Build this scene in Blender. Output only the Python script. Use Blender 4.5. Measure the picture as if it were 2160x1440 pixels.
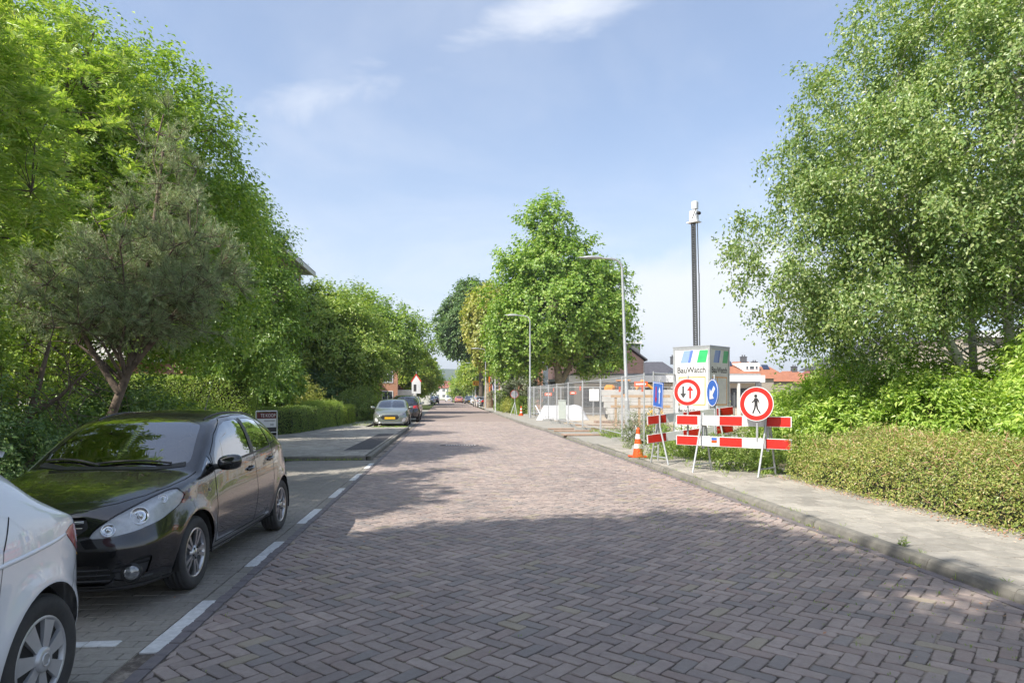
import bpy, bmesh, math, random
import numpy as np
from mathutils import Vector, Matrix
from math import sin, cos, pi, radians as rad

sc = bpy.context.scene
for o in list(bpy.data.objects):
    bpy.data.objects.remove(o, do_unlink=True)
COL = sc.collection
rng = np.random.default_rng(7)
random.seed(7)

# ---------------------------------------------------------------- camera
EYE = 1.64
YAW = rad(5.03)
cd = bpy.data.cameras.new('camera')
cd.sensor_width = 36.0
cd.lens = 1420 / 2160 * 36
cd.shift_y = 113 / 2160
cd.clip_start, cd.clip_end = 0.05, 6000
cam = bpy.data.objects.new('camera', cd)
COL.objects.link(cam)
cam.location = (0, 0, EYE)
cam.rotation_euler = (rad(90), 0, -YAW)
sc.camera = cam

# ---------------------------------------------------------------- sun, sky, exposure
SUN_EL = rad(46)
SHADOW = Vector((0.788, 0.616, 0)).normalized()      # where shadows fall on the ground
sd = bpy.data.lights.new('sun', 'SUN')
sd.energy, sd.angle, sd.color = 2.6, rad(0.55), (1.0, 0.94, 0.84)
sun = bpy.data.objects.new('sun', sd)
COL.objects.link(sun)
ray = Vector((SHADOW.x * cos(SUN_EL), SHADOW.y * cos(SUN_EL), -sin(SUN_EL)))
sun.rotation_euler = ray.to_track_quat('-Z', 'Y').to_euler()
sun.location = (-30, -5, 40)

wd = bpy.data.worlds.new('World')
sc.world = wd
wd.use_nodes = True


class NT:
    """tiny helper for writing node trees"""
    def __init__(self, tree):
        self.t = tree
        tree.nodes.clear()

    def n(self, kind, **kw):
        nd = self.t.nodes.new(kind)
        for k, v in kw.items():
            setattr(nd, k, v)
        return nd

    def put(self, sock, v):
        if v is None:
            return
        if isinstance(v, bpy.types.NodeSocket):
            self.t.links.new(v, sock)
        elif isinstance(v, (tuple, list)) and len(v) == 3 and sock.type == 'RGBA':
            sock.default_value = (*v, 1)
        else:
            sock.default_value = v

    def m(self, op, a, b=None, c=None, clamp=False):
        nd = self.n('ShaderNodeMath', operation=op)
        nd.use_clamp = clamp
        for i, v in enumerate((a, b, c)):
            self.put(nd.inputs[i], v)
        return nd.outputs[0]

    def vm(self, op, a, b=None, out=0):
        nd = self.n('ShaderNodeVectorMath', operation=op)
        self.put(nd.inputs[0], a)
        self.put(nd.inputs[1], b)
        return nd.outputs[out]

    def noise(self, vec, scale, detail=4, rough=.55, dist=0, out=0):
        nd = self.n('ShaderNodeTexNoise')
        self.put(nd.inputs['Vector'], vec)
        nd.inputs['Scale'].default_value = scale
        nd.inputs['Detail'].default_value = detail
        nd.inputs['Roughness'].default_value = rough
        nd.inputs['Distortion'].default_value = dist
        return nd.outputs[out]

    def ramp(self, fac, stops):
        nd = self.n('ShaderNodeValToRGB')
        self.put(nd.inputs[0], fac)
        el = nd.color_ramp.elements
        while len(el) < len(stops):
            el.new(.5)
        for e, (p, c) in zip(el, stops):
            e.position = p
            e.color = (*c, 1) if len(c) == 3 else c
        return nd.outputs[0]

    def mix(self, fac, a, b, blend='MIX'):
        nd = self.n('ShaderNodeMix', data_type='RGBA', blend_type=blend)
        self.put(nd.inputs[0], fac)
        self.put(nd.inputs[6], a)
        self.put(nd.inputs[7], b)
        return nd.outputs[2]

    def rng(self, v, a, b, c=0., d=1., smooth=True):
        nd = self.n('ShaderNodeMapRange', interpolation_type='SMOOTHSTEP' if smooth else 'LINEAR')
        for i, x in enumerate((v, a, b, c, d)):
            self.put(nd.inputs[i], x)
        return nd.outputs[0]


def make_sky():
    k = NT(wd.node_tree)
    tc = k.n('ShaderNodeTexCoord')
    d = tc.outputs['Generated']
    sky = k.n('ShaderNodeTexSky', sky_type='NISHITA')
    sky.sun_disc = False
    sky.sun_elevation = SUN_EL
    sky.sun_rotation = math.atan2(-SHADOW.x, -SHADOW.y)
    sky.altitude = 0
    sky.air_density = 1.0
    sky.dust_density = 2.2
    sky.ozone_density = 2.6
    sep = k.n('ShaderNodeSeparateXYZ')
    k.put(sep.inputs[0], d)
    X, Y, Z = sep.outputs
    az = k.m('ARCTAN2', X, Y)
    el = k.m('ARCSINE', Z)
    den = k.m('ADD', k.m('MAXIMUM', Z, 0.0), 0.18)
    cmb = k.n('ShaderNodeCombineXYZ')
    k.put(cmb.inputs[0], k.m('DIVIDE', X, den))
    k.put(cmb.inputs[1], k.m('DIVIDE', Y, den))
    cmb2 = k.n('ShaderNodeCombineXYZ')          # long streaks, running slightly across
    k.put(cmb2.inputs[0], k.m('MULTIPLY', k.m('ADD', k.m('DIVIDE', X, den), k.m('MULTIPLY', k.m('DIVIDE', Y, den), .35)), .9))
    k.put(cmb2.inputs[1], k.m('MULTIPLY', k.m('DIVIDE', Y, den), 1.35))
    wisp = k.noise(cmb2.outputs[0], 2.0, 9, .60, .7)
    soft = k.noise(cmb.outputs[0], 1.15, 6, .58, .4)
    puff = k.noise(d, 5.2, 8, .56, .25)

    def blob(a0, e0, sa, se, tilt=0.):
        da = k.m('DIVIDE', k.m('SUBTRACT', az, a0), sa)
        de = k.m('DIVIDE', k.m('SUBTRACT', k.m('SUBTRACT', el, e0), k.m('MULTIPLY', k.m('SUBTRACT', az, a0), tilt)), se)
        return k.m('EXPONENT', k.m('MULTIPLY', k.m('ADD', k.m('MULTIPLY', da, da), k.m('MULTIPLY', de, de)), -1.0))

    def azel(px, py):
        u, v = (px - 1080) / 1420, (833 - py) / 1420
        x, y = sin(YAW) + u * cos(YAW), cos(YAW) - u * sin(YAW)
        return math.atan2(x, y), math.atan2(v, math.hypot(x, y))
    a1 = azel(1120, 40)
    a2 = azel(720, 195)
    a3 = azel(1490, 650)
    b1 = blob(*a1, .21, .052, .34)
    b2 = blob(*a2, .12, .055, .30)
    b3 = blob(*a3, .26, .115)
    w1 = k.rng(k.m('ADD', wisp, k.m('MULTIPLY', b1, .40)), .62, 1.10)
    w2 = k.rng(k.m('ADD', wisp, k.m('MULTIPLY', b2, .36)), .60, 1.05)
    w3 = k.rng(k.m('ADD', k.m('MULTIPLY', puff, .75), k.m('MULTIPLY', b3, .62)), .52, .88)
    veil = k.rng(soft, .38, .85, 0, .42)
    low = k.rng(Z, .0, .42, .45, 0.0)
    cl = k.m('MAXIMUM', k.m('MULTIPLY', w1, .85), k.m('MULTIPLY', w2, .8))
    cl = k.m('MAXIMUM', cl, k.m('MULTIPLY', w3, .93))
    cl = k.m('MAXIMUM', cl, k.m('ADD', veil, low), clamp=True)
    tint = k.mix(.22, k.mix(1.0, sky.outputs[0], (0.89, 0.885, 0.885), 'MULTIPLY'), (3.0, 3.4, 4.1))
    col = k.mix(cl, tint, (4.0, 4.15, 4.45))
    bg = k.n('ShaderNodeBackground')
    k.put(bg.inputs[0], col)
    bg.inputs[1].default_value = 0.094
    out = k.n('ShaderNodeOutputWorld')
    k.put(out.inputs[0], bg.outputs[0])


make_sky()
sc.view_settings.view_transform = 'Standard'
sc.view_settings.look = 'None'
sc.view_settings.exposure = 1.46
sc.view_settings.gamma = 1.0
sc.view_settings.use_curve_mapping = False
sc.render.engine = 'CYCLES'
sc.cycles.max_bounces = 8
sc.cycles.diffuse_bounces = 4
sc.cycles.glossy_bounces = 4
sc.cycles.transparent_max_bounces = 16
sc.cycles.use_denoising = True
sc.cycles.caustics_reflective = False
sc.cycles.caustics_refractive = False

# ---------------------------------------------------------------- object helpers
def link(name, me, parent=None, loc=None, rot=None, kind=None):
    o = bpy.data.objects.new(name, me)
    COL.objects.link(o)
    if parent is not None:
        o.parent = parent
    if loc is not None:
        o.location = loc
    if rot is not None:
        o.rotation_euler = rot
    if kind:
        o['kind'] = kind
    return o


def tag(o, label, cat, group=None, kind=None):
    o['label'] = label
    o['category'] = cat
    if group:
        o['group'] = group
    if kind:
        o['kind'] = kind
    return o


def thing(name, label, cat, loc=(0, 0, 0), rz=0., group=None):
    o = bpy.data.objects.new(name, None)
    COL.objects.link(o)
    o.empty_display_size = .2
    o.location = loc
    o.rotation_euler = (0, 0, rz)
    return tag(o, label, cat, group)


def copy_tree(o, label=None, loc=None, rz=None, parent=None):
    c = o.copy()
    COL.objects.link(c)
    if parent is not None:
        c.parent = parent
        c.matrix_parent_inverse = o.matrix_parent_inverse.copy()
    if label:
        c['label'] = label
    if loc is not None:
        c.location = loc
    if rz is not None:
        c.rotation_euler = (0, 0, rz)
    for ch in list(o.children):
        copy_tree(ch, parent=c)
    return c


def mesh_np(name, V, F, mats, mi=None, smooth=False, normals=None):
    """mesh from an (n,3) vertex array and an (m,k) face array"""
    me = bpy.data.meshes.new(name)
    V = np.asarray(V, np.float32)
    F = np.asarray(F, np.int32)
    nf, kf = F.shape
    me.vertices.add(len(V))
    me.vertices.foreach_set('co', V.ravel())
    me.loops.add(nf * kf)
    me.loops.foreach_set('vertex_index', F.ravel())
    me.polygons.add(nf)
    me.polygons.foreach_set('loop_start', np.arange(0, nf * kf, kf, dtype=np.int32))
    me.polygons.foreach_set('loop_total', np.full(nf, kf, np.int32))
    for m in (mats if isinstance(mats, (list, tuple)) else [mats]):
        me.materials.append(m)
    if mi is not None:
        me.polygons.foreach_set('material_index', np.asarray(mi, np.int32))
    me.polygons.foreach_set('use_smooth', np.full(nf, bool(smooth), bool))
    me.update(calc_edges=True)
    me.validate()
    if normals is not None:
        me.normals_split_custom_set_from_vertices([tuple(x) for x in normals])
    return me


class MB:
    """collects boxes, tubes, prisms ... and builds ONE mesh of them"""
    def __init__(self):
        self.v, self.f, self.m, self.s = [], [], [], []

    def add(self, V, F, mat=0, smooth=False):
        b = len(self.v)
        self.v.extend([tuple(p) for p in V])
        for f in F:
            self.f.append(tuple(b + i for i in f))
            self.m.append(mat)
            self.s.append(smooth)
        return self

    def box(self, c, size, rz=0., mat=0, M=None, bev=0.):
        sx, sy, sz = [a / 2 for a in size]
        if bev:
            b = min(bev, sx * .9, sy * .9, sz * .9)
            pts, fc = [], []
            for z, k in ((-sz, b), (-sz + b, 0), (sz - b, 0), (sz, b)):
                x, y = sx - k, sy - k
                kk = b if k == 0 else b * .5
                ring = [(-x + kk, -y), (x - kk, -y), (x, -y + kk), (x, y - kk), (x - kk, y), (-x + kk, y), (-x, y - kk), (-x, -y + kk)]
                pts += [(p[0], p[1], z) for p in ring]
            for r in range(3):
                for i in range(8):
                    j = (i + 1) % 8
                    fc.append((r * 8 + i, r * 8 + j, r * 8 + 8 + j, r * 8 + 8 + i))
            fc.append(tuple(range(7, -1, -1)))
            fc.append(tuple(range(24, 32)))
        else:
            pts = [(x, y, z) for z in (-sz, sz) for (x, y) in ((-sx, -sy), (sx, -sy), (sx, sy), (-sx, sy))]
            fc = [(3, 2, 1, 0), (4, 5, 6, 7), (0, 1, 5, 4), (1, 2, 6, 5), (2, 3, 7, 6), (3, 0, 4, 7)]
        if M is None:
            M = Matrix.Rotation(rz, 4, 'Z')
        c = Vector(c)
        return self.add([M.to_3x3() @ Vector(p) + c for p in pts], fc, mat)

    def tube(self, path, r, sides=8, mat=0, cap=True, smooth=True):
        P = [Vector(p) for p in path]
        n = len(P)
        R = r if isinstance(r, (list, tuple)) else [r] * n
        V, F = [], []
        up = None
        for i in range(n):
            t = (P[min(i + 1, n - 1)] - P[max(i - 1, 0)]).normalized()
            if up is None:
                up = Vector((0, 0, 1)) if abs(t.z) < .9 else Vector((1, 0, 0))
            a = t.cross(up).normalized()
            b = a.cross(t).normalized()
            up = b
            for k in range(sides):
                q = 2 * pi * k / sides
                V.append(P[i] + (a * cos(q) + b * sin(q)) * R[i])
        for i in range(n - 1):
            for k in range(sides):
                j = (k + 1) % sides
                F.append((i * sides + k, i * sides + j, (i + 1) * sides + j, (i + 1) * sides + k))
        self.add(V, F, mat, smooth)
        if cap:
            self.add(V[:sides], [tuple(range(sides))], mat)
            self.add(V[-sides:], [tuple(range(sides - 1, -1, -1))], mat)
        return self

    def lathe(self, prof, sides=24, M=None, mat=0, smooth=True):
        """profile of (r, z) turned about z"""
        V, F = [], []
        for (r, z) in prof:
            for k in range(sides):
                q = 2 * pi * k / sides
                V.append(Vector((r * cos(q), r * sin(q), z)))
        for i in range(len(prof) - 1):
            for k in range(sides):
                j = (k + 1) % sides
                F.append((i * sides + k, i * sides + j, (i + 1) * sides + j, (i + 1) * sides + k))
        if M is not None:
            V = [M @ p for p in V]
        return self.add(V, F, mat, smooth)

    def prism(self, poly, d0, d1, M=None, mat=0):
        """2-D outline (x, z) pushed along y from d0 to d1"""
        n = len(poly)
        V = [Vector((p[0], d0, p[1])) for p in poly] + [Vector((p[0], d1, p[1])) for p in poly]
        F = [tuple(range(n)), tuple(range(2 * n - 1, n - 1, -1))]
        F += [((i + 1) % n, i, n + i, n + (i + 1) % n) for i in range(n)]
        if M is not None:
            V = [M @ p for p in V]
        return self.add(V, F, mat)

    def sheet(self, pts, mat=0):
        return self.add(pts, [tuple(range(len(pts)))], mat)

    def mesh(self, name, mats):
        me = bpy.data.meshes.new(name)
        me.from_pydata(self.v, [], self.f)
        for m in (mats if isinstance(mats, (list, tuple)) else [mats]):
            me.materials.append(m)
        me.polygons.foreach_set('material_index', np.array(self.m, np.int32))
        me.polygons.foreach_set('use_smooth', np.array(self.s, bool))
        me.update()
        return me

    def build(self, name, mats, parent=None, loc=None, rot=None, kind=None):
        return link(name, self.mesh(name, mats), parent, loc, rot, kind)


def T(x=0, y=0, z=0, rx=0, ry=0, rz=0):
    return Matrix.Translation((x, y, z)) @ Matrix.Rotation(rz, 4, 'Z') @ Matrix.Rotation(ry, 4, 'Y') @ Matrix.Rotation(rx, 4, 'X')


def text_mesh(name, s, size, mat, align='CENTER', parent=None, M=None, ext=0.002, sx=1., bold=0.):
    cu = bpy.data.curves.new(name, 'FONT')
    cu.body = s
    cu.size = size
    cu.align_x = align
    cu.align_y = 'CENTER'
    cu.extrude = ext
    cu.offset = bold
    cu.resolution_u = 3
    tmp = bpy.data.objects.new(name + '_tmp', cu)
    COL.objects.link(tmp)
    dg = bpy.context.evaluated_depsgraph_get()
    me = bpy.data.meshes.new_from_object(tmp.evaluated_get(dg))
    bpy.data.objects.remove(tmp, do_unlink=True)
    me.materials.clear()
    me.materials.append(mat)
    # text lies in x/y: stand it up so it reads along x, up z, facing -y
    me.transform(Matrix.Scale(sx, 4, (1, 0, 0)))
    me.transform(Matrix.Rotation(rad(90), 4, 'X'))
    if M is not None:
        me.transform(M)
    me.name = name
    return link(name, me, parent)


# ---------------------------------------------------------------- materials
def mat(name, c, c2=None, rough=.6, metal=0., scale=6., bump=0., bscale=80., coat=0., spec=.5, src=None, amt=1., rvar=0., spots=None, wear=None):
    """procedural surface: two colours over noise, optional per-piece tint, fine bump"""
    m = bpy.data.materials.new(name)
    m.use_nodes = True
    k = NT(m.node_tree)
    p = k.n('ShaderNodeBsdfPrincipled')
    out = k.n('ShaderNodeOutputMaterial')
    k.put(out.inputs[0], p.outputs[0])
    tc = k.n('ShaderNodeTexCoord')
    vec = tc.outputs['Object']
    if src:
        g = k.n('ShaderNodeObjectInfo').outputs['Random'] if src == 'object' else k.n('ShaderNodeNewGeometry').outputs['Random Per Island']
        vec = k.vm('ADD', vec, k.vm('MULTIPLY', (37., 11., 53.), g))
    c2 = c2 or tuple(x * .8 for x in c)
    nz = k.noise(vec, scale, 5, .6)
    col = k.mix(k.rng(nz, .3, .7), c, c2)
    if src:
        h = k.m('FRACT', k.m('MULTIPLY', g, 7.31))
        col = k.mix(1.0, col, k.ramp(g, [(0, tuple(1 - .28 * amt for _ in c)), (1, tuple(1 + .28 * amt for _ in c))]), 'MULTIPLY')
        if isinstance(src, str) and spots:
            for (lo, hi, cc, f) in spots:
                inr = k.m('MULTIPLY', k.m('GREATER_THAN', h, lo), k.m('LESS_THAN', h, hi))
                col = k.mix(k.m('MULTIPLY', inr, f), col, cc)
    if wear:
        pos = k.n('ShaderNodeNewGeometry').outputs['Position']
        a1 = k.noise(pos, .55, 5, .62)
        a2 = k.noise(pos, 2.6, 6, .66)
        col = k.mix(1.0, col, k.ramp(a1, [(.28, (.80, .80, .81)), (.72, (1.16, 1.15, 1.13))]), 'MULTIPLY')
        col = k.mix(k.m('MULTIPLY', k.rng(a2, .54, .74), wear[1]), col, wear[0])
    k.put(p.inputs['Base Color'], col)
    if rvar:
        k.put(p.inputs['Roughness'], k.rng(k.noise(vec, scale * 2.3, 4), .3, .7, rough - rvar, rough + rvar))
    else:
        p.inputs['Roughness'].default_value = rough
    p.inputs['Metallic'].default_value = metal
    p.inputs['Specular IOR Level'].default_value = spec
    if coat:
        p.inputs['Coat Weight'].default_value = coat
        p.inputs['Coat Roughness'].default_value = .02
    if bump:
        b = k.n('ShaderNodeBump')
        b.inputs['Strength'].default_value = bump
        b.inputs['Distance'].default_value = .01
        k.put(b.inputs['Height'], k.noise(vec, bscale, 4, .65))
        k.put(p.inputs['Normal'], b.outputs[0])
    return m


def leaf_mat(name, cols, trans=.44, gloss=.045, lift=1.72):
    m = bpy.data.materials.new(name)
    m.use_nodes = True
    k = NT(m.node_tree)
    g = k.n('ShaderNodeNewGeometry').outputs['Random Per Island']
    n = len(cols)
    cols = [(c[0] * lift * 1.24, c[1] * lift * 1.10, c[2] * lift * 1.6) for c in cols]
    col = k.ramp(g, [(i / max(1, n - 1), c) for i, c in enumerate(cols)])
    tc = k.n('ShaderNodeTexCoord')
    big = k.noise(tc.outputs['Object'], .45, 3)
    col = k.mix(1.0, col, k.ramp(big, [(.25, (.78, .82, .8)), (.75, (1.18, 1.14, 1.05))]), 'MULTIPLY')
    d = k.n('ShaderNodeBsdfDiffuse')
    t = k.n('ShaderNodeBsdfTranslucent')
    gl = k.n('ShaderNodeBsdfGlossy')
    gl.inputs['Roughness'].default_value = .42
    k.put(gl.inputs['Color'], (.8, .85, .8))
    k.put(d.inputs[0], col)
    k.put(t.inputs[0], k.mix(1.0, col, (1.25, 1.35, .45), 'MULTIPLY'))
    a = k.n('ShaderNodeMixShader')
    k.put(a.inputs[0], trans)
    k.put(a.inputs[1], d.outputs[0])
    k.put(a.inputs[2], t.outputs[0])
    b = k.n('ShaderNodeMixShader')
    k.put(b.inputs[0], gloss)
    k.put(b.inputs[1], a.outputs[0])
    k.put(b.inputs[2], gl.outputs[0])
    o = k.n('ShaderNodeOutputMaterial')
    k.put(o.inputs[0], b.outputs[0])
    return m


def glass_mat(name, tint=(.45, .5, .5), refl=1.0, k_=2.5, ior=1.75):
    m = bpy.data.materials.new(name)
    m.use_nodes = True
    k = NT(m.node_tree)
    tr = k.n('ShaderNodeBsdfTransparent')
    k.put(tr.inputs[0], tint)
    gl = k.n('ShaderNodeBsdfGlossy')
    gl.inputs['Roughness'].default_value = .01
    k.put(gl.inputs[0], (refl, refl, refl))
    fr = k.n('ShaderNodeFresnel')
    fr.inputs[0].default_value = ior
    mx = k.n('ShaderNodeMixShader')
    k.put(mx.inputs[0], k.m('MINIMUM', k.m('MULTIPLY', fr.outputs[0], k_), 1.0))
    k.put(mx.inputs[1], tr.outputs[0])
    k.put(mx.inputs[2], gl.outputs[0])
    o = k.n('ShaderNodeOutputMaterial')
    k.put(o.inputs[0], mx.outputs[0])
    return m


M = {}
M['galv'] = mat('galvanised_steel', (.50, .52, .54), (.42, .44, .46), .42, .35, 14, .15, 120)
M['steel_white'] = mat('grey_painted_steel', (.50, .52, .54), (.42, .44, .46), .4, .3, 8)
M['lamp_grey'] = mat('lamp_post_grey', (.48, .50, .51), (.40, .42, .43), .45, .35, 5)
M['white'] = mat('white_paint', (.78, .79, .80), (.70, .71, .73), .45, 0, 5)
M['white_sheet'] = mat('white_reflective_sheet', (.78, .79, .79), (.71, .72, .73), .38, 0, 7, wear=((.52, .51, .47), .4))
M['red_sheet'] = mat('red_reflective_sheet', (.62, .026, .018), (.54, .022, .016), .38, 0, 9, wear=((.45, .16, .13), .35))
M['blue_sheet'] = mat('blue_sign_sheet', (.05, .15, .52), (.045, .13, .46), .35)
M['black_print'] = mat('black_print', (.02, .02, .022), (.03, .03, .03), .5)
M['black_plastic'] = mat('black_plastic', (.018, .018, .019), (.03, .03, .03), .45, 0, 20, .1, 300)
M['rubber'] = mat('tyre_rubber', (.035, .035, .036), (.055, .054, .052), .8, 0, 9, .25, 90)
M['alloy'] = mat('wheel_alloy', (.55, .55, .56), (.46, .46, .47), .28, .9, 20)
M['tarp'] = mat('white_tarpaulin', (.60, .61, .62), (.52, .53, .55), .5, 0, 3, .2, 12)
M['dark_steel'] = mat('dark_galvanised_steel', (.11, .115, .12), (.08, .085, .09), .5, .5, 14)
M['chrome'] = mat('chrome', (.75, .76, .78), (.68, .69, .7), .12, 1.0)
M['concrete'] = mat('foot_concrete', (.34, .34, .32), (.25, .25, .24), .9, 0, 9, .5, 60)
M['orange_plastic'] = mat('orange_plastic', (.75, .10, .015), (.66, .08, .012), .5, 0, 12)
M['wood'] = mat('fresh_timber', (.47, .32, .19), (.39, .26, .15), .7, 0, 5, .2, 40)
M['plank'] = mat('weathered_plank', (.40, .27, .19), (.28, .19, .14), .85, 0, 4, .3, 40)
M['bark'] = mat('bark', (.16, .13, .10), (.08, .065, .05), .95, 0, 9, .9, 30)
M['bark_plane'] = mat('plane_bark', (.30, .26, .18), (.17, .145, .105), .9, 0, 5, .5, 20)
M['bark_pine'] = mat('pine_bark', (.20, .15, .115), (.10, .075, .06), .95, 0, 10, .9, 30)
M['glass_dark'] = glass_mat('car_glass', (.30, .34, .33))
M['glass_side'] = glass_mat('car_side_glass', (.10, .115, .11))
M['glass_clear'] = glass_mat('lamp_glass', (.97, .98, .985), 1., .8, 1.4)
M['window'] = mat('house_window_pane', (.05, .06, .07), (.08, .09, .10), .08, 0, 2, spec=.9)
# ================================================================ GROUND, ROAD, PAVEMENTS
RIGHT = [(-14, 4.47), (14, 4.45), (24, 4.30), (30, 4.26), (35, 4.0), (50, 3.7), (100, 3.2), (230, 2.4)]
LEFT = [(-14, -2.0), (20, -2.05), (33, -2.1), (106, -2.95), (230, -4.2)]


def edge(tab, y):
    return float(np.interp(y, [a for a, _ in tab], [b for _, b in tab]))


def strip(mb, yl, fa, fb, z, mat_=0):
    for a, b in zip(yl[:-1], yl[1:]):
        mb.add([(fa(a), a, z), (fb(a), a, z), (fb(b), b, z), (fa(b), b, z)], [(0, 1, 2, 3)], mat_)


def multi_ground(name, stops, scale, rough=.95, bump=.6, bscale=25, stretch=None):
    m = bpy.data.materials.new(name)
    m.use_nodes = True
    k = NT(m.node_tree)
    p = k.n('ShaderNodeBsdfPrincipled')
    p.inputs['Roughness'].default_value = rough
    p.inputs['Specular IOR Level'].default_value = .25
    tc = k.n('ShaderNodeTexCoord')
    v = tc.outputs['Object']
    if stretch:
        v = k.vm('MULTIPLY', v, stretch)
    a = k.noise(v, scale, 8, .65)
    b = k.noise(v, scale * 9, 5, .7)
    f = k.m('ADD', k.m('MULTIPLY', a, .65), k.m('MULTIPLY', b, .35))
    k.put(p.inputs['Base Color'], k.ramp(k.rng(f, .3, .7, smooth=False), stops))
    bp = k.n('ShaderNodeBump')
    bp.inputs['Strength'].default_value = bump
    bp.inputs['Distance'].default_value = .02
    k.put(bp.inputs['Height'], k.noise(v, bscale, 6, .7))
    k.put(p.inputs['Normal'], bp.outputs[0])
    o = k.n('ShaderNodeOutputMaterial')
    k.put(o.inputs[0], p.outputs[0])
    return m


M['earth'] = multi_ground('garden_earth', [(0, (.05, .045, .03)), (.5, (.10, .085, .06)), (1, (.13, .13, .06))], 1.2)
M['sand'] = multi_ground('site_sand', [(0, (.30, .24, .17)), (.5, (.42, .35, .26)), (1, (.52, .45, .36))], .9)
M['joint'] = multi_ground('joint_sand', [(0, (.06, .05, .042)), (.42, (.14, .118, .10)), (.70, (.40, .345, .285)), (1, (.12, .14, .06))], 2.2, bscale=90)
M['joint_grey'] = multi_ground('grey_joint_sand', [(0, (.08, .078, .068)), (.5, (.13, .122, .105)), (1, (.11, .13, .07))], 2.2, bscale=90)
M['far_road'] = multi_ground('far_clinker', [(0, (.235, .19, .172)), (.5, (.285, .232, .208)), (1, (.34, .278, .252))], 1.3, stretch=(.5, 2.2, 1), bscale=14)
M['far_pave'] = multi_ground('far_slabs', [(0, (.26, .245, .215)), (.5, (.31, .295, .26)), (1, (.36, .34, .30))], .9, bscale=12)
M['asphalt'] = multi_ground('asphalt_patch', [(0, (.075, .073, .075)), (1, (.12, .115, .115))], 6, bscale=120)
M['lawn'] = multi_ground('verge_grass', [(0, (.07, .10, .025)), (.6, (.13, .16, .05)), (1, (.22, .20, .09))], 2.5, bscale=60)

brick_spots = [(.0, .12, (.235, .215, .205), .7), (.12, .16, (.35, .30, .215), .7), (.16, .24, (.275, .195, .17), .35), (.24, .42, (.235, .20, .19), .6)]
M['brick_o'] = mat('clinker_brick', (.375, .305, .272), (.318, .260, .234), .66, 0, 16, .8, 110, src='object', spots=brick_spots, amt=.45, rvar=.1, wear=((.37, .315, .275), .28))
M['brick_i'] = mat('clinker_bricks', (.375, .305, .272), (.318, .260, .234), .66, 0, 16, .8, 110, src='island', spots=brick_spots, amt=.45, rvar=.1, wear=((.37, .315, .275), .28))
M['bay_o'] = mat('grey_paver', (.31, .288, .252), (.25, .232, .203), .85, 0, 30, .6, 160, src='object', amt=.18, wear=((.30, .28, .24), .3))
M['bay_i'] = mat('grey_pavers', (.31, .288, .252), (.25, .232, .203), .85, 0, 30, .6, 160, src='island', amt=.18, wear=((.30, .28, .24), .3))
M['slab_o'] = mat('pavement_slab', (.37, .345, .30), (.305, .285, .248), .9, 0, 10, .5, 140, src='object', amt=.62, wear=((.22, .21, .18), .5))
M['slab_i'] = mat('pavement_slabs', (.37, .345, .30), (.305, .285, .248), .9, 0, 10, .5, 140, src='island', amt=.62, wear=((.22, .21, .18), .5))
M['kerb'] = mat('kerb_concrete', (.235, .222, .192), (.165, .158, .138), .92, 0, 7, .6, 120, src='object', amt=.3, wear=((.13, .13, .10), .6))
M['white_brick'] = mat('white_marking_brick', (.72, .72, .71), (.56, .56, .55), .75, 0, 18, .4, 120, src='object', amt=.25)
M['edge_brick'] = mat('edge_course_brick', (.19, .165, .165), (.15, .135, .14), .7, 0, 18, .5, 110, src='island', amt=.5)

# one sheet of ground out to the horizon
g = MB()
g.add([(-1850, -280, -.06), (1450, -280, -.06), (1450, 1980, -.06), (-1850, 1980, -.06)], [(0, 1, 2, 3)])
g.build('ground', M['lawn'], kind='structure')

NEAR_Y = 42.0
yl = [-14, 0, 14, 20, 24, 30, 35, NEAR_Y]
g = MB()
strip(g, yl, lambda y: edge(LEFT, y) - .02, lambda y: edge(RIGHT, y) + .05, -.011)
g.add([(edge(LEFT, NEAR_Y), NEAR_Y, -.011), (edge(RIGHT, NEAR_Y), NEAR_Y, -.011), (edge(RIGHT, NEAR_Y), NEAR_Y, 0), (edge(LEFT, NEAR_Y), NEAR_Y, 0)], [(0, 1, 2, 3)], 1)
strip(g, [NEAR_Y, 50, 75, 100, 150, 230], lambda y: edge(LEFT, y), lambda y: edge(RIGHT, y), 0, 1)
road = g.build('road', [M['joint'], M['far_road']], kind='structure')


def brick_verts(L, W, seed, top=0., depth=.012, bev=.006, jit=.0025, cut=.010):
    """one paver: eight-sided outline with worn corners, bevelled top"""
    r = np.random.default_rng(seed)
    x, y, k = L / 2, W / 2, min(cut, W * .2)
    c = np.array([(-x + k, -y), (x - k, -y), (x, -y + k), (x, y - k), (x - k, y), (-x + k, y), (-x, y - k), (-x, -y + k)])
    c += r.normal(0, jit, c.shape)
    inn = c * (1 - bev * 2 / np.array([L, W]))
    tz = r.normal(0, .0012, 8)
    V = [(*p, top - depth) for p in c] + [(*p, top - .004) for p in c] + [(*p, top + t) for p, t in zip(inn, tz)]
    F = []
    for a in (0, 8):
        for i in range(8):
            j = (i + 1) % 8
            F.append((a + i, a + j, a + 8 + j, a + 8 + i))
    F += [(16, 17, 20, 21), (17, 18, 19, 20), (16, 21, 22, 23)]
    return np.array(V), F


VAR = 16


def to_px(x, y, z=0.):
    d = y * cos(YAW) + x * sin(YAW)
    l = x * cos(YAW) - y * sin(YAW)
    return d, 1080 + 1420 * l / max(d, .01), 833 + 1420 * (EYE - z) / max(d, .01)


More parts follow.
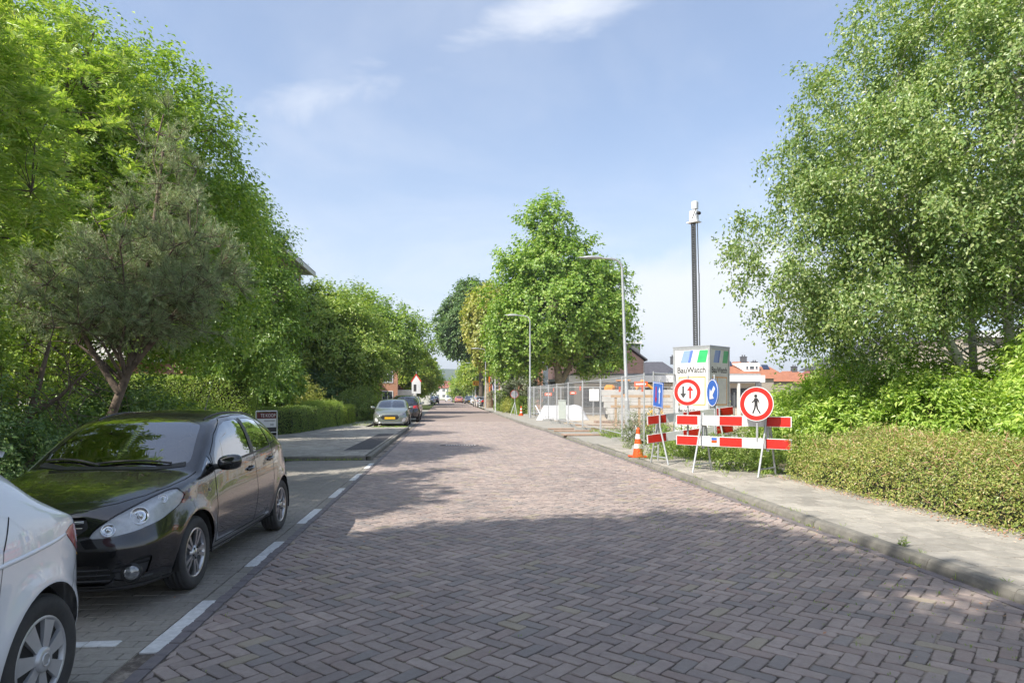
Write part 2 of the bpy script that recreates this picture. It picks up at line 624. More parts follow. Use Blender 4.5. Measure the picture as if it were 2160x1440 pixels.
def lay(parent, places, L, W, mo, mi_, name, z, clampx=None, budget=300, depth=.012, bev=.006, jit=.0025, cut=.010):
    """places: (x, y, angle).  The ones that show largest become parts, the rest one part of kind 'stuff'."""
    var = [brick_verts(L, W, 100 + i, 0., depth, bev, jit, cut) for i in range(VAR)]
    meshes = []
    for V, F in var:
        me = bpy.data.meshes.new(name)
        me.from_pydata(V.tolist(), [], F)
        me.materials.append(mo)
        meshes.append(me)
    cand = []
    for i, (x, y, a) in enumerate(places):
        d, px, py = to_px(x, y, z)
        safe = clampx is None or (clampx(y)[0] + L * .5 < x < clampx(y)[1] - L * .5)
        if d > 1 and -30 < px < 2190 and py < 1465 and safe:
            cand.append((d, i))
    cand.sort()
    single = set(i for _, i in cand[:budget])
    r = np.random.default_rng(5)
    BV, BF = [], []
    b = 0
    for i, (x, y, a) in enumerate(places):
        v = i * 7 % VAR
        aj = a + r.normal(0, .010)
        xx, yy, zz = x + r.normal(0, .0012), y + r.normal(0, .0012), z + r.normal(0, .0012)
        if i in single:
            o = link(name, meshes[v], parent, (xx, yy, zz), (r.normal(0, .006), r.normal(0, .006), aj))
        else:
            V, F = var[v]
            ca, sa = cos(aj), sin(aj)
            X = V[:, 0] * ca - V[:, 1] * sa + xx
            Yv = V[:, 0] * sa + V[:, 1] * ca + yy
            if clampx is not None:
                lo, hi = clampx(y)
                X = np.clip(X, lo, hi)
                if X.max() - X.min() < .02:
                    continue
            BV.append(np.stack([X, Yv, V[:, 2] + zz], 1))
            BF.append(np.array(F) + b)
            b += len(V)
    if BV:
        me = mesh_np(name + 's', np.concatenate(BV), np.concatenate(BF), mi_)
        link(name + 's', me, parent, kind='stuff')


def road_bricks():
    L, W = .228, .107
    pl = []
    r2 = math.sqrt(.5)
    lo = lambda y: edge(LEFT, y) + .245
    hi = lambda y: edge(RIGHT, y) - .115
    N = 440
    for i in range(-N, N):
        for j in range(-200, 200):
            bx, by = i * W + j * L, i * W - j * L
            for (cx, cy, a) in ((bx + L / 2, by + W / 2, 0.), (bx + W / 2, by + W + L / 2, pi / 2)):
                x, y = (cx + cy) * r2, (-cx + cy) * r2
                if 2.6 < y < NEAR_Y and lo(y) - .1 < x < hi(y) + .1:
                    pl.append((x, y, a - pi / 4))
    lay(road, pl, L - .012, W - .012, M['brick_o'], M['brick_i'], 'brick', 0., lambda y: (lo(y), hi(y)), bev=.008, jit=.0032, cut=.013)
    # edge courses: a row of dark bricks beside the white line, a gutter row by the kerb
    e = []
    y = 2.4
    while y < NEAR_Y - .1:
        for q in (0, 1):
            e.append((edge(LEFT, y) + .135 + .048 + q * .001 + (0 if q == 0 else 0), y, pi / 2)) if q == 0 else None
        e.append((edge(RIGHT, y) - .055, y + .1, pi / 2))
        y += .214
    lay(road, e, .206, .088, M['edge_brick'], M['edge_brick'], 'edge_brick', .0, None, budget=80)


road_bricks()

# drain grate lying in the road
t = thing('drain_grate', 'long narrow steel drain grate set flush across the brick road in tree shade', 'drain grate', (.22, 22.0, .002), -.02)
b = MB()
b.box((0, 0, .004), (1.25, .20, .008))
b.build('frame', M['asphalt'], t)
for i in range(12):
    b = MB()
    b.box((-.42 + i * .083, .0, .011), (.05, .10, .008))
    b.build('slot_bar', M['white'], t)

# ---- parking bay of grey pavers with white marking bricks
g = MB()
g.add([(-4.12, -14, -.013), (-2.0, -14, -.013), (-2.0, 17.3, -.013), (-4.12, 17.3, -.013)], [(0, 1, 2, 3)])
bay = g.build('parking_bay', M['joint_grey'], kind='structure')
DASH = [4.48 + 2.17 * i for i in range(6)]


def bay_bricks():
    pl = []
    L, W = .212, .106
    row = 0
    y = 2.0
    while y < 17.25:
        x = -4.1 + L / 2 + (L / 2 if row % 2 else 0)
        while x - L / 2 < -2.03:
            if x - L / 2 < -2.04:
                pl.append((x, y, 0.))
            x += L
        y += W
        row += 1
    lay(bay, pl, L - .006, W - .006, M['bay_o'], M['bay_i'], 'paver', -.002, lambda y: (-4.11, -2.003), bev=.004, jit=.0012, cut=.004)


bay_bricks()
for n, y0 in enumerate(DASH):
    dm = thing('parking_line', 'white brick dash marking the parking bay, number %d' % n, 'road marking', (-1.935, y0, 0))
    dm['kind'] = 'structure'
    for i in range(5):
        V, F = brick_verts(.212, .118, 40 + i, .001, .012, .004, .001, .003)
        me = bpy.data.meshes.new('white_brick')
        me.from_pydata(V.tolist(), [], F)
        me.materials.append(M['white_brick'])
        link('white_brick', me, dm, (0, .11 + i * .22, 0), (0, 0, pi / 2))
    # grey bricks fill the gap up to the next dash
    for i in range(5):
        V, F = brick_verts(.208, .112, 60 + i, -.001, .012, .004, .001, .003)
        me = bpy.data.meshes.new('grey_brick')
        me.from_pydata(V.tolist(), [], F)
        me.materials.append(M['bay_o'])
        link('grey_brick', me, dm, (0, 1.085 + .11 + i * .217, 0), (0, 0, pi / 2))
dnames = ['nearest white dash beside the white car', 'white dash beside the black car front wheel', 'white dash beside the black car rear wheel',
          'white dash just beyond the black car', 'faint white dash two lengths beyond the black car', 'farthest white dash near the bay kerb']
for o, s in zip([o for o in COL.objects if o.name.startswith('parking_line')], dnames):
    o['label'] = s
    del o['category']
tline = thing('parking_line', 'short white cross line between the two parked cars', 'road marking', (-2.62, 4.66, 0.002))
tline['kind'] = 'structure'
del tline['category']
for i in range(4):
    V, F = brick_verts(.206, .10, 80 + i, .001, .012, .004, .001, .003)
    me = bpy.data.meshes.new('white_brick')
    me.from_pydata(V.tolist(), [], F)
    me.materials.append(M['white_brick'])
    link('white_brick', me, tline, (-.318 + i * .212, 0, .002))


# ---- pavements
def slab_field(parent, x0, x1, y0, y1, s, z, name='slab', budget=300, mask=None, off=True):
    pl = []
    row = 0
    y = y0 + s / 2
    while y < y1:
        x = x0 + s / 2 - (s / 2 if (row % 2 and off) else 0)
        while x < x1 + s * .5:
            if mask is None or mask(x, y):
                pl.append((x, y, 0.))
            x += s
        y += s
        row += 1
    lay(parent, pl, s - .013, s - .013, M['slab_o'], M['slab_i'], name, z, lambda y: (x0, x1), budget, bev=.004, jit=.001, cut=.004)


KW = .13
PZ = .09
g = MB()
strip(g, [-14, 14, 24, 30, 35, 50, 70], lambda y: edge(RIGHT, y) + .03, lambda y: edge(RIGHT, y) + 2.6, PZ - .012)
strip(g, [21.0, 24, 30, 35, 50, 70, 150, 230], lambda y: edge(RIGHT, y) + .1, lambda y: edge(RIGHT, y) + 1.9, PZ - .002, 1)
pav_r = g.build('pavement_right', [M['joint_grey'], M['far_pave']], kind='structure')
slab_field(pav_r, 4.47 + KW, 6.55, 3.0, 21.0, .30, PZ)
KN = 0
for y in np.arange(-2, 74, 1.0):
    x0, x1 = edge(RIGHT, y), edge(RIGHT, y + 1)
    k = MB()
    prof = [(-.01, -.05), (0, .02), (.018, PZ - .02), (.04, PZ + .002), (KW, PZ + .004), (KW, -.05)]
    L = .993
    V = [(p[0], 0, p[1]) for p in prof] + [(p[0] + x1 - x0, L, p[1]) for p in prof]
    n = len(prof)
    F = [(i, (i + 1) % n, n + (i + 1) % n, n + i)[::-1] for i in range(n)] + [tuple(range(n)), tuple(range(2 * n - 1, n - 1, -1))]
    k.add(V, F)
    o = k.build('kerb_stone', M['kerb'], pav_r, (x0 + random.gauss(0, .004), y, random.gauss(0, .003)), (0, 0, random.gauss(0, .003)))
# weathered sand ridge along the gutter is left to the joint material

# left pavement: behind the bay, bulging out to the road beyond it
g = MB()
g.add([(-5.3, -14, PZ - .012), (-4.2, -14, PZ - .012), (-4.2, 17.4, PZ - .012), (-5.3, 17.4, PZ - .012)], [(0, 1, 2, 3)])
g.add([(-8.2, 17.4, PZ - .012), (-2.12, 17.4, PZ - .012), (-2.16, 33.5, PZ - .012), (-6.6, 33.5, PZ - .012)], [(0, 1, 2, 3)])
g.add([(-6.4, 33.5, PZ - .004), (-4.3, 33.5, PZ - .004), (-5.2, 110, PZ - .004), (-7.4, 110, PZ - .004)], [(0, 1, 2, 3)], 1)
pav_l = g.build('pavement_left', [M['joint_grey'], M['far_pave']], kind='structure')
slab_field(pav_l, -8.1, -2.26, 17.55, 33.4, .30, PZ, budget=280, mask=lambda x, y: x > -7.9 + (y - 17.5) * .09)
slab_field(pav_l, -5.25, -4.25, 6.0, 17.4, .30, PZ, budget=20)
kl = [((-4.2 + i, 17.36), (-4.2 + i + .993, 17.36)) for i in (0., 1.)] + [((-8.2 + i, 17.36), (-8.2 + i + .993, 17.36)) for i in range(4)]
kl += [((-2.08 - .004 * i, 17.5 + i), (-2.08 - .004 * i, 18.493 + i)) for i in range(16)]
kl += [((-4.12, i), (-4.12, i + .993)) for i in range(2, 17)]
for (p, q) in kl:
    d = Vector((q[0] - p[0], q[1] - p[1], 0))
    k = MB()
    L = d.length
    k.box((L / 2, .06, .02), (L, .12, .15), bev=.02)
    k.build('kerb_stone', M['kerb'], pav_l, (p[0], p[1], 0), (0, 0, math.atan2(d.y, d.x)))
k = MB()
k.add([(-3.05, 19.2, PZ + .006), (-2.30, 19.6, PZ + .006), (-2.33, 27.2, PZ + .006), (-2.95, 27.2, PZ + .006)], [(0, 1, 2, 3)])
k.build('asphalt_patch', M['asphalt'], pav_l)

# planted earth, sandy site, second bay, verge
g = MB()
g.add([(-60, -14, .07), (-5.25, -14, .07), (-5.25, 17.4, .07), (-8.2, 17.4, .075), (-6.6, 34, .08), (-6.4, 60, .07), (-60, 60, .07)], [(0, 1, 2, 3, 4, 5, 6)])
g.build('garden_ground', M['earth'], kind='structure')
g = MB()
g.add([(6.5, -14, .075), (40, -14, .075), (40, 17.0, .075), (6.5, 17.0, .075)], [(0, 1, 2, 3)])
g.build('planting_ground', M['earth'], kind='structure')
g = MB()
g.add([(5.9, 17.0, .085), (60, 17.0, .085), (60, 75.0, .085), (5.6, 75.0, .085)], [(0, 1, 2, 3)])
g.build('site_ground', M['sand'], kind='structure')
g = MB()
strip(g, [33.5, 50, 60, 75], lambda y: edge(LEFT, y) - 2.25, lambda y: edge(LEFT, y), .0)
g.build('far_bay', M['far_pave'], kind='structure')
# ================================================================ PLANT BUILDERS
def unit(a):
    return a / np.maximum(np.linalg.norm(a, axis=1, keepdims=True), 1e-9)


def leaf_arrays(P, N, D, size, aspect=.55, fold=.12, r=None):
    """one folded rhombic leaf (2 triangles) per point: P base, N normal, D direction of the tip"""
    D = unit(D - N * np.sum(D * N, 1, keepdims=True))
    S = np.cross(D, N)
    s = size[:, None]
    w = s * aspect * .5
    b = P
    tip = P + D * s - N * s * .10
    l = P + D * s * .42 + S * w + N * s * fold
    rr = P + D * s * .42 - S * w + N * s * fold
    V = np.stack([b, rr, tip, l], 1).reshape(-1, 3)
    n = len(P)
    i = np.arange(n)[:, None] * 4
    F = np.concatenate([i + np.array([[0, 1, 2]]), i + np.array([[0, 2, 3]])], 1).reshape(-1, 3)
    return V, F


def crown_centres(ells, n, r, shell=.33, rough=.22):
    """cluster centres inside a union of ellipsoids ((cx,cy,cz),(rx,ry,rz)), thicker towards the outside"""
    vol = np.array([e[1][0] * e[1][1] * e[1][2] for e in ells]) ** .8
    which = r.choice(len(ells), n, p=vol / vol.sum())
    C = np.array([e[0] for e in ells], float)[which]
    R = np.array([e[1] for e in ells], float)[which]
    d = unit(r.normal(size=(n, 3)))
    ph = r.uniform(0, 6.28, 8)
    lump = (np.sin(d[:, 0] * 5 + ph[0] + which) + np.sin(d[:, 1] * 6 + ph[1] + which * 2) + np.sin(d[:, 2] * 5.5 + ph[2]) + np.sin((d[:, 0] + d[:, 2]) * 9 + ph[3]) * .6) / 3.6
    f = r.uniform(0, 1, n) ** shell * (1 + rough * lump)
    P = C + d * R * f[:, None]
    # drop those buried deep inside another ellipsoid
    keep = np.ones(n, bool)
    for j, e in enumerate(ells):
        q = (P - np.array(e[0])) / np.array(e[1])
        keep &= ~((np.sum(q * q, 1) < .30) & (which != j))
    return P[keep], unit(d * .8 + np.array([0, 0, .15]))[keep]


def sprays(C, O, r, twigs, per, length, size, droop=.25, up=.55, aspect=.55, szvar=.25, spread=.9, flat=.06):
    """leafy twigs: from each centre C (outward O) some twigs carrying leaves on both sides"""
    n = len(C)
    c = np.repeat(C, twigs, 0)
    o = np.repeat(O, twigs, 0)
    d = unit(o * .75 + r.normal(size=c.shape) * spread * .75)
    d[:, 2] -= droop
    d = unit(d)
    L = length * r.uniform(.6, 1.25, len(c))
    t = np.tile(np.linspace(.12, 1., per), len(c))
    dd = np.repeat(d, per, 0)
    ll = np.repeat(L, per)
    base = np.repeat(c, per, 0) + dd * (t * ll)[:, None]
    base[:, 2] -= droop * .55 * (t ** 2) * ll
    base += r.normal(size=base.shape) * flat
    oo = np.repeat(o, per, 0)
    N = unit(np.array([0, 0, up]) + oo * .75 + r.normal(size=base.shape) * .5)
    D = unit(dd * .6 + r.normal(size=base.shape) * .7 + np.array([0, 0, -droop]))
    S = size * r.uniform(1 - szvar, 1 + szvar, len(base))
    return leaf_arrays(base, N, D, S, aspect)


def limb_paths(mb, trunk, trad, centres, r, n_limbs, sides=5, twig_r=.010, frac=.5, twig_share=.6):
    """trunk tube, limbs to spread-out crown points, thin branches from the limbs to the leaf clusters"""
    mb.tube(trunk, trad, 10, 0)
    TP = np.array([tuple(p) for p in trunk], float)
    top = TP[-1, 2]
    idx = [int(r.integers(len(centres)))]
    dmin = np.linalg.norm(centres - centres[idx[0]], axis=1)
    for _ in range(n_limbs - 1):
        i = int(np.argmax(dmin))
        idx.append(i)
        dmin = np.minimum(dmin, np.linalg.norm(centres - centres[i], axis=1))
    nodes, rads = [], []
    zz = TP[:, 2]
    for i in idx:
        e = centres[i]
        z0 = np.clip(zz[0] + (e[2] - zz[0]) * r.uniform(.42, .75), zz[0] + (top - zz[0]) * frac, top * .985 + zz[0] * .015)
        s = np.array([np.interp(z0, zz, TP[:, k]) for k in range(3)])
        r0 = float(np.interp(z0, zz, trad)) * .55
        L = np.linalg.norm(e - s)
        pts, rr = [], []
        for t in np.linspace(0, .93, 6):
            p = s + (e - s) * t
            p = p + np.array([0, 0, 1]) * L * .10 * sin(pi * t) + r.normal(size=3) * L * .025 * (t > 0)
            pts.append(Vector(p))
            rr.append(max(r0 * (1 - t) ** 1.1, .012))
            if t > .15:
                nodes.append(p)
                rads.append(rr[-1])
        mb.tube(pts, rr, sides, 0)
    NP = np.array(nodes)
    m = int(len(centres) * twig_share)
    for i in r.choice(len(centres), m, replace=False):
        e = centres[i]
        dist = np.linalg.norm(NP - e, axis=1) + np.maximum(NP[:, 2] - e[2], 0) * .8
        j = int(np.argmin(dist))
        s = NP[j]
        L = np.linalg.norm(e - s)
        if L < .15:
            continue
        mid = (s + e) / 2 + r.normal(size=3) * L * .08 + np.array([0, 0, L * .06])
        r0 = min(rads[j] * .7, twig_r * 2.4)
        mb.tube([s, mid, e], [r0, r0 * .6, twig_r * .35], 4, 0, cap=False)


def tree(name, label, cat, loc, trunk, trad, ells, n, leaf, twigs, per, length, size, bark='bark', group=None, seed=1, limbs=14, droop=.25,
         up=.55, aspect=.55, shell=.33, rough=.22, frac=.4, twig_share=.5, spread=.9, flat=.06, lean_out=True):
    r = np.random.default_rng(seed)
    t = thing(name, label, cat, loc, 0, group)
    C, O = crown_centres(ells, n, r, shell, rough)
    mb = MB()
    limb_paths(mb, trunk, trad, C, r, limbs, frac=frac, twig_share=twig_share)
    mb.build('trunk', M[bark], t)
    V, F = sprays(C, O, r, twigs, per, length, size, droop, up, aspect, .25, spread, flat)
    link('crown', mesh_np('crown', V, F, leaf), t)
    return t


L_ = {}
L_['linden'] = leaf_mat('linden_leaves', [(.062, .118, .018), (.092, .160, .024), (.128, .205, .032), (.18, .24, .045)], lift=2.05)
L_['linden2'] = leaf_mat('linden_leaves_deep', [(.045, .092, .018), (.068, .128, .022), (.095, .160, .028), (.13, .19, .036)], lift=2.2)
L_['ash'] = leaf_mat('ash_leaves', [(.105, .185, .028), (.150, .235, .042), (.195, .275, .058), (.25, .31, .085)], trans=.45)
L_['pine'] = leaf_mat('pine_needles', [(.068, .115, .046), (.105, .162, .062), (.145, .205, .082), (.185, .235, .10), (.18, .175, .085)], trans=.15, gloss=.06, lift=2.1)
L_['birch'] = leaf_mat('birch_leaves', [(.060, .115, .026), (.098, .165, .038), (.140, .205, .050), (.185, .23, .08)], lift=1.85, trans=.36, gloss=.05)
L_['plane'] = leaf_mat('plane_leaves', [(.072, .150, .018), (.105, .195, .024), (.142, .235, .032), (.19, .26, .05)], trans=.42)
L_['plane2'] = leaf_mat('plane_leaves_yellowish', [(.12, .165, .026), (.165, .205, .034), (.205, .235, .045), (.25, .25, .06)], trans=.42)
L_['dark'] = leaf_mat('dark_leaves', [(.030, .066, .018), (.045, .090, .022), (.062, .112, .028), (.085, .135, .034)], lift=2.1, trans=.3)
L_['mid'] = leaf_mat('mid_green_leaves', [(.072, .128, .018), (.105, .172, .024), (.140, .208, .032), (.185, .235, .042)], lift=2.0, trans=.38)
L_['bright'] = leaf_mat('bright_leaves', [(.10, .175, .016), (.14, .22, .022), (.185, .25, .03), (.23, .275, .04)], trans=.45)
L_['shrub'] = leaf_mat('dogwood_leaves', [(.090, .165, .022), (.135, .22, .030), (.18, .265, .040), (.23, .30, .06)], lift=2.1, trans=.4)
L_['hedge'] = leaf_mat('box_hedge_leaves', [(.042, .085, .014), (.068, .122, .018), (.10, .16, .024), (.15, .195, .034)], lift=1.9, trans=.25)
L_['cotone'] = leaf_mat('low_hedge_leaves', [(.060, .100, .018), (.10, .150, .024), (.145, .185, .034), (.185, .205, .05), (.20, .165, .07)], lift=2.15, trans=.3)
L_['weed'] = leaf_mat('weed_leaves', [(.085, .155, .026), (.13, .205, .036), (.19, .25, .05)], trans=.4)
L_['dry'] = leaf_mat('dry_leaves', [(.22, .13, .06), (.30, .19, .10), (.36, .26, .15)], trans=.2)
L_['grey'] = leaf_mat('grey_green_leaves', [(.075, .105, .050), (.11, .14, .065), (.145, .175, .085)], trans=.3)
L_['flower'] = leaf_mat('yellow_flowers', [(.65, .42, .02), (.72, .50, .03)], trans=.3)


def shrub(name, label, cat, loc, ells, n, leaf, size, twigs=4, per=9, length=.35, group=None, seed=1, droop=.1, up=.5, aspect=.45, stems=7, shell=.4, rough=.25, bark='bark', flat=.03, stem_r=.016):
    """a bush: stems fanning out from the ground and leafy sprays through its volume"""
    r = np.random.default_rng(seed)
    t = thing(name, label, cat, loc, 0, group)
    C, O = crown_centres(ells, n, r, shell, rough)
    C[:, 2] = np.maximum(C[:, 2], .06)
    mb = MB()
    xs = C[:, 0]
    for i in r.choice(len(C), min(len(C), stems * 6), replace=False):
        e = C[i]
        s = np.array([e[0] * .35 + r.normal() * .05, e[1] * .35 + r.normal() * .05, 0.])
        mid = (s + e) / 2 + np.array([0, 0, .12]) + r.normal(size=3) * .05
        mb.tube([s, mid, e], [stem_r, stem_r * .7, stem_r * .25], 4, 0, cap=False)
    mb.build('stems', M[bark], t)
    V, F = sprays(C, O, r, twigs, per, length, size, droop, up, aspect, .3, .95, flat)
    V[:, 2] = np.maximum(V[:, 2], .005)
    link('foliage', mesh_np('foliage', V, F, leaf), t)
    return t


def hedge(name, label, loc, path, width, height, leaf, size, per_m2, seed=1, group=None, round_=.12, loose=.05, rz=0., aspect=.6, shoots=0, taper=.0, profile=None, core='hedge_core'):
    """clipped hedge along a path of (x, y): twigs, a solid light-blocking fill and a skin of leaves"""
    r = np.random.default_rng(seed)
    t = thing(name, label, 'hedge', loc, rz, group)
    P = np.array(path, float)
    seg = np.linalg.norm(np.diff(P, axis=0), axis=1)
    L = seg.sum()
    cum = np.concatenate([[0], np.cumsum(seg)])
    h2 = width / 2
    if profile is None:
        profile = [(-h2, .02), (-h2, height - round_), (-h2 + round_, height), (h2 - round_, height), (h2, height - round_), (h2, .02)]
    prof = np.array(profile, float)
    ps = np.linalg.norm(np.diff(prof, axis=0), axis=1)
    pc = np.concatenate([[0], np.cumsum(ps)])

    def at(s, u, inset, bulge=True):
        """point on the hedge skin: s along, u round the profile"""
        x = np.interp(s, cum, P[:, 0])
        y = np.interp(s, cum, P[:, 1])
        k = np.clip(np.searchsorted(cum, s, 'right') - 1, 0, len(seg) - 1)
        tx = (P[k + 1, 0] - P[k, 0]) / seg[k]
        ty = (P[k + 1, 1] - P[k, 1]) / seg[k]
        a = np.interp(u, pc, prof[:, 0])
        z = np.interp(u, pc, prof[:, 1])
        j = np.clip(np.searchsorted(pc, u, 'right') - 1, 0, len(ps) - 1)
        na = -(prof[j + 1, 1] - prof[j, 1]) / np.maximum(ps[j], 1e-6)
        nz_ = (prof[j + 1, 0] - prof[j, 0]) / np.maximum(ps[j], 1e-6)
        a = a + na * inset
        z = z + nz_ * inset
        X = np.stack([x + ty * a, y - tx * a, np.maximum(z, .01)], 1)
        N = np.stack([ty * na, -tx * na, nz_], 1)
        return X, N
    area = L * pc[-1]
    n = int(area * per_m2)
    s, u = r.uniform(0, L, n), r.uniform(0, pc[-1], n)
    ph = r.uniform(0, 6.28, 4)
    lump = .5 * np.sin(s * 2.1 + ph[0]) * np.sin(u * 2.7 + ph[1]) + .5 * np.sin(s * 5.3 + ph[2]) * np.sin(u * 6.1 + ph[3])
    ins = r.normal(0, loose, n) + lump * loose * 1.4 - loose * .5
    X, N = at(s, u, ins)
    # the two ends
    ends = []
    for s0, sg in ((0., -1.), (L, 1.)):
        m = int(width * height * per_m2)
        a = r.uniform(-h2, h2, m)
        z = r.uniform(.02, height, m)
        zt = np.array([np.interp(q, prof[:, 0] if profile is None else np.linspace(-h2, h2, 5), np.linspace(height, height, 5)) for q in a]) if False else height
        e, _ = at(np.full(m, s0), np.full(m, 0.), np.zeros(m))
        k = 0 if s0 == 0 else len(seg) - 1
        d = (P[k + 1] - P[k]) / seg[k]
        c = P[0] if s0 == 0 else P[-1]
        XX = np.stack([c[0] + d[1] * a + d[0] * sg * np.abs(r.normal(0, loose, m)), c[1] - d[0] * a + d[1] * sg * np.abs(r.normal(0, loose, m)), z], 1)
        ok = z < np.interp(a, np.sort(prof[:, 0]) + np.arange(len(prof)) * 1e-6, prof[np.argsort(prof[:, 0], kind='stable'), 1]) + .02 if True else None
        ends.append((XX, np.tile(np.array([d[0] * sg, d[1] * sg, 0]), (m, 1))))
    X = np.concatenate([X] + [e[0] for e in ends])
    N = np.concatenate([N] + [e[1] for e in ends])
    nn = unit(N * .7 + r.normal(size=X.shape) * .6 + np.array([0, 0, .25]))
    D = unit(r.normal(size=X.shape) + N * .5 + np.array([0, 0, .15]))
    V, F = leaf_arrays(X, nn, D, size * r.uniform(.7, 1.3, len(X)), aspect)
    if shoots:                                  # untidy shoots standing proud of the clipped top
        m = shoots
        ss = r.uniform(0, L, m)
        uu = r.uniform(pc[1], pc[-2], m)
        B, NB = at(ss, uu, np.zeros(m))
        V2, F2 = sprays(B, unit(NB + np.array([0, 0, .4])), r, 1, 7, size * 4.5, size, .0, .4, aspect, .3, .6, .006)
        F = np.concatenate([F, F2 + len(V)])
        V = np.concatenate([V, V2])
    link('foliage', mesh_np('foliage', V, F, leaf), t)
    # core: twigs standing inside plus an added solid dark fill that blocks light
    mb = MB()
    k = max(3, int(L / .12))
    for i in range(k):
        s1 = np.array([r.uniform(0, L)])
        b, _ = at(s1, np.array([pc[-1] * .5]), np.zeros(1))
        x, y = b[0, 0] + r.normal() * width * .2, b[0, 1] + r.normal() * width * .2
        mb.tube([(x, y, 0), (x + r.normal() * .06, y + r.normal() * .06, height * .5), (x + r.normal() * .15, y + r.normal() * .15, height * .9)], [.014, .01, .004], 4, 0, cap=False)
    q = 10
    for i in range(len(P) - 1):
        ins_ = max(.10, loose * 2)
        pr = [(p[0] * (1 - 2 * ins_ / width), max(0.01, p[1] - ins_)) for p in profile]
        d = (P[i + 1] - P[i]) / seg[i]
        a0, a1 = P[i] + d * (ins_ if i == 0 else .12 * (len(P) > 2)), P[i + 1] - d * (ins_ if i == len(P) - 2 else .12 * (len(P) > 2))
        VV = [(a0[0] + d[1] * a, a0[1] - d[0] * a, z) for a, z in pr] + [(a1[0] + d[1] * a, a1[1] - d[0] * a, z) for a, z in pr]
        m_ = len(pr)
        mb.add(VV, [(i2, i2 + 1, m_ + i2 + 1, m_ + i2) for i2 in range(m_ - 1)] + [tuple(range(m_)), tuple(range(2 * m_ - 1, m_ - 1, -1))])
    mb.build('branches', M[core], t)  # twigs and the added light-blocking fill in one mesh
    return t


M['hedge_core'] = mat('hedge_twigs_and_fill', (.030, .034, .016), (.02, .02, .012), .95, 0, 18, .8, 40)


def tuft(mb_list, c, r, n, h, w, spread):
    """grass blades: 2-triangle tapering strips, arrays appended to a list"""
    a = r.uniform(0, 2 * pi, n)
    rr = r.uniform(0, spread, n)
    B = np.stack([c[0] + np.cos(a) * rr, c[1] + np.sin(a) * rr, np.full(n, c[2])], 1)
    D = unit(np.stack([np.cos(a) * .6 + r.normal(0, .35, n), np.sin(a) * .6 + r.normal(0, .35, n), np.ones(n) * 1.1], 1))
    H = h * r.uniform(.5, 1.2, n)
    N = unit(np.cross(D, r.normal(size=D.shape)))
    mb_list.append(leaf_arrays(B, N, D, H, w / h, .02))


def join_arrays(lst):
    VV, FF, b = [], [], 0
    for V, F in lst:
        VV.append(V)
        FF.append(F + b)
        b += len(V)
    return np.concatenate(VV), np.concatenate(FF)


def weed(label, loc, h, leaf='weed', seed=1, stems=5, per=9, size=.06, spread=.12, flower=None, group=None, cat='weed', name='weed', aspect=.32):
    """upright leafy stems"""
    r = np.random.default_rng(seed)
    t = thing(name, label, cat, loc, 0, group)
    mb = MB()
    P, N, D, S = [], [], [], []
    for i in range(stems):
        b = np.array([r.normal() * spread, r.normal() * spread, 0])
        d = unit(np.array([[r.normal() * .22, r.normal() * .22, 1]]))[0]
        L = h * r.uniform(.55, 1.05)
        mb.tube([b, b + d * L * .5 + r.normal(size=3) * .01, b + d * L], [.005, .004, .002], 4, 0, cap=False)
        for q in np.linspace(.12, 1, per):
            a = r.uniform(0, 6.28)
            P.append(b + d * L * q)
            o = np.array([cos(a), sin(a), .55])
            D.append(o)
            N.append(np.array([-cos(a) * .5, -sin(a) * .5, 1]) + r.normal(size=3) * .25)
            S.append(size * (1.15 - .55 * q) * r.uniform(.7, 1.2))
    mb.build('stems', M['stem'], t)
    V, F = leaf_arrays(np.array(P), unit(np.array(N)), unit(np.array(D)), np.array(S), aspect)
    link('leaves', mesh_np('leaves', V, F, L_[leaf]), t)
    if flower:
        k = flower
        r2 = np.random.default_rng(seed + 9)
        c = np.array(P)[r2.choice(len(P), k)]
        c[:, 2] = np.maximum(c[:, 2], h * .45) + r2.normal(0, .06, k)
        B = np.repeat(c, 7, 0) + r2.normal(size=(k * 7, 3)) * .02
        V, F = leaf_arrays(B, unit(r2.normal(size=B.shape)), unit(r2.normal(size=B.shape)), np.full(len(B), .05), .7)
        link('flowers', mesh_np('flowers', V, F, L_['flower']), t, kind='stuff')
    return t


M['stem'] = mat('green_stem', (.10, .15, .04), (.14, .16, .06), .7)
# ================================================================ TREES, SHRUBS, HEDGES
# --- left, near to far
tree('linden_tree', 'tall broad linden with dark green crown towering behind the pine on the left', 'tree', (-8.9, 16.4, .07),
     [(0, 0, 0), (.1, 0, 2.2), (-.3, .1, 5.6), (-.8, 0, 9.2)], [.28, .24, .16, .05],
     [((-.8, 0, 6.4), (3.3, 3.1, 4.5)), ((1.5, -.5, 5.7), (3.0, 2.5, 3.6)), ((-2.8, -.4, 7.0), (3.2, 2.7, 4.4)), ((2.6, .4, 4.7), (1.9, 1.8, 2.2))],
     1800, L_['linden'], 6, 14, .62, .112, seed=11, limbs=18, shell=.28, flat=.10)
tree('linden_tree', 'narrower linden with dark green leaves in front of the apartment building', 'tree', (-7.9, 25.0, .07),
     [(0, 0, 0), (.05, 0, 2.5), (.1, 0, 5.5), (.1, 0, 8.2)], [.22, .18, .12, .04],
     [((0, 0, 5.6), (2.2, 2.2, 3.6)), ((.8, -.3, 4.2), (1.7, 1.7, 2.3)), ((-.8, 0, 6.4), (1.8, 1.8, 2.6))],
     720, L_['linden2'], 6, 13, .6, .125, seed=12, limbs=12, shell=.3, flat=.08)
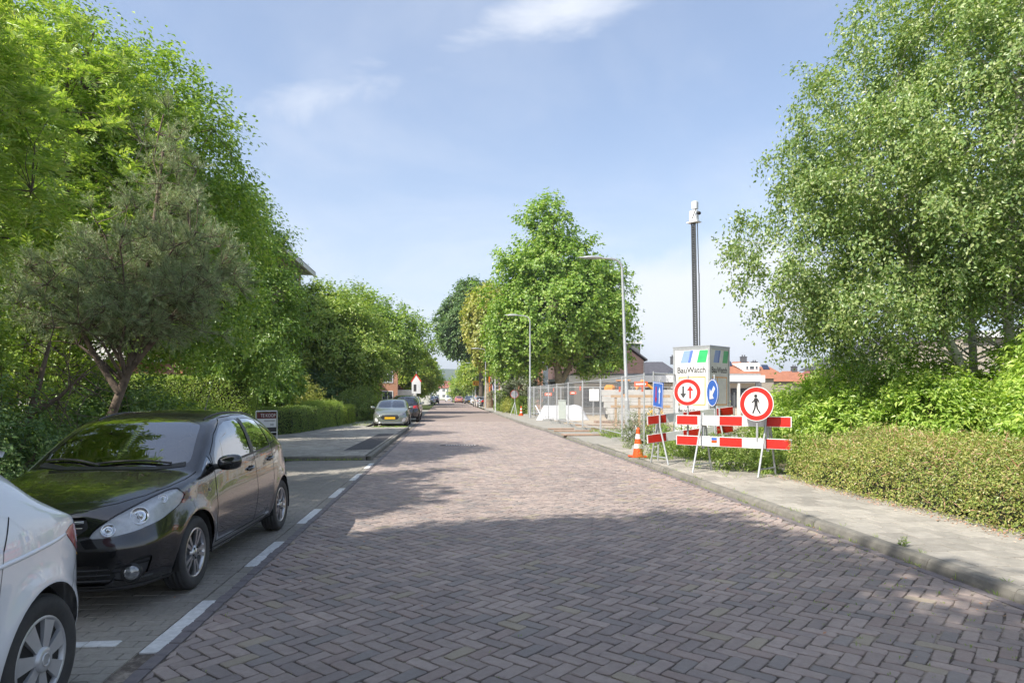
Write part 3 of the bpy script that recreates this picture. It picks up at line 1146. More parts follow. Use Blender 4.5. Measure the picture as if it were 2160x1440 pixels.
# bright ash with feathered leaves
def ash_tree(label, loc, ells, seed=21, n=1050):
    r = np.random.default_rng(seed)
    t = thing('ash_tree', label, 'tree', loc)
    ells = ells or [((0, 0, 5.6), (2.1, 1.9, 2.9)), ((-1.2, -.6, 4.2), (2.2, 1.8, 2.0)), ((.9, .2, 4.3), (1.3, 1.3, 1.8)), ((.2, 0, 7.3), (1.2, 1.2, 1.6))]
    C, O = crown_centres(ells, n, r, .36, .2)
    mb = MB()
    limb_paths(mb, [(0, 0, 0), (.05, 0, 2), (.1, .05, 4.9), (.15, 0, 8.2)], [.13, .10, .07, .02], C, r, 14, frac=.2, twig_share=.5)
    mb.build('trunk', M['bark'], t)
    # each spray holds five pinnate leaves, each of thirteen leaflets
    k = 6
    c = np.repeat(C, k, 0)
    o = np.repeat(O, k, 0)
    d = unit(o * .8 + r.normal(size=c.shape) * .75 + np.array([0, 0, .15]))
    Lr = .36 * r.uniform(.7, 1.2, len(c))
    side = unit(np.cross(d, np.array([0, 0, 1.]) + r.normal(size=d.shape) * .3))
    nrm = unit(np.cross(side, d))
    P, N, D, S = [], [], [], []
    for q in range(13):
        tt = .22 + .78 * ((q // 2) / 6.)
        sg = 0 if q == 12 else (1 if q % 2 else -1)
        p = c + d * (tt * Lr)[:, None] - np.array([0, 0, 1]) * (.35 * tt ** 2 * Lr)[:, None]
        P.append(p)
        N.append(nrm + r.normal(size=p.shape) * .15)
        D.append(d * .55 + side * sg - np.array([0, 0, .25]))
        S.append(.125 * r.uniform(.8, 1.15, len(c)))
    V, F = leaf_arrays(np.concatenate(P), unit(np.concatenate(N)), np.concatenate(D), np.concatenate(S), .30, .05)
    link('crown', mesh_np('crown', V, F, L_['ash']), t)


ash_tree('bright yellow-green ash tree with feathered leaves at the left edge', (-7.5, 13.6, .07), None)
ash_tree('second ash out of sight beside the white car, mirrored in the dark windscreen', (-7.0, 7.5, .07), [((.3, 0, 5.4), (2.1, 1.9, 1.9)), ((1.0, .5, 4.4), (1.5, 1.5, 1.3))], 22, 520)


def needle_tree(name, label, loc, trunks, ells, n, seed, tufts, needles, nl, limbs, group=None):
    r = np.random.default_rng(seed)
    t = thing(name, label, 'tree', loc, 0, group)
    C, O = crown_centres(ells, n, r, .42, .5)
    mb = MB()
    for (pts, rr) in trunks[1:]:
        mb.tube(pts, rr, 8)
    limb_paths(mb, trunks[0][0], trunks[0][1], C, r, limbs, frac=.32, twig_share=.95, twig_r=.012)
    c = np.repeat(C, tufts, 0)
    o = np.repeat(O, tufts, 0)
    d = unit(o * .6 + r.normal(size=c.shape) * .6 + np.array([0, 0, .5]))
    L = r.uniform(.12, .30, len(c))
    e = c + d * L[:, None]
    for a, b in zip(c[::2], e[::2]):
        mb.tube([a, b], [.006, .003], 3, 0, cap=False)
    mb.build('trunk', M['bark_pine'], t)
    tt = r.uniform(.15, 1.05, len(c) * needles)
    B = np.repeat(c, needles, 0) + np.repeat(d * L[:, None], needles, 0) * tt[:, None]
    D = unit(np.repeat(d, needles, 0) * .85 + r.normal(size=B.shape) * .5)
    N = unit(np.cross(D, r.normal(size=B.shape)))
    V, F = leaf_arrays(B, N, D, nl * r.uniform(.7, 1.2, len(B)), .062, .0)
    link('crown', mesh_np('crown', V, F, L_['pine']), t)
    return t


needle_tree('pine_tree', 'blue-green scots pine with leaning bare trunk behind the black car', (-5.75, 11.2, .07),
            [([(0, 0, 0), (.20, .05, .9), (.62, .1, 2.1), (.85, .1, 3.4), (1.1, .1, 5.5)], [.082, .072, .06, .045, .02]),
             ([(.45, .05, 1.6), (.1, .0, 2.2), (-.2, -.1, 2.9)], [.06, .045, .02]), ([(.60, .1, 2.0), (1.2, .0, 2.7), (1.7, .0, 3.3)], [.055, .04, .02])],
            [((.65, .1, 3.4), (1.2, 1.15, 1.1)), ((1.15, .2, 4.7), (.55, .6, 1.2)), ((1.75, .0, 3.5), (.75, .8, .85)), ((-.45, -.1, 3.0), (.85, .9, .65)), ((.7, .0, 2.75), (1.2, .9, .38))],
            680, 31, 8, 40, .07, 15)

# second, half-dead pine with bare twigs to its left
def bare_shrub():
    r = np.random.default_rng(41)
    t = thing('dead_conifer', 'half dead conifer with bare grey twigs left of the leaning pine', 'tree', (-5.95, 9.7, .07))
    mb = MB()
    ends = []
    for (pts, rr) in (([(0, 0, 0), (.05, 0, .8), (.25, .05, 1.5), (.42, .1, 2.3)], [.075, .06, .045, .02]), ([(.05, 0, .75), (-.2, 0, 1.3), (-.25, 0, 2.0)], [.05, .035, .015]), ([(.2, 0, 1.3), (.55, .1, 1.55), (.9, .1, 1.9)], [.04, .025, .01])):
        mb.tube(pts, rr, 7)
        for i in range(20):
            q = r.uniform(.25, 1)
            p = np.array([np.interp(q, np.linspace(0, 1, len(pts)), [v[k] for v in pts]) for k in range(3)])
            d = unit((r.normal(size=(1, 3)) + [[-.25, 0, .15]]))[0]
            L = r.uniform(.3, .8)
            m = p + d * L * .5 + r.normal(size=3) * .06
            e = p + d * L + np.array([0, 0, -.12])
            mb.tube([p, m, e], [.010, .007, .003], 4, 0, cap=False)
            ends.append(e)
            for j in range(5):
                f = e if j < 2 else m
                mb.tube([f, f + r.normal(size=3) * .16], [.004, .002], 3, 0, cap=False)
    mb.build('trunk', M['bark_pine'], t)
    E = np.array(ends)[::3] + np.array([0, 0, .1])
    V, F = sprays(E, unit(r.normal(size=E.shape)), r, 3, 8, .25, .05, .0, .5, .5, .3, .9, .03)
    link('foliage', mesh_np('foliage', V, F, L_['mid']), t)


bare_shrub()
near_left = [
    ((-5.95, 9.3), [((-.5, 0, 1.1), (.8, .8, 1.2)), ((-.4, -.1, 2.2), (.6, .6, .9))], 'mid', .075, 'tall leafy shrub at the left edge behind the white car'),
    ((-5.6, 8.7), [((0, 0, .7), (.85, .8, .9))], 'dark', .06, 'low dark shrub at the left edge above the white car'),
    ((-7.4, 12.0), [((0, 0, 1.6), (1.3, 1.2, 1.9)), ((.2, 0, 2.9), (1.1, 1, 1.1))], 'mid', .085, 'high green shrub under the bright ash tree'),
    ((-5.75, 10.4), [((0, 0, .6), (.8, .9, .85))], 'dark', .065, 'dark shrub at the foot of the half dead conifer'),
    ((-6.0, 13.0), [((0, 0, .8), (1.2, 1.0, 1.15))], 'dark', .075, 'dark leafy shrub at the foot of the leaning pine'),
    ((-6.3, 16.0), [((0, 0, .6), (1.3, 1.1, .8)), ((.7, .3, .5), (.9, .9, .7))], 'mid', .075, 'green shrub behind the roof of the black car'),
    ((-8.0, 18.6), [((0, 0, .7), (1.2, 1.1, .9))], 'mid', .09, 'green shrub before the left end of the tall clipped hedge'),
]
for i, (p, e, lf, s, lab) in enumerate(near_left):
    shrub('shrub', lab, 'shrub', (p[0], p[1], .07), e, 230, L_[lf], s, 5, 11, .32, 'shrubs in the left garden', 50 + i, aspect=.5)

hedge('tall_hedge', 'tall square clipped hedge standing across the garden behind the black car', (-10.2, 24.6, .07), [(-3.9, 0), (3.1, 0)], 1.1, 2.2, L_['mid'], .055, 1500, 61, loose=.05, core='hedge_core')
hedge('low_hedge', 'low clipped dark hedge beside the left pavement, in front of the sale board', (0, 0, .07), [(-8.9, 26.1), (-7.9, 26.5), (-7.25, 27.0), (-6.9, 27.8), (-6.72, 28.8), (-6.45, 31.2)], .95, 1.05, L_['hedge'], .045, 1500, 62, 'clipped hedges along the left pavement', loose=.04)
hedge('low_hedge', 'low clipped hedge with pale unclipped top shoots, beyond the dark one', (0, 0, .07), [(-6.75, 31.4), (-6.3, 35.6)], 1.25, 1.18, L_['mid'], .045, 1300, 63, 'clipped hedges along the left pavement', loose=.05, shoots=260)
hedge('low_hedge', 'short sunlit yellow-green hedge end beyond the pale topped hedge', (0, 0, .07), [(-6.3, 35.8), (-6.0, 38.8)], 1.0, 1.0, L_['bright'], .045, 1200, 64, 'clipped hedges along the left pavement', loose=.04)
for (p, rr, lab, sd_) in (((-6.0, 40.6), (.95, .95, 1.0), 'round clipped dark bush, nearer of the two by the green car', 65), ((-5.65, 42.0), (1.0, .95, 1.15), 'round clipped dark bush, farther of the two by the green car', 66)):
    shrub('clipped_bush', lab, 'bush', (p[0], p[1], .07), [((0, 0, rr[2] * .85), rr)], 330, L_['hedge'], .055, 5, 8, .16, 'round clipped bushes', sd_, shell=.16, rough=.05, aspect=.6)
shrub('shrub', 'bright yellow-green shrub left of the green parked car', 'shrub', (-5.35, 43.4, .05), [((0, 0, .6), (1.25, 1.0, .75))], 220, L_['bright'], .085, 4, 9, .28, None, 67)
shrub('young_maple', 'small round maple on thin pale stems behind the low hedge', 'tree', (-8.0, 31.0, .07), [((0, 0, 2.5), (1.5, 1.4, 1.35)), ((-.3, 0, 1.9), (1.1, 1.1, .9))], 300, L_['linden2'], .12, 5, 10, .4, None, 68, aspect=.7)
shrub('shrub', 'light green feathery shrub behind the low hedge', 'shrub', (-8.2, 35.2, .07), [((0, 0, 1.1), (1.8, 1.4, 1.4))], 320, L_['plane2'], .10, 5, 10, .4, None, 69)
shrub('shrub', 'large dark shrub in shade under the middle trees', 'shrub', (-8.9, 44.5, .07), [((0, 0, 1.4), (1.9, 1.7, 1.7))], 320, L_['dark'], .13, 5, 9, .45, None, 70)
shrub('shrub', 'yellow-green shrub on the left beyond the tall clipped hedge', 'shrub', (-10.6, 34.0, .07), [((0, 0, 1.7), (2.6, 1.6, 1.9))], 420, L_['mid'], .14, 5, 10, .5, None, 71)
# middle row of street trees on the left
tree('hornbeam_tree', 'broad yellowish green tree right of the apartment building', 'tree', (-8.5, 47.0, .07), [(0, 0, 0), (0, 0, 3), (.1, 0, 6), (0, 0, 8.6)], [.26, .22, .15, .05],
     [((0, 0, 5.6), (3.3, 3.3, 3.7)), ((1.9, 0, 4.2), (2.6, 2.6, 2.6)), ((-2.0, 0, 3.8), (2.4, 2.6, 2.4))], 950, L_['mid'], 6, 11, .85, .22, group='street trees on the left', seed=81, limbs=14, flat=.12)
tree('oak_tree', 'spreading open oak with thick trunk behind the green parked car', 'tree', (-6.85, 60.0, .05), [(0, 0, 0), (.05, 0, 2.6), (.3, 0, 5.2), (.5, 0, 9.6)], [.42, .36, .26, .06],
     [((-.9, 0, 7.2), (4.4, 3.6, 3.3)), ((2.1, -.6, 6.2), (2.9, 2.6, 2.6)), ((-3.2, 0, 8.0), (3.2, 3.0, 2.6)), ((-1.9, -1, 5.4), (3.4, 2.4, 1.9))], 900, L_['linden'], 6, 10, 1.0, .26, group='street trees on the left', seed=82, limbs=18, frac=.3, shell=.5, flat=.14)
for i, (x, y, s, lf, lab) in enumerate((( -5.8, 92., 1.0, 'bright', 'bright green street tree beyond the parked cars, nearest of the far row'), (-5.6, 106., 1.0, 'plane', 'bright street tree behind the silver parked car'),
                                       (-6.6, 124., 1.05, 'mid', 'far street tree closing the left row'), (-13.5, 82., 1.0, 'bright', 'bright tree behind the far orange brick house'))):
    tree('street_tree', lab, 'tree', (x, y, .03), [(0, 0, 0), (0, 0, 2.6), (.1, 0, 4.6), (0, 0, 7.4)], [.40, .34, .22, .06],
         [((0, 0, 5.3 * s), (3.3 * s, 3.2, 3.0 * s)), ((.6, 0, 3.9), (3.0, 2.8, 1.9))], 480, L_[lf], 6, 8, .9, .36, group='street trees on the left', seed=90 + i, limbs=10, frac=.35, flat=.15)

# --- trees beside and behind the camera whose shade lies across the road
tree('linden_tree', 'linden beside the photographer whose shade covers the near road', 'tree', (-6.2, -.2, .07), [(0, 0, 0), (0, 0, 3), (0, 0, 6), (0, 0, 9.5)], [.28, .24, .16, .05],
     [((0, 0, 7.2), (3.6, 3.7, 3.7)), ((.9, 1.2, 8.2), (2.4, 2.4, 2.2))], 820, L_['linden'], 6, 10, .8, .24, seed=101, limbs=12, flat=.1)
tree('linden_tree', 'linden behind the photographer at the start of the parking bay', 'tree', (-6.0, -6.5, .07), [(0, 0, 0), (0, 0, 3), (0, 0, 6), (0, 0, 9.5)], [.28, .24, .16, .05],
     [((0, 0, 7.2), (3.6, 3.8, 3.7)), ((1.0, 1.0, 8.2), (2.4, 2.4, 2.4))], 820, L_['linden'], 6, 9, .8, .26, seed=102, limbs=12, flat=.1)

# --- right: birch
def birch():
    r = np.random.default_rng(111)
    t = thing('birch_tree', 'large birch with several white trunks filling the right side', 'tree', (12.15, 12.9, .075))
    ells = [((.3, 0, 7.4), (4.2, 3.4, 4.8)), ((-3.7, .2, 4.9), (2.7, 2.3, 2.8)), ((-2.1, 0, 7.1), (3.2, 2.8, 3.1)), ((2.6, 0, 6.0), (3.4, 2.8, 4.2)), ((1.3, .4, 10.4), (2.7, 2.4, 2.6)), ((-.3, .3, 4.9), (3.4, 2.4, 1.5)), ((3.2, -.6, 4.6), (2.4, 2.0, 1.4)), ((-3.5, .2, 3.5), (2.1, 1.8, 1.15))]
    C, O = crown_centres(ells, 3300, r, .42, .14)
    C = C[C[:, 2] > np.where(np.abs(C[:, 0] + .2) < 2.2, 3.0, 2.2)]
    O = O[:len(C)]
    O = unit((C - np.array([0, 0, 6.])) * .6 + r.normal(size=C.shape))
    trunks = [([(.15, -.2, 0), (.2, -.25, 1.6), (.42, -.2, 3.2), (.35, -.1, 5.4), (.5, 0, 9.5)], [.145, .125, .105, .08, .03]),
              ([(-.35, .1, 0), (-.50, .15, 1.5), (-.62, .2, 3.4), (-.5, .2, 6), (-.3, .2, 9)], [.12, .105, .09, .06, .02]),
              ([(-.75, .2, 0), (-1.25, .2, 1.5), (-1.9, .3, 2.8), (-2.9, .3, 4.6), (-3.6, .3, 6.2)], [.125, .11, .09, .055, .02]),
              ([(-.75, .5, 0), (-1.02, .6, 1.8), (-1.1, .6, 3.6), (-1.5, .6, 6.5)], [.10, .085, .065, .025]),
              ([(.8, .4, 0), (1.2, .5, 1.6), (2.0, .5, 3.2), (2.9, .5, 5.6)], [.12, .10, .08, .03])]
    for q, (pts, rr) in enumerate(trunks):
        mb = MB()
        mb.tube(pts, rr, 10)
        tp = np.array(pts, float)
        near = C[r.choice(len(C), 420, replace=False)]
        for e in near[q::5]:
            hz = np.clip(e[2] * .78, tp[1, 2], tp[-1, 2])
            s = np.array([np.interp(hz, tp[:, 2], tp[:, k]) for k in range(3)])
            L = np.linalg.norm(e - s)
            if L < 4.2:
                m = (s + e) / 2 + np.array([0, 0, L * .14]) + r.normal(size=3) * .08
                mb.tube([s, m, e], [.022, .013, .004], 4, 0, cap=False)
        mb.build('trunk', M['birch_bark'], t)
    V, F = sprays(C, O, r, 9, 13, .50, .080, .55, .25, .62, .25, .95, .06)
    link('crown', mesh_np('crown', V, F, L_['birch']), t)


def birch_bark():
    m = bpy.data.materials.new('birch_bark')
    m.use_nodes = True
    k = NT(m.node_tree)
    p = k.n('ShaderNodeBsdfPrincipled')
    p.inputs['Roughness'].default_value = .8
    tc = k.n('ShaderNodeTexCoord')
    v = k.vm('MULTIPLY', tc.outputs['Object'], (3., 3., 14.))
    a = k.noise(v, 1.6, 4, .6)
    b = k.noise(tc.outputs['Object'], 2.2, 4, .6)
    f = k.m('MAXIMUM', k.rng(a, .60, .66), k.rng(b, .62, .70))
    k.put(p.inputs['Base Color'], k.mix(f, (.56, .53, .48), (.06, .05, .045)))
    o = k.n('ShaderNodeOutputMaterial')
    k.put(o.inputs[0], p.outputs[0])
    M['birch_bark'] = m


birch_bark()
birch()
right_shrubs = [
    ((8.7, 16.3), [((0, 0, .75), (1.1, 1.1, 1.0))], 'big-leaved green shrub just right of the no-pedestrians sign'),
    ((9.0, 14.9), [((0, 0, .9), (1.3, 1.1, 1.3)), ((.2, .2, 1.75), (.8, .8, .7))], 'green shrub second from the red and white barrier'),
    ((10.4, 13.9), [((0, 0, 1.0), (1.4, 1.2, 1.4)), ((-.2, .3, 2.0), (.8, .8, .75))], 'green dogwood shrub under the leaning birch trunk'),
    ((11.3, 12.2), [((0, 0, 1.0), (1.4, 1.2, 1.5)), ((.3, .2, 2.0), (.9, .8, .8))], 'bright dogwood shrub in front of the white birch trunks'),
    ((10.5, 10.4), [((0, 0, 1.1), (1.4, 1.1, 1.55)), ((.2, .3, 2.2), (.9, .8, .85))], 'bright tall dogwood shrub at the right edge'),
    ((9.3, 12.4), [((0, 0, .8), (1.1, 1.0, 1.15)), ((.1, .2, 1.4), (.7, .7, .6))], 'small bright shrub between the low hedge and the birch'),
    ((9.3, 9.4), [((0, 0, .85), (1.0, .9, 1.15))], 'low green shrub behind the low hedge at the right edge'),
    ((8.3, 13.5), [((0, 0, .7), (.9, .9, .95))], 'small big-leaved shrub behind the left end of the low hedge'),
]
for i, (p, e, lab) in enumerate(right_shrubs):
    shrub('shrub', lab, 'shrub', (p[0], p[1], .075), e, 330, L_['shrub'], .105, 6, 10, .34, 'green shrubs under the birch', 120 + i, droop=.22, aspect=.42, up=.6)
hedge('low_hedge', 'rough low sprawling hedge with olive and straw tints along the right pavement', (0, 0, .075), [(7.42, 4.2), (7.40, 8.0), (7.34, 11.9)], 2.3, .86, L_['cotone'], .042, 2600, 131, None, loose=.11, shoots=2600, aspect=.45,
      profile=[(-1.15, .02), (-1.08, .36), (-.75, .60), (-.1, .78), (.6, .84), (1.1, .66), (1.15, .02)])
hd = [o for o in COL.objects if o.get('label', '').startswith('rough low')][0]
r = np.random.default_rng(132)
n = 1200
yy, a = r.uniform(4.2, 11.9, n), r.uniform(-1.1, 1.0, n)
P = np.stack([7.40 + a, yy, np.interp(a, [-1.15, -1.08, -.75, -.1, .6, 1.1], [.1, .38, .64, .84, .9, .7]) * np.where(a < -1.0, r.uniform(.1, 1, n), 1) + r.normal(0, .03, n)], 1)
D = unit(r.normal(size=P.shape) + np.array([-.3, 0, .15]))
V, F = leaf_arrays(P, unit(r.normal(size=P.shape)), D, r.uniform(.08, .24, n), .055, .0)
link('twigs', mesh_np('twigs', V, F, L_['dry']), hd, kind='stuff')
# weeds and ground cover behind the barriers
shrub('weed_patch', 'low bright weeds growing under the red and white barrier', 'weeds', (5.95, 13.6, .09), [((0, 0, .2), (.75, .55, .38)), ((.6, -.6, .15), (.5, .5, .3))], 120, L_['weed'], .055, 5, 8, .16, None, 133, bark='stem', stem_r=.006)
shrub('weed_patch', 'taller weeds growing between the barrier and the white container', 'weeds', (6.9, 15.4, .09), [((0, 0, .35), (1.3, .7, .55)), ((-1.4, .9, .3), (.8, .6, .55))], 190, L_['weed'], .06, 5, 9, .2, None, 134, bark='stem', stem_r=.006)
shrub('weed_patch', 'grey-green weeds at the foot of the near lamp post', 'weeds', (5.75, 19.6, .09), [((0, 0, .35), (.6, .8, .65))], 110, L_['grey'], .06, 5, 9, .22, None, 135, bark='stem', stem_r=.006)
weed('tall weed with yellow flowers inside the fence', (6.2, 20.6, .085), 1.5, seed=136, stems=7, per=12, size=.10, spread=.12, flower=48)
weed('leafy weed growing up in front of the near traffic cone', (4.55, 16.0, .09), .55, seed=137, stems=4, per=10, size=.085, spread=.06)
weed('leafy weed right of the near traffic cone', (4.85, 15.9, .09), .45, seed=138, stems=4, per=10, size=.075, spread=.08)
weed('small weed sprouting from the kerb by the low hedge', (4.60, 6.55, .085), .11, seed=139, stems=6, per=6, size=.045, spread=.025, aspect=.5)
weed('grey-green bushy weed behind the fence by the concrete slabs', (8.0, 31.0, .09), 1.5, 'grey', seed=140, stems=12, per=14, size=.14, spread=.3)

# right street trees
tree('plane_tree', 'large plane tree with forked pale trunk behind the mesh fence', 'tree', (8.4, 52.6, .085), [(0, 0, 0), (0, 0, 2.6), (-.35, 0, 4.8), (-.55, 0, 9), (-.5, 0, 15.6)], [.40, .34, .24, .16, .04],
     [((-.2, 0, 7.9), (5.4, 4.8, 3.7)), ((-.3, 0, 11.2), (3.8, 3.6, 3.2)), ((-1.0, 0, 14.6), (1.8, 1.8, 2.6)), ((3.0, -.4, 6.6), (2.9, 3.0, 2.9)), ((2.1, 0, 10.4), (2.6, 2.4, 2.3)), ((-3.4, 0, 6.4), (2.6, 3, 2.6))],
     1350, L_['plane'], 6, 12, .9, .225, 'bark_plane', 'street trees on the right', 141, 20, frac=.25, aspect=.85, shell=.34, rough=.42, flat=.12)
mb = MB()
mb.tube([(8.45, 52.6, 2.5), (9.2, 52.6, 3.9), (10.0, 52.6, 5.6), (10.8, 52.6, 7.8)], [.26, .22, .15, .05], 8)
lim = mb.build('limb', M['bark_plane'])
lim.parent = [o for o in COL.objects if o.get('label', '').startswith('large plane')][0]
lim.matrix_parent_inverse = Matrix.Translation((-8.4, -52.6, -.085))
tree('plane_tree', 'yellowish plane tree between the large plane and the dark linden', 'tree', (4.35, 82.5, .08), [(0, 0, 0), (0, 0, 3.8), (.2, 0, 7), (.1, 0, 12)], [.62, .40, .28, .06],
     [((1.0, 0, 10.0), (3.6, 3.6, 4.6)), ((2.0, -.6, 7.2), (3.4, 3, 2.6)), ((.2, -.5, 11.6), (2.6, 2.4, 3.2))], 820, L_['plane2'], 6, 10, 1.1, .34, 'bark_plane', 'street trees on the right', 142, 14, frac=.35, aspect=.85, flat=.15)
tree('linden_tree', 'dense dark green linden overhanging the street on the right', 'tree', (4.05, 96.5, .08), [(0, 0, 0), (0, 0, 5), (-.2, 0, 9), (-.6, 0, 15)], [.36, .32, .24, .06],
     [((-1.6, 0, 12.0), (4.6, 4.2, 4.8)), ((-3.2, 0, 10.2), (3.0, 3.0, 2.6)), ((-1.0, 0, 15.4), (2.6, 2.4, 2.6))], 900, L_['dark'], 6, 9, 1.1, .38, group='street trees on the right', seed=143, limbs=14, frac=.45, shell=.25, flat=.12)
tree('street_tree', 'small yellow-green tree behind the orange detour sign', 'tree', (4.3, 118.0, .05), [(0, 0, 0), (0, 0, 2.6), (.1, 0, 4.6), (0, 0, 7.4)], [.25, .2, .14, .05],
     [((0, 0, 5.6), (3.4, 3.0, 3.4))], 260, L_['bright'], 5, 8, .9, .36, group='street trees on the right', seed=144, limbs=9, flat=.15)
tree('street_tree', 'far dark green tree beside the white parked van', 'tree', (1.9, 150.0, .03), [(0, 0, 0), (0, 0, 2), (0, 0, 5.4)], [.2, .16, .05],
     [((0, 0, 3.4), (2.6, 2.6, 3.0))], 220, L_['mid'], 5, 7, .9, .38, group='street trees on the right', seed=145, limbs=8, flat=.15)
shrub('grey_bush', 'grey-green rounded bush left of the mesh fence end', 'bush', (6.0, 63.0, .08), [((0, 0, 3.2), (2.3, 2.2, 2.9)), ((.8, 0, 2.0), (2, 2, 2))], 420, L_['grey'], .20, 5, 9, .5, None, 146)
hedge('low_hedge', 'clipped green hedge beside the far round sign and cone', (0, 0, .085), [(5.75, 52.0), (5.6, 57.5)], 1.2, 1.35, L_['mid'], .075, 700, 147, loose=.06)
hedge('low_hedge', 'dark hedge with sloping bright top beyond the far round sign', (0, 0, .085), [(5.2, 62), (4.9, 70)], 1.2, 1.9, L_['hedge'], .09, 600, 148, loose=.06)
shrub('garden_plants', 'straw coloured garden plants beside the far round sign', 'plants', (5.0, 58.5, .085), [((0, 0, .5), (.7, 1.6, .7))], 120, L_['plane2'], .10, 4, 8, .3, None, 149)
for i, (x, y, s, lf, lab) in enumerate(((13.5, 66., 1.6, 'mid', 'green garden bush beyond the yellow excavator'), (19.0, 60., 1.4, 'mid', 'garden bush before the low brick school building'), (15.8, 42., 1.0, 'shrub', 'bushy plants behind the round pedestrian sign'),
                                        (17.5, 88., 2.2, 'dark', 'far dark bush left of the white container'), (20.5, 90., 2.0, 'grey', 'far grey bush left of the white container'))):
    shrub('bush', lab, 'bush', (x, y, .085), [((0, 0, s * .8), (s * 1.6, s, s))], 260, L_[lf], .13 + .05 * s, 5, 8, .4, 'bushes beyond the site', 150 + i)
# grass and leaf litter along the edges: uncountable
r = np.random.default_rng(160)
lst = []
for i in range(300):
    tuft(lst, (r.uniform(2.4, 4.4), r.uniform(3.4, 9.5), -.004), r, int(r.integers(2, 6)), r.uniform(.012, .035), .006, .02)
for i in range(120):
    tuft(lst, (r.uniform(-1.7, 2.6), r.uniform(3.6, 8), -.006), r, 3, r.uniform(.01, .02), .006, .02)
for i in range(260):
    y = r.uniform(3.5, 26)
    x = edge(RIGHT, y) + r.choice([-.012, .0, .12], p=[.5, .3, .2]) + r.normal(0, .015)
    tuft(lst, (x, y, .0 if x < edge(RIGHT, y) + .03 else PZ), r, int(r.integers(2, 9)), r.uniform(.02, .07), .006, .03)
for i in range(150):
    y = r.uniform(12, 21)
    tuft(lst, (r.uniform(5.0, 6.4), y, PZ), r, int(r.integers(4, 12)), r.uniform(.04, .16), .008, .05)
for i in range(140):
    tuft(lst, (r.uniform(-3.9, -2.2), 33.2 + r.normal(0, .25), .05), r, 8, .10, .01, .08)
for i in range(60):
    tuft(lst, (r.uniform(-4.2, -2.3), 17.25 + r.normal(0, .04), .0), r, 6, .06, .008, .05)
for i in range(500):
    tuft(lst, (r.uniform(-6.8, -4.4), r.uniform(34, 46), .05), r, 6, .12, .012, .10)
for i in range(900):
    tuft(lst, (r.uniform(5.6, 8.5), r.uniform(15.5, 27), .085), r, 7, r.uniform(.1, .35), .012, .12)
V, F = join_arrays(lst)
tag(link('grass', mesh_np('grass', V, F, L_['weed']), kind='stuff'), 'short grass and seedlings along kerbs and fence', 'grass')
n = 900
P = np.stack([r.uniform(6.1, 6.45, n) , r.uniform(4, 12.5, n), np.full(n, PZ + .006)], 1)
P[:, 0] += np.abs(r.normal(0, .12, n)) * -1
V, F = leaf_arrays(P, unit(np.array([0, 0, 1.]) + r.normal(size=P.shape) * .3), r.normal(size=P.shape), .035 * r.uniform(.5, 1.3, n), .6)
n2 = 260
P2 = np.stack([np.where(r.uniform(size=n2) < .6, edge(RIGHT, 8) - np.abs(r.normal(0, .35, n2)), r.uniform(-4, 6.2, n2)), r.uniform(3.4, 16, n2), np.full(n2, .006)], 1)
P2[:, 2] += np.where(P2[:, 0] > 4.45, PZ, 0)
V2, F2 = leaf_arrays(P2, unit(np.array([0, 0, 1.]) + r.normal(size=P2.shape) * .25), r.normal(size=P2.shape), .03 * r.uniform(.4, 1.3, n2), .5)
F = np.concatenate([F, F2 + len(V)])
V = np.concatenate([V, V2])
tag(link('leaf_litter', mesh_np('leaf_litter', V, F, L_['dry']), kind='stuff'), 'brown leaf litter along the foot of the low hedge', 'leaf litter')
# ================================================================ CARS
def pchip(tab, s):
    """monotone cubic through (s, value) pairs"""
    x = np.array([a for a, _ in tab], float)
    y = np.array([b for _, b in tab], float)
    h = np.diff(x)
    dl = np.diff(y) / h
    m = np.zeros_like(y)
    m[0], m[-1] = dl[0], dl[-1]
    for i in range(1, len(x) - 1):
        if dl[i - 1] * dl[i] > 0:
            w1, w2 = 2 * h[i] + h[i - 1], h[i] + 2 * h[i - 1]
            m[i] = (w1 + w2) / (w1 / dl[i - 1] + w2 / dl[i])
    s = np.clip(np.asarray(s, float), x[0], x[-1])
    k = np.clip(np.searchsorted(x, s, 'right') - 1, 0, len(x) - 2)
    t = (s - x[k]) / h[k]
    return (2 * t**3 - 3 * t**2 + 1) * y[k] + (t**3 - 2 * t**2 + t) * h[k] * m[k] + (-2 * t**3 + 3 * t**2) * y[k + 1] + (t**3 - t**2) * h[k] * m[k + 1]


def seg_dist(P, A, B):
    d = B - A
    t = np.clip(((P - A) @ d) / max(d @ d, 1e-12), 0, 1)
    return np.linalg.norm(P - A - t[:, None] * d, axis=1)


def poly_sdf(P, poly):
    poly = np.array(poly, float)
    n = len(poly)
    dist = np.full(len(P), 1e9)
    inside = np.zeros(len(P), bool)
    for i in range(n):
        A, B = poly[i], poly[(i + 1) % n]
        dist = np.minimum(dist, seg_dist(P, A, B))
        c = (A[1] > P[:, 1]) != (B[1] > P[:, 1])
        with np.errstate(divide='ignore', invalid='ignore'):
            xx = (B[0] - A[0]) * (P[:, 1] - A[1]) / (B[1] - A[1]) + A[0]
        inside ^= c & (P[:, 0] < xx)
    return np.where(inside, -dist, dist)


def rounded(poly, r=.25, n=4):
    """round the corners of an outline (r = share of each side)"""
    out = []
    m = len(poly)
    for i in range(m):
        p0, p1, p2 = (np.array(poly[(i + k) % m], float) for k in (-1, 0, 1))
        a, b = p1 + (p0 - p1) * r, p1 + (p2 - p1) * r
        for t in np.linspace(0, 1, n):
            out.append(tuple((1 - t)**2 * a + 2 * t * (1 - t) * p1 + t * t * b))
    return out


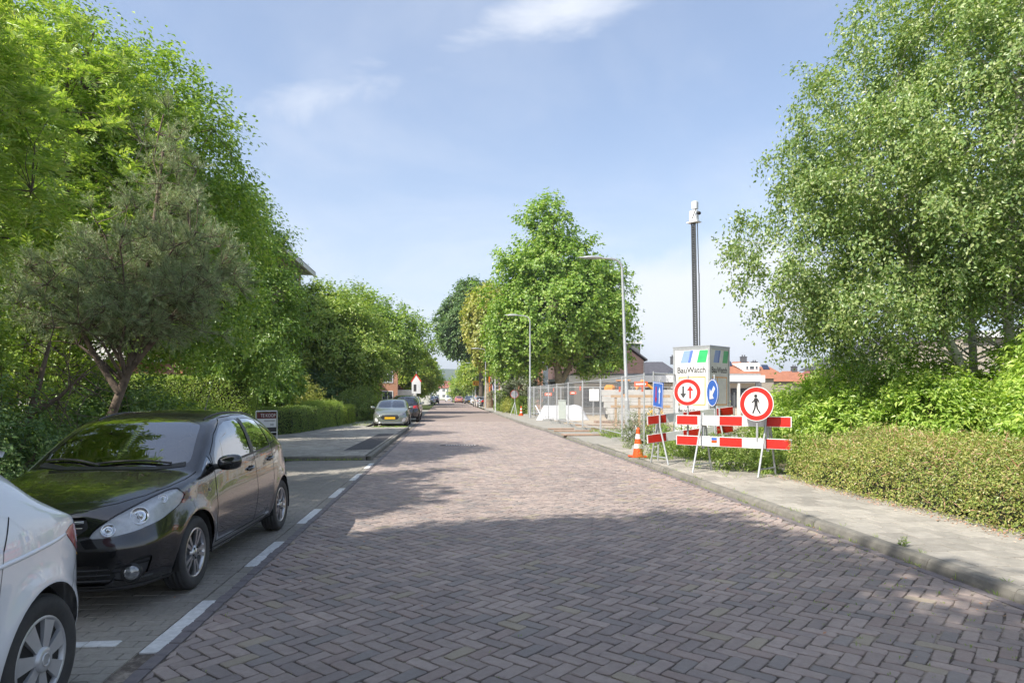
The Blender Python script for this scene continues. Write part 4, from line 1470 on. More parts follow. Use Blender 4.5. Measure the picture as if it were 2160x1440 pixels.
class Skin:
    """a car body lofted from cross-sections, then cut along outlines into parts"""
    def __init__(self, P, ns=150, nv=7):
        self.P = P
        L = P['L']
        u = np.linspace(0, 1, ns)
        s = L * (.5 - .5 * np.cos(pi * u)) * .45 + L * u * .55
        e = np.array([0, .004, .012, .024, .04, .06, .085, .115])
        s = np.unique(np.round(np.concatenate([s, e, L - e]), 5))
        self.s = s
        f = {k: pchip(P[k], s) for k in ('w', 'zb', 'zm', 'zbelt', 'zr', 'zt')}
        w = f['w']
        wb = w * pchip(P['kb'], s)
        wr = w * pchip(P['kr'], s)
        kl = pchip(P['kl'], s) if 'kl' in P else np.full_like(s, .965)
        zl = f['zb'] + (f['zm'] - f['zb']) * .30
        z0 = np.zeros_like(s)
        cx = [z0, w * .5, w * .88, w * kl, w, (w * .35 + wb * .65) + w * P.get('hip', .008), wb, wr, wr * .62, z0]
        dz = f['zt'] - f['zr']
        cz = [f['zb'], f['zb'], f['zb'] + .012, zl, f['zm'], f['zm'] + (f['zbelt'] - f['zm']) * .62, f['zbelt'], f['zr'], f['zr'] + dz * .72, f['zt']]
        cx, cz = np.array(cx), np.array(cz)
        n = len(cx)
        rows = []
        for i in range(len(s)):
            d = np.hypot(np.diff(cx[:, i]), np.diff(cz[:, i])) + 1e-4
            c = np.concatenate([[0], np.cumsum(d)])
            tt = np.concatenate([np.linspace(c[j], c[j + 1], nv, endpoint=False) for j in range(n - 1)] + [[c[-1]]])
            rows.append(np.stack([pchip(list(zip(c, cx[:, i])), tt), np.full(len(tt), s[i]), pchip(list(zip(c, cz[:, i])), tt)], 1))
        G = np.array(rows)                      # ns x nvv x 3, half body, x >= 0
        for (sc_, zc, rr, amt) in P.get('flares', []):
            d = np.hypot(G[..., 1] - sc_, G[..., 2] - zc)
            G[..., 0] += np.where(G[..., 0] > .5, amt * np.exp(-((d - rr) / .06) ** 2), 0)
        self.G = G
        a, b = G.shape[:2]
        full = np.concatenate([G, (G * np.array([-1, 1, 1]))[:, -2:0:-1]], 1)
        c = full.shape[1]
        ds = np.gradient(full, axis=0)
        dv = np.roll(full, -1, 1) - np.roll(full, 1, 1)
        N = np.cross(dv, ds)
        ctr = np.array([0, L * .5, .6])
        N = N / np.maximum(np.linalg.norm(N, axis=2, keepdims=True), 1e-9)
        flip = np.sum(N * (full - ctr), 2) < 0
        if flip.mean() > .5:
            N = -N
        N[0] = (0, -1, 0)
        N[-1] = (0, 1, 0)
        V = full.reshape(-1, 3)
        i, j = np.meshgrid(np.arange(a - 1), np.arange(c), indexing='ij')
        p = i * c + j
        q = i * c + (j + 1) % c
        r_, t_ = p + c, q + c
        F = np.concatenate([np.stack([p, q, t_], -1).reshape(-1, 3), np.stack([p, t_, r_], -1).reshape(-1, 3)])
        self.V, self.N = V, N.reshape(-1, 3)
        fn = np.cross(self.V[F[:, 1]] - self.V[F[:, 0]], self.V[F[:, 2]] - self.V[F[:, 0]])
        if np.sum(np.sum(fn * self.N[F[:, 0]], 1) > 0) < len(F) * .5:
            F = F[:, ::-1]
        self.F = F
        self.lab = np.zeros(len(F), int)
        self.names = ['body']

    def cut(self, name, sdf, cond=None):
        """split triangles along sdf = 0 and give the inside its own label"""
        d = sdf(self.V)
        if cond is not None:
            ok = cond(self.V, self.N)
            d = np.where(ok, d, np.maximum(d, .02))
        F, lab = self.F, self.lab
        ins = d[F] < 0
        k = ins.sum(1)
        li = len(self.names)
        if name not in self.names:
            self.names.append(name)
        li = self.names.index(name)
        mixed = (k > 0) & (k < 3) & (lab == 0)
        full = (k == 3) & (lab == 0)
        lab = np.where(full, li, lab)
        V, N = list(self.V), list(self.N)
        cache = {}

        def mid(a, b):
            key = (min(a, b), max(a, b))
            if key not in cache:
                t = d[a] / (d[a] - d[b])
                t = min(max(t, .0), 1.)
                cache[key] = len(V)
                V.append(self.V[a] * (1 - t) + self.V[b] * t)
                nn = self.N[a] * (1 - t) + self.N[b] * t
                N.append(nn / max(np.linalg.norm(nn), 1e-9))
            return cache[key]
        # every triangle that has an edge crossing must be split, whatever its label, to keep the sheet closed
        allmix = (k > 0) & (k < 3)
        keepF, keepL = [F[~allmix]], [lab[~allmix]]
        nf, nl = [], []
        for fi in np.where(allmix)[0]:
            f = F[fi]
            inn = ins[fi]
            l0 = lab[fi]
            odd = [x for x in range(3) if inn[x] == (inn.sum() == 1)][0]
            a, b, c = f[odd], f[(odd + 1) % 3], f[(odd + 2) % 3]
            ab, ac = mid(a, b), mid(a, c)
            la = li if (inn.sum() == 1 and l0 == 0) else l0
            lb = li if (inn.sum() == 2 and l0 == 0) else l0
            nf += [(a, ab, ac), (ab, b, c), (ab, c, ac)]
            nl += [la, lb, lb]
        if nf:
            keepF.append(np.array(nf))
            keepL.append(np.array(nl))
        self.F, self.lab = np.concatenate(keepF), np.concatenate(keepL)
        self.V, self.N = np.array(V), np.array(N)

    def side(self, name, poly, sgn=0, xmin=.35):
        self.cut(name, lambda V: poly_sdf(V[:, 1:3], poly), lambda V, N: (V[:, 0] * sgn > xmin) if sgn else (np.abs(V[:, 0]) > xmin))

    def front(self, name, poly, smin, smax, mirror=True, sgn=0):
        f = (lambda V: poly_sdf(np.stack([np.abs(V[:, 0]), V[:, 2]], 1), poly)) if mirror else (lambda V: poly_sdf(V[:, [0, 2]], poly))
        self.cut(name, f, lambda V, N: (V[:, 1] > smin) & (V[:, 1] < smax) & ((V[:, 0] * sgn > 0) if sgn else True))

    def top(self, name, poly, zmin=.5):
        self.cut(name, lambda V: poly_sdf(np.stack([np.abs(V[:, 0]), V[:, 1]], 1), poly), lambda V, N: (V[:, 2] > zmin) & (N[:, 2] > .12))

    def arch(self, sc_, zc, r):
        self.cut('arch', lambda V: np.hypot(V[:, 1] - sc_, V[:, 2] - zc) - r, lambda V, N: np.abs(V[:, 0]) > .45)

    def take(self, name, inset=0., grow=None):
        if name not in self.names:
            return None
        m = self.lab == self.names.index(name)
        if not m.any():
            return None
        F = self.F[m]
        u, inv = np.unique(F, return_inverse=True)
        return self.V[u] - self.N[u] * inset, inv.reshape(-1, 3), self.N[u]

    def part(self, name, out, mats, parent, inset=0., sgn=0):
        r = self.take(name, inset)
        if r is None:
            return None
        V, F, N = r
        if sgn:
            k = (V[F].mean(1)[:, 0] * sgn) > 0
            F = F[k]
            if not len(F):
                return None
            u, inv = np.unique(F, return_inverse=True)
            V, N, F = V[u], N[u], inv.reshape(-1, 3)
        return link(out, mesh_np(out, V, F, mats, smooth=True, normals=N), parent)

    def at_side(self, s, z, sgn=1, out=0.):
        """point on the flank at (s, z), pushed outward"""
        i = np.clip(np.searchsorted(self.s, s), 1, len(self.s) - 1)
        t = (s - self.s[i - 1]) / (self.s[i] - self.s[i - 1])
        row = self.G[i - 1] * (1 - t) + self.G[i] * t
        n0 = int(len(row) * 2 / 9)
        zz, xx = row[n0:, 2], row[n0:, 0]
        return Vector((sgn * (float(np.interp(z, zz, xx)) + out), s, z))

    def at_top(self, x, s, out=0.):
        i = np.clip(np.searchsorted(self.s, s), 1, len(self.s) - 1)
        t = (s - self.s[i - 1]) / (self.s[i] - self.s[i - 1])
        row = self.G[i - 1] * (1 - t) + self.G[i] * t
        n0 = int(len(row) * 5 / 9)
        xx, zz = row[n0:, 0][::-1], row[n0:, 2][::-1]
        return Vector((x, s, float(np.interp(abs(x), xx, zz)) + out))

    def at_front(self, x, z, out=0.):
        """frontmost point of the nose at (x, z)"""
        ok = self.V[:, 1] < 1.2
        d = np.hypot(self.V[ok, 0] - x, self.V[ok, 2] - z) + self.V[ok, 1] * .12
        p = self.V[ok][np.argmin(d)]
        return Vector((x, p[1] - out, z))

    def ribbon(self, pts2, name, m, parent, sgn, w=.006, out=.0015, where='side'):
        """thin strip lying on the skin along (s, z) or (x, s) points"""
        Q = []
        for (a, b), (c, d) in zip(pts2[:-1], pts2[1:]):
            n = max(2, int(math.hypot(c - a, d - b) / .03))
            for t in np.linspace(0, 1, n, endpoint=False):
                Q.append((a + (c - a) * t, b + (d - b) * t))
        Q.append(pts2[-1])
        V, F = [], []
        for i, q in enumerate(Q):
            p0, p1 = Q[max(i - 1, 0)], Q[min(i + 1, len(Q) - 1)]
            tx, ty = p1[0] - p0[0], p1[1] - p0[1]
            L = math.hypot(tx, ty) or 1
            nx, ny = -ty / L * w / 2, tx / L * w / 2
            for k in (-1, 1):
                if where == 'side':
                    V.append(self.at_side(q[0] + nx * k, q[1] + ny * k, sgn, out))
                else:
                    V.append(self.at_top(q[0] + nx * k, q[1] + ny * k, out))
        for i in range(len(Q) - 1):
            F.append((2 * i, 2 * i + 1, 2 * i + 3, 2 * i + 2))
        mb = MB()
        mb.add(V, F, 0, True)
        return mb.build(name, m, parent)


def car_paint(name, c, metal=0., coat=1., rough=.3, dirt=.0):
    m = bpy.data.materials.new(name)
    m.use_nodes = True
    k = NT(m.node_tree)
    p = k.n('ShaderNodeBsdfPrincipled')
    tc = k.n('ShaderNodeTexCoord')
    a = k.noise(tc.outputs['Object'], 5., 5, .6)
    dust = k.m('MULTIPLY', k.rng(a, .45, .75), dirt)
    k.put(p.inputs['Base Color'], k.mix(dust, c, (.22, .20, .17)))
    k.put(p.inputs['Roughness'], k.m('ADD', rough, k.m('MULTIPLY', dust, .3)))
    p.inputs['Metallic'].default_value = metal
    p.inputs['Coat Weight'].default_value = coat
    p.inputs['Coat Roughness'].default_value = .015
    p.inputs['Coat IOR'].default_value = 1.6
    o = k.n('ShaderNodeOutputMaterial')
    k.put(o.inputs[0], p.outputs[0])
    return m


M['interior'] = mat('car_interior', (.035, .035, .038), (.05, .05, .052), .8, 0, 9)
M['seat_cloth'] = mat('car_seat_cloth', (.085, .085, .09), (.06, .06, .065), .9, 0, 30)
M['gap'] = mat('panel_gap', (.006, .006, .006), (.01, .01, .01), .9)
M['liner'] = mat('wheel_arch_liner', (.012, .012, .012), (.03, .028, .025), .95, 0, 6)
M['red_lens'] = mat('red_lamp_lens', (.45, .012, .01), (.32, .006, .006), .12, 0, 14, coat=1.)
M['silver_trim'] = mat('reflector_silver', (.80, .81, .83), (.66, .67, .69), .3, .1, 25)
M['fog_lens'] = mat('fog_lamp_lens', (.34, .35, .36), (.16, .165, .17), .1, .5, 40, coat=1.)
M['hubcap'] = mat('silver_hubcap', (.56, .57, .58), (.50, .51, .52), .38, .5, 8)
M['plate_yellow'] = mat('yellow_plate', (.72, .44, .02), (.68, .40, .02), .45)
M['headlamp_dark'] = mat('dark_headlamp', (.10, .11, .12), (.3, .31, .33), .1, .3, 20, coat=1.)
M['dark_plastic'] = mat('dark_grey_trim', (.05, .05, .053), (.04, .04, .042), .5, 0, 9)


def wheel(parent, loc, sgn, R=.31, W=.195, rimR=.205, spokes=5, style='double', rim_mat='alloy', detail=True):
    """wheel standing at loc, outer face towards x*sgn"""
    n = 40 if detail else 20
    A = Matrix.Translation(loc) @ Matrix.Rotation(rad(90) * sgn, 4, 'Y')   # local z -> outward
    w = thing_part('wheel', parent)
    mb = MB()
    h = W / 2
    prof = [(rimR, -h + .01), (R - .03, -h), (R - .008, -h + .015)]
    if detail:
        for a in (-.055, -.018, .018, .055):
            prof += [(R, a - .016), (R, a + .012), (R - .008, a + .013), (R - .008, a + .019)]
    else:
        prof += [(R, -h + .03), (R, h - .03)]
    prof += [(R - .008, h - .015), (R - .025, h - .001), (R - .05, h + .004), (rimR + .012, h - .004), (rimR, h - .014)]
    mb.lathe(prof, n, A)
    mb.build('tyre', M['rubber'], w)
    rb = MB()
    rb.lathe([(rimR + .004, h - .012), (rimR - .006, h - .004), (rimR - .016, h - .016), (rimR - .022, h - .05), (rimR - .024, -h * .6)], n, A)
    if style == 'cap':
        # broad-bladed hub cap: dished disc, blades standing proud of dark slots
        rb.lathe([(rimR - .014, h - .034), (.10, h - .022), (.055, h - .018), (0, h - .018)], n, A, 1)
        for i in range(spokes):
            q = 2 * pi * i / spokes
            for k in (0, 1):
                a0, a1, a2, a3 = q - .12 + k * .0, q + .22, q + .36, q - .14
                if k:
                    continue
                pts = [(.060 * cos(q - .40), .060 * sin(q - .40)), (.060 * cos(q + .40), .060 * sin(q + .40)), ((rimR - .012) * cos(q + .30), (rimR - .012) * sin(q + .30)), ((rimR - .012) * cos(q - .16), (rimR - .012) * sin(q - .16))]
                V = [A @ Vector((x, y, h - .006)) for x, y in pts[:2]] + [A @ Vector((x, y, h - .010)) for x, y in pts[2:]]
                V += [A @ Vector((x, y, h - .032)) for x, y in pts]
                rb.add(V, [(0, 1, 2, 3), (0, 4, 5, 1), (1, 5, 6, 2), (2, 6, 7, 3), (3, 7, 4, 0)])
        rb.lathe([(.064, h - .02), (.060, h + .006), (.045, h + .010), (0, h + .010)], 24, A)
        rb.lathe([(.034, h + .009), (.032, h + .014), (.027, h + .014), (.026, h + .010)], 24, A)
        for q in (.6, 1.57, 2.5):
            c = Vector((.0, 0, h + .012))
            rb.add([A @ Vector((cos(q) * .026, sin(q) * .026, h + .0135)), A @ Vector((cos(q + .25) * .026, sin(q + .25) * .026, h + .0135)), A @ Vector((0, -.024, h + .0135))], [(0, 1, 2)])
    else:
        rb.lathe([(rimR - .024, -h * .2), (.04, -h * .2)], n, A, 1)
        def bar(q0, q1, r0, r1, w0, w1, z0, z1, d=.022):
            p0 = Vector((r0 * cos(q0), r0 * sin(q0), 0))
            p1 = Vector((r1 * cos(q1), r1 * sin(q1), 0))
            t = (p1 - p0).normalized()
            nn = Vector((-t.y, t.x, 0))
            V = []
            for zz in (0, -d):
                V += [p0 - nn * w0 + Vector((0, 0, z0 + zz)), p0 + nn * w0 + Vector((0, 0, z0 + zz)), p1 + nn * w1 + Vector((0, 0, z1 + zz)), p1 - nn * w1 + Vector((0, 0, z1 + zz))]
            V = [A @ v for v in V]
            rb.add(V, [(0, 1, 2, 3), (0, 4, 5, 1), (1, 5, 6, 2), (2, 6, 7, 3), (3, 7, 4, 0)])
        for i in range(spokes):
            q = 2 * pi * i / spokes + .2
            if style == 'double':
                for sg in (-1, 1):
                    bar(q + sg * .22, q + sg * .19, .04, rimR - .012, .013, .016, h - .018, h - .012)
            else:
                bar(q, q, .03, rimR - .012, .026, .018, h - .018, h - .012)
        rb.lathe([(.062, h - .04), (.060, h - .014), (.036, h - .010), (.032, h - .004), (0, h - .003)], 24, A)
        for i in range(5):
            q = 2 * pi * i / 5
            rb.lathe([(.009, h - .012), (.009, h - .004), (0, h - .004)], 8, A @ Matrix.Translation((.046 * cos(q), .046 * sin(q), 0)), 1)
    rb.build('rim', [M[rim_mat], M['liner']], w)
    db = MB()
    db.lathe([(.13, -.01), (.13, .005), (.0, .005)], 24, A)
    db.build('brake_disc', M['galv'], w)
    return w


def thing_part(name, parent):
    o = bpy.data.objects.new(name, None)
    COL.objects.link(o)
    o.parent = parent
    return o


def ellip(mb, c, r, mat=0, n=14, m=8, Mx=None):
    V, F = [], []
    for i in range(m + 1):
        a = pi * i / m
        for k in range(n):
            q = 2 * pi * k / n
            p = Vector((c[0] + r[0] * sin(a) * cos(q), c[1] + r[1] * sin(a) * sin(q), c[2] + r[2] * cos(a)))
            V.append(Mx @ p if Mx else p)
    for i in range(m):
        for k in range(n):
            j = (k + 1) % n
            F.append((i * n + k, (i + 1) * n + k, (i + 1) * n + j, i * n + j))
    mb.add(V, F, mat, True)


def mirror_part(parent, skin, sgn, s, z, m, size=1.):
    """door mirror: a rounded shell on a foot"""
    p = skin.at_side(s, z, sgn)
    mp = thing_part('door_mirror', parent)
    mb = MB()
    c = p + Vector((sgn * .135 * size, .02, .035))
    V, F = [], []
    n, k = 16, 9
    for i in range(k + 1):
        a = pi * i / k
        for j in range(n):
            q = 2 * pi * j / n
            x = .115 * size * np.sign(cos(a)) * abs(cos(a)) ** .8
            rr = abs(sin(a)) ** .62
            y = .062 * size * rr * cos(q)
            y = max(y, -.062 * size) if y < 0 else y * .55
            zz = .072 * size * rr * np.sign(sin(q)) * abs(sin(q)) ** .8 + .012 * (x * sgn) / .115
            V.append(c + Vector((x, y, zz)))
    for i in range(k):
        for j in range(n):
            F.append((i * n + j, i * n + (j + 1) % n, (i + 1) * n + (j + 1) % n, (i + 1) * n + j))
    mb.add(V, F, 0, True)
    mb.build('mirror_shell', m, mp)
    f = MB()
    f.tube([p + Vector((-sgn * .01, 0, -.005)), p + Vector((sgn * .06, .0, .0)), c + Vector((-sgn * .02, .0, -.03))], [.028, .022, .024], 8)
    f.build('mirror_foot', M['black_plastic'], mp)
    g = MB()
    g.box(c + Vector((0, .036 * size, 0)), (.18 * size, .004, .10 * size))
    g.build('mirror_glass', M['chrome'], mp)


def interior(parent, base_z, s_seat, s_dash, z_dash, wid, lhd=1, head=1.2):
    mb = MB()
    for sx in (-1, 1):
        x = sx * wid * .42
        mb.box((x, s_seat - .15, base_z + .12), (.48, .52, .16), bev=.05)
        mb.box((x, s_seat + .16, base_z + .48), (.46, .14, .62), bev=.06, M=Matrix.Rotation(rad(-14), 4, 'X'))
        mb.box((x, s_seat + .27, base_z + .86), (.26, .10, .18), bev=.05)
    mb.box((0, s_seat + 1.1, base_z + .40), (wid * 1.6, .16, .62), bev=.06)
    mb.build('seats', M['seat_cloth'], parent)
    d = MB()
    d.box((0, s_dash + .22, z_dash - .10), (wid * 1.85, .50, .20), bev=.08)
    d.box((0, (s_dash + 3.4) / 2 + .1, base_z - .12), (wid * 1.8, 2.6, .05))
    d.build('dashboard', M['interior'], parent)
    w = MB()
    c = Vector((lhd * wid * .42, s_dash + .52, z_dash + .02))
    pts = [c + Vector((cos(q) * .185, sin(q) * .05, sin(q) * .18)) for q in np.linspace(0, 2 * pi, 25)]
    w.tube(pts, .016, 8, cap=False)
    w.tube([c + Vector((-.18, 0, 0)), c, c + Vector((.18, 0, 0))], .02, 6)
    w.build('steering_wheel', M['seat_cloth'], parent)


def liner(parent, sc_, zc, r, wi, wo):
    for sg in (-1, 1):
        mb = MB()
        V, F = [], []
        n = 18
        for i in range(n + 1):
            q = -.25 + (pi + .5) * i / n
            for x in (wi, wo):
                V.append((sg * x, sc_ + cos(q) * r, zc + sin(q) * r))
        for i in range(n):
            F.append((2 * i, 2 * i + 1, 2 * i + 3, 2 * i + 2))
        b = len(V)
        V.append((sg * wi, sc_, zc))
        F += [(2 * i, 2 * i + 2, b) for i in range(n)]
        mb.add(V, F, 0, True)
        mb.build('wheel_arch', M['liner'], parent)


# ---------------------------------------------------------------- the black hatchback
CORSA = dict(
    L=4.0,
    w=[(0, .10), (.004, .26), (.012, .37), (.03, .485), (.06, .575), (.115, .66), (.2, .735), (.32, .79), (.5, .828), (.8, .850), (1.3, .862), (2.4, .866), (3.2, .858), (3.6, .825), (3.8, .76), (3.92, .64), (3.985, .42), (4.0, .15)],
    zb=[(0, .46), (.012, .34), (.03, .26), (.06, .215), (.15, .19), (.4, .185), (3.4, .20), (3.7, .24), (3.88, .31), (3.97, .40), (4.0, .48)],
    zm=[(0, .50), (.1, .50), (.5, .55), (1.0, .60), (3.0, .62), (3.6, .62), (4.0, .52)],
    zbelt=[(0, .545), (.012, .590), (.03, .615), (.06, .645), (.115, .690), (.2, .742), (.32, .790), (.45, .828), (.65, .876), (.85, .908), (1.0, .928), (1.3, .955), (2.0, .985), (2.8, 1.02), (3.3, 1.05), (3.6, 1.03), (3.8, .93), (3.93, .74), (4.0, .5)],
    zr=[(0, .555), (.012, .605), (.03, .635), (.06, .670), (.115, .722), (.2, .775), (.32, .822), (.45, .860), (.65, .908), (.85, .945), (.97, .965), (1.1, 1.035), (1.3, 1.165), (1.5, 1.285), (1.7, 1.368), (1.9, 1.41), (2.2, 1.436), (2.6, 1.432), (3.0, 1.395), (3.25, 1.345), (3.45, 1.26), (3.65, 1.12), (3.82, .92), (3.93, .75), (4.0, .51)],
    zt=[(0, .56), (.012, .620), (.03, .655), (.06, .700), (.115, .760), (.2, .808), (.32, .850), (.5, .902), (.7, .948), (.88, .984), (1.0, 1.010), (1.15, 1.098), (1.3, 1.190), (1.5, 1.306), (1.68, 1.395), (1.8, 1.432), (2.0, 1.463), (2.4, 1.486), (2.8, 1.48), (3.15, 1.452), (3.42, 1.405), (3.5, 1.372), (3.6, 1.27), (3.75, 1.10), (3.86, .93), (3.94, .77), (4.0, .52)],
    kb=[(0, .85), (.2, .86), (.45, .895), (.8, .925), (1.1, .935), (1.5, .945), (3.2, .935), (3.7, .90), (4.0, .85)],
    kr=[(0, .60), (.2, .66), (.45, .74), (.8, .815), (.95, .845), (1.1, .832), (1.3, .790), (1.5, .745), (1.7, .708), (2.0, .685), (2.6, .672), (3.2, .655), (3.6, .63), (4.0, .55)],
    kl=[(0, .95), (.5, .96), (1.3, .955), (3, .955), (4, .95)],
    flares=[(.845, .31, .36, .016), (3.356, .31, .36, .014)], hip=.010)


def black_car():
    t = thing('parked_car', 'black five-door hatchback parked in the bay behind the white car', 'car', (-2.995, 5.12, 0), rad(-1.9))
    k = Skin(CORSA, 190, 8)
    FW, RW, WZ, WR = .845, 3.356, .306, .306
    k.arch(FW, WZ + .01, .352)
    k.arch(RW, WZ + .01, .350)
    k.top('windscreen', rounded([(0, .985), (.40, 1.00), (.655, 1.125), (.60, 1.35), (.530, 1.66), (.40, 1.745), (0, 1.775)][0:1] + [(.40, 1.00), (.668, 1.10), (.545, 1.63), (.36, 1.735), (0, 1.77)], .12), .9)
    k.side('front_window', rounded([(1.335, .992), (1.40, 1.10), (1.56, 1.235), (1.76, 1.335), (1.98, 1.382), (2.29, 1.392), (2.335, 1.018)], .14))
    k.side('rear_window', rounded([(2.43, 1.028), (2.40, 1.392), (2.66, 1.385), (2.90, 1.352), (2.985, 1.075), (2.92, 1.05)], .14))
    k.side('rear_quarter_window', rounded([(3.045, 1.10), (2.97, 1.325), (3.08, 1.275), (3.20, 1.175), (3.22, 1.12)], .2))
    k.side('front_quarter_window', rounded([(1.065, .962), (1.275, 1.095), (1.295, .985)], .12))
    k.front('headlight', rounded([(.375, .592), (.400, .655), (.49, .735), (.62, .822), (.71, .882), (.765, .885), (.800, .83), (.800, .745), (.765, .675), (.66, .625), (.50, .596)], .28), -.1, 1.0)
    k.front('upper_grille', rounded([(0, .590), (.27, .595), (.36, .665), (.315, .738), (0, .742)], .15), -.1, .3)
    k.front('lower_intake', rounded([(0, .245), (.50, .250), (.565, .305), (.50, .400), (0, .405)], .15), -.1, .4)
    k.front('fog_recess', rounded([(.52, .300), (.60, .265), (.715, .285), (.755, .43), (.70, .435), (.62, .385), (.54, .375)], .2), -.1, .5)
    k.front('lip', [(0, .16), (.84, .16), (.84, .222), (.70, .232), (.3, .232), (0, .232)], -.1, .52)
    k.side('front_door', [(1.30, .93), (1.27, .75), (1.255, .5), (1.29, .30), (2.355, .30), (2.385, .60), (2.378, 1.0), (2.36, 1.45), (1.9, 1.41), (1.55, 1.262), (1.315, 1.10), (1.305, .985)])
    k.side('rear_door', [(2.362, .30), (2.72, .30), (2.955, .60), (3.01, .82), (3.03, 1.08), (2.94, 1.37), (2.6, 1.43), (2.37, 1.43), (2.385, 1.0), (2.392, .60)])
    blk = car_paint('black_paint', (.0065, .0065, .0075), 0, 1., .22, .03)
    k.part('body', 'body', blk, t)
    for nm in ('front_door', 'rear_door'):
        for sg in (-1, 1):
            k.part(nm, 'door', blk, t, 0., sg)
    k.part('windscreen', 'windscreen', M['glass_dark'], t, .002)
    for nm in ('front_window', 'rear_window', 'rear_quarter_window', 'front_quarter_window'):
        for sg in (-1, 1):
            k.part(nm, 'side_window', M['glass_side'], t, .004, sg)
    k.part('upper_grille', 'grille', M['black_plastic'], t, .02)
    k.part('lower_intake', 'lower_grille', M['black_plastic'], t, .03)
    for sg in (-1, 1):
        k.part('fog_recess', 'fog_light_recess', M['dark_plastic'], t, .02, sg)
    k.part('lip', 'front_lip', M['dark_plastic'], t, -.004)
    # headlights: clear cover, silver bowl behind, two lamp reflectors
    for sg in (-1, 1):
        h = k.part('headlight', 'headlight', M['glass_clear'], t, .001, sg)
        r = k.take('headlight', .014)
        V, F, N = r
        kk = V[F].mean(1)[:, 0] * sg > 0
        F = F[kk]
        u, inv = np.unique(F, return_inverse=True)
        link('reflector', mesh_np('reflector', V[u], inv.reshape(-1, 3), M['silver_trim'], smooth=True, normals=N[u]), h)
        for (x, z, rr) in ((.505, .652, .050), (.660, .730, .068), (.735, .825, .036)):
            p = k.at_front(x, z)
            d = Vector((.55 * sg * (x / .6), -1, .38)).normalized()
            A = Matrix.Translation(Vector((sg * x, p.y, z)) - d * .014) @ d.to_track_quat('Z', 'Y').to_matrix().to_4x4()
            mb = MB()
            mb.lathe([(rr, .012), (rr * .96, .016), (rr * .9, .008), (rr * .55, -.004), (rr * .35, .002), (rr * .3, .010), (0, .014)], 24, A, 0)
            mb.build('lamp', M['chrome'], h)
        fp = Vector((.655 * sg, 0, .322))
        y = k.at_front(.655, .322).y
        A = Matrix.Translation((.648 * sg, y - .006, .325)) @ Vector((.42 * sg, -1, .05)).to_track_quat('Z', 'Y').to_matrix().to_4x4()
        fl = MB()
        fl.lathe([(.074, -.02), (.072, .010), (.056, .014)], 24, A, 0)
        fo = fl.build('fog_light', M['black_plastic'], t)
        fl = MB()
        fl.lathe([(.056, .006), (.050, .016), (.03, .022), (0, .024)], 24, A, 0)
        fl.build('lens', M['fog_lens'], fo)
    # chrome bar and slats in the grille, slats in the intakes
    for (z, wd_, m, th) in ((.705, .315, 'chrome', .022), (.668, .325, 'chrome', .010), (.632, .30, 'dark_plastic', .012)):
        mb = MB()
        xs = np.linspace(-wd_, wd_, 19)
        pts = [k.at_front(abs(x), z, .0) for x in xs]
        pts = [Vector((x, p.y - .004, z)) for x, p in zip(xs, pts)]
        mb.tube(pts, [th * .6] * 19, 6)
        mb.build('grille_bar', M[m], t)
    for z in (.285, .325, .365):
        mb = MB()
        xs = np.linspace(-.52, .52, 21)
        mb.tube([Vector((x, k.at_front(abs(x), z).y + .008, z)) for x in xs], .007, 5)
        mb.build('grille_bar', M['dark_plastic'], t)
    for sg in (-1, 1):
        for (z, x0, x1) in ((.405, .56, .74), (.375, .55, .73), (.34, .53, .575)):
            mb = MB()
            xs = np.linspace(x0, x1, 9)
            mb.tube([Vector((sg * x, k.at_front(x, z).y + .004, z + (x - x0) * .1)) for x in xs], .006, 5)
            mb.build('grille_bar', M['gap'], t)
    # gaps, seams, handles, mirrors
    for sg in (-1, 1):
        for pts in ([(1.30, .985), (1.285, .90), (1.265, .72), (1.255, .5), (1.29, .30), (2.355, .30), (2.385, .60), (2.378, 1.01)],
                    [(2.392, .30), (2.72, .30), (2.80, .40)], [(2.985, .66), (3.01, .82), (3.03, 1.08)],
                    [(1.30, .985), (1.325, 1.10), (1.56, 1.268), (1.9, 1.412), (2.3, 1.43), (2.7, 1.425), (2.95, 1.37), (3.1, 1.30), (3.24, 1.17), (3.235, 1.10), (3.03, 1.075)]):
            k.ribbon(pts, 'door_seam', M['gap'], t, sg, .007)
        k.ribbon([(2.352, 1.015), (2.345, 1.395)], 'door_pillar', M['black_plastic'], t, sg, .085, .002)
        k.ribbon([(1.335, .985), (2.0, 1.005), (2.95, 1.05)], 'window_trim', M['black_plastic'], t, sg, .020, .004)
        k.ribbon([(.98, .255), (1.6, .245), (2.98, .25)], 'sill_strip', M['dark_plastic'], t, sg, .012, .003)
        for (s, z) in ((2.20, .875), (2.90, .915)):
            a = k.at_side(s, z, sg)
            hb = MB()
            hb.tube([a + Vector((sg * .004, -.085, -.008)), a + Vector((sg * .030, -.05, -.002)), a + Vector((sg * .032, .04, .008)), a + Vector((sg * .004, .085, .012))], [.012, .014, .014, .012], 8)
            hb.build('door_handle', blk, t)
            hb = MB()
            ellip(hb, a + Vector((sg * .001, .0, -.004)), (.006, .062, .032))
            hb.build('handle_recess', M['gap'], t)
        if sg > 0:                                  # the far mirror is folded in against the door
            mirror_part(t, k, sg, 1.33, .985, blk)
        else:
            mirror_part(t, k, sg, 1.42, .965, blk, .35)
        # indicator and badge on the wing
        p = k.at_side(1.13, .80, sg, .004)
        mb = MB()
        ellip(mb, p, (.006, .030, .014))
        mb.build('side_indicator', M['glass_clear'], t)
    mb = MB()
    mb.box((0, k.at_front(0, .46).y - .010, .46), (.52, .012, .11), bev=.004)
    mb.build('number_plate', M['plate_yellow'], t)
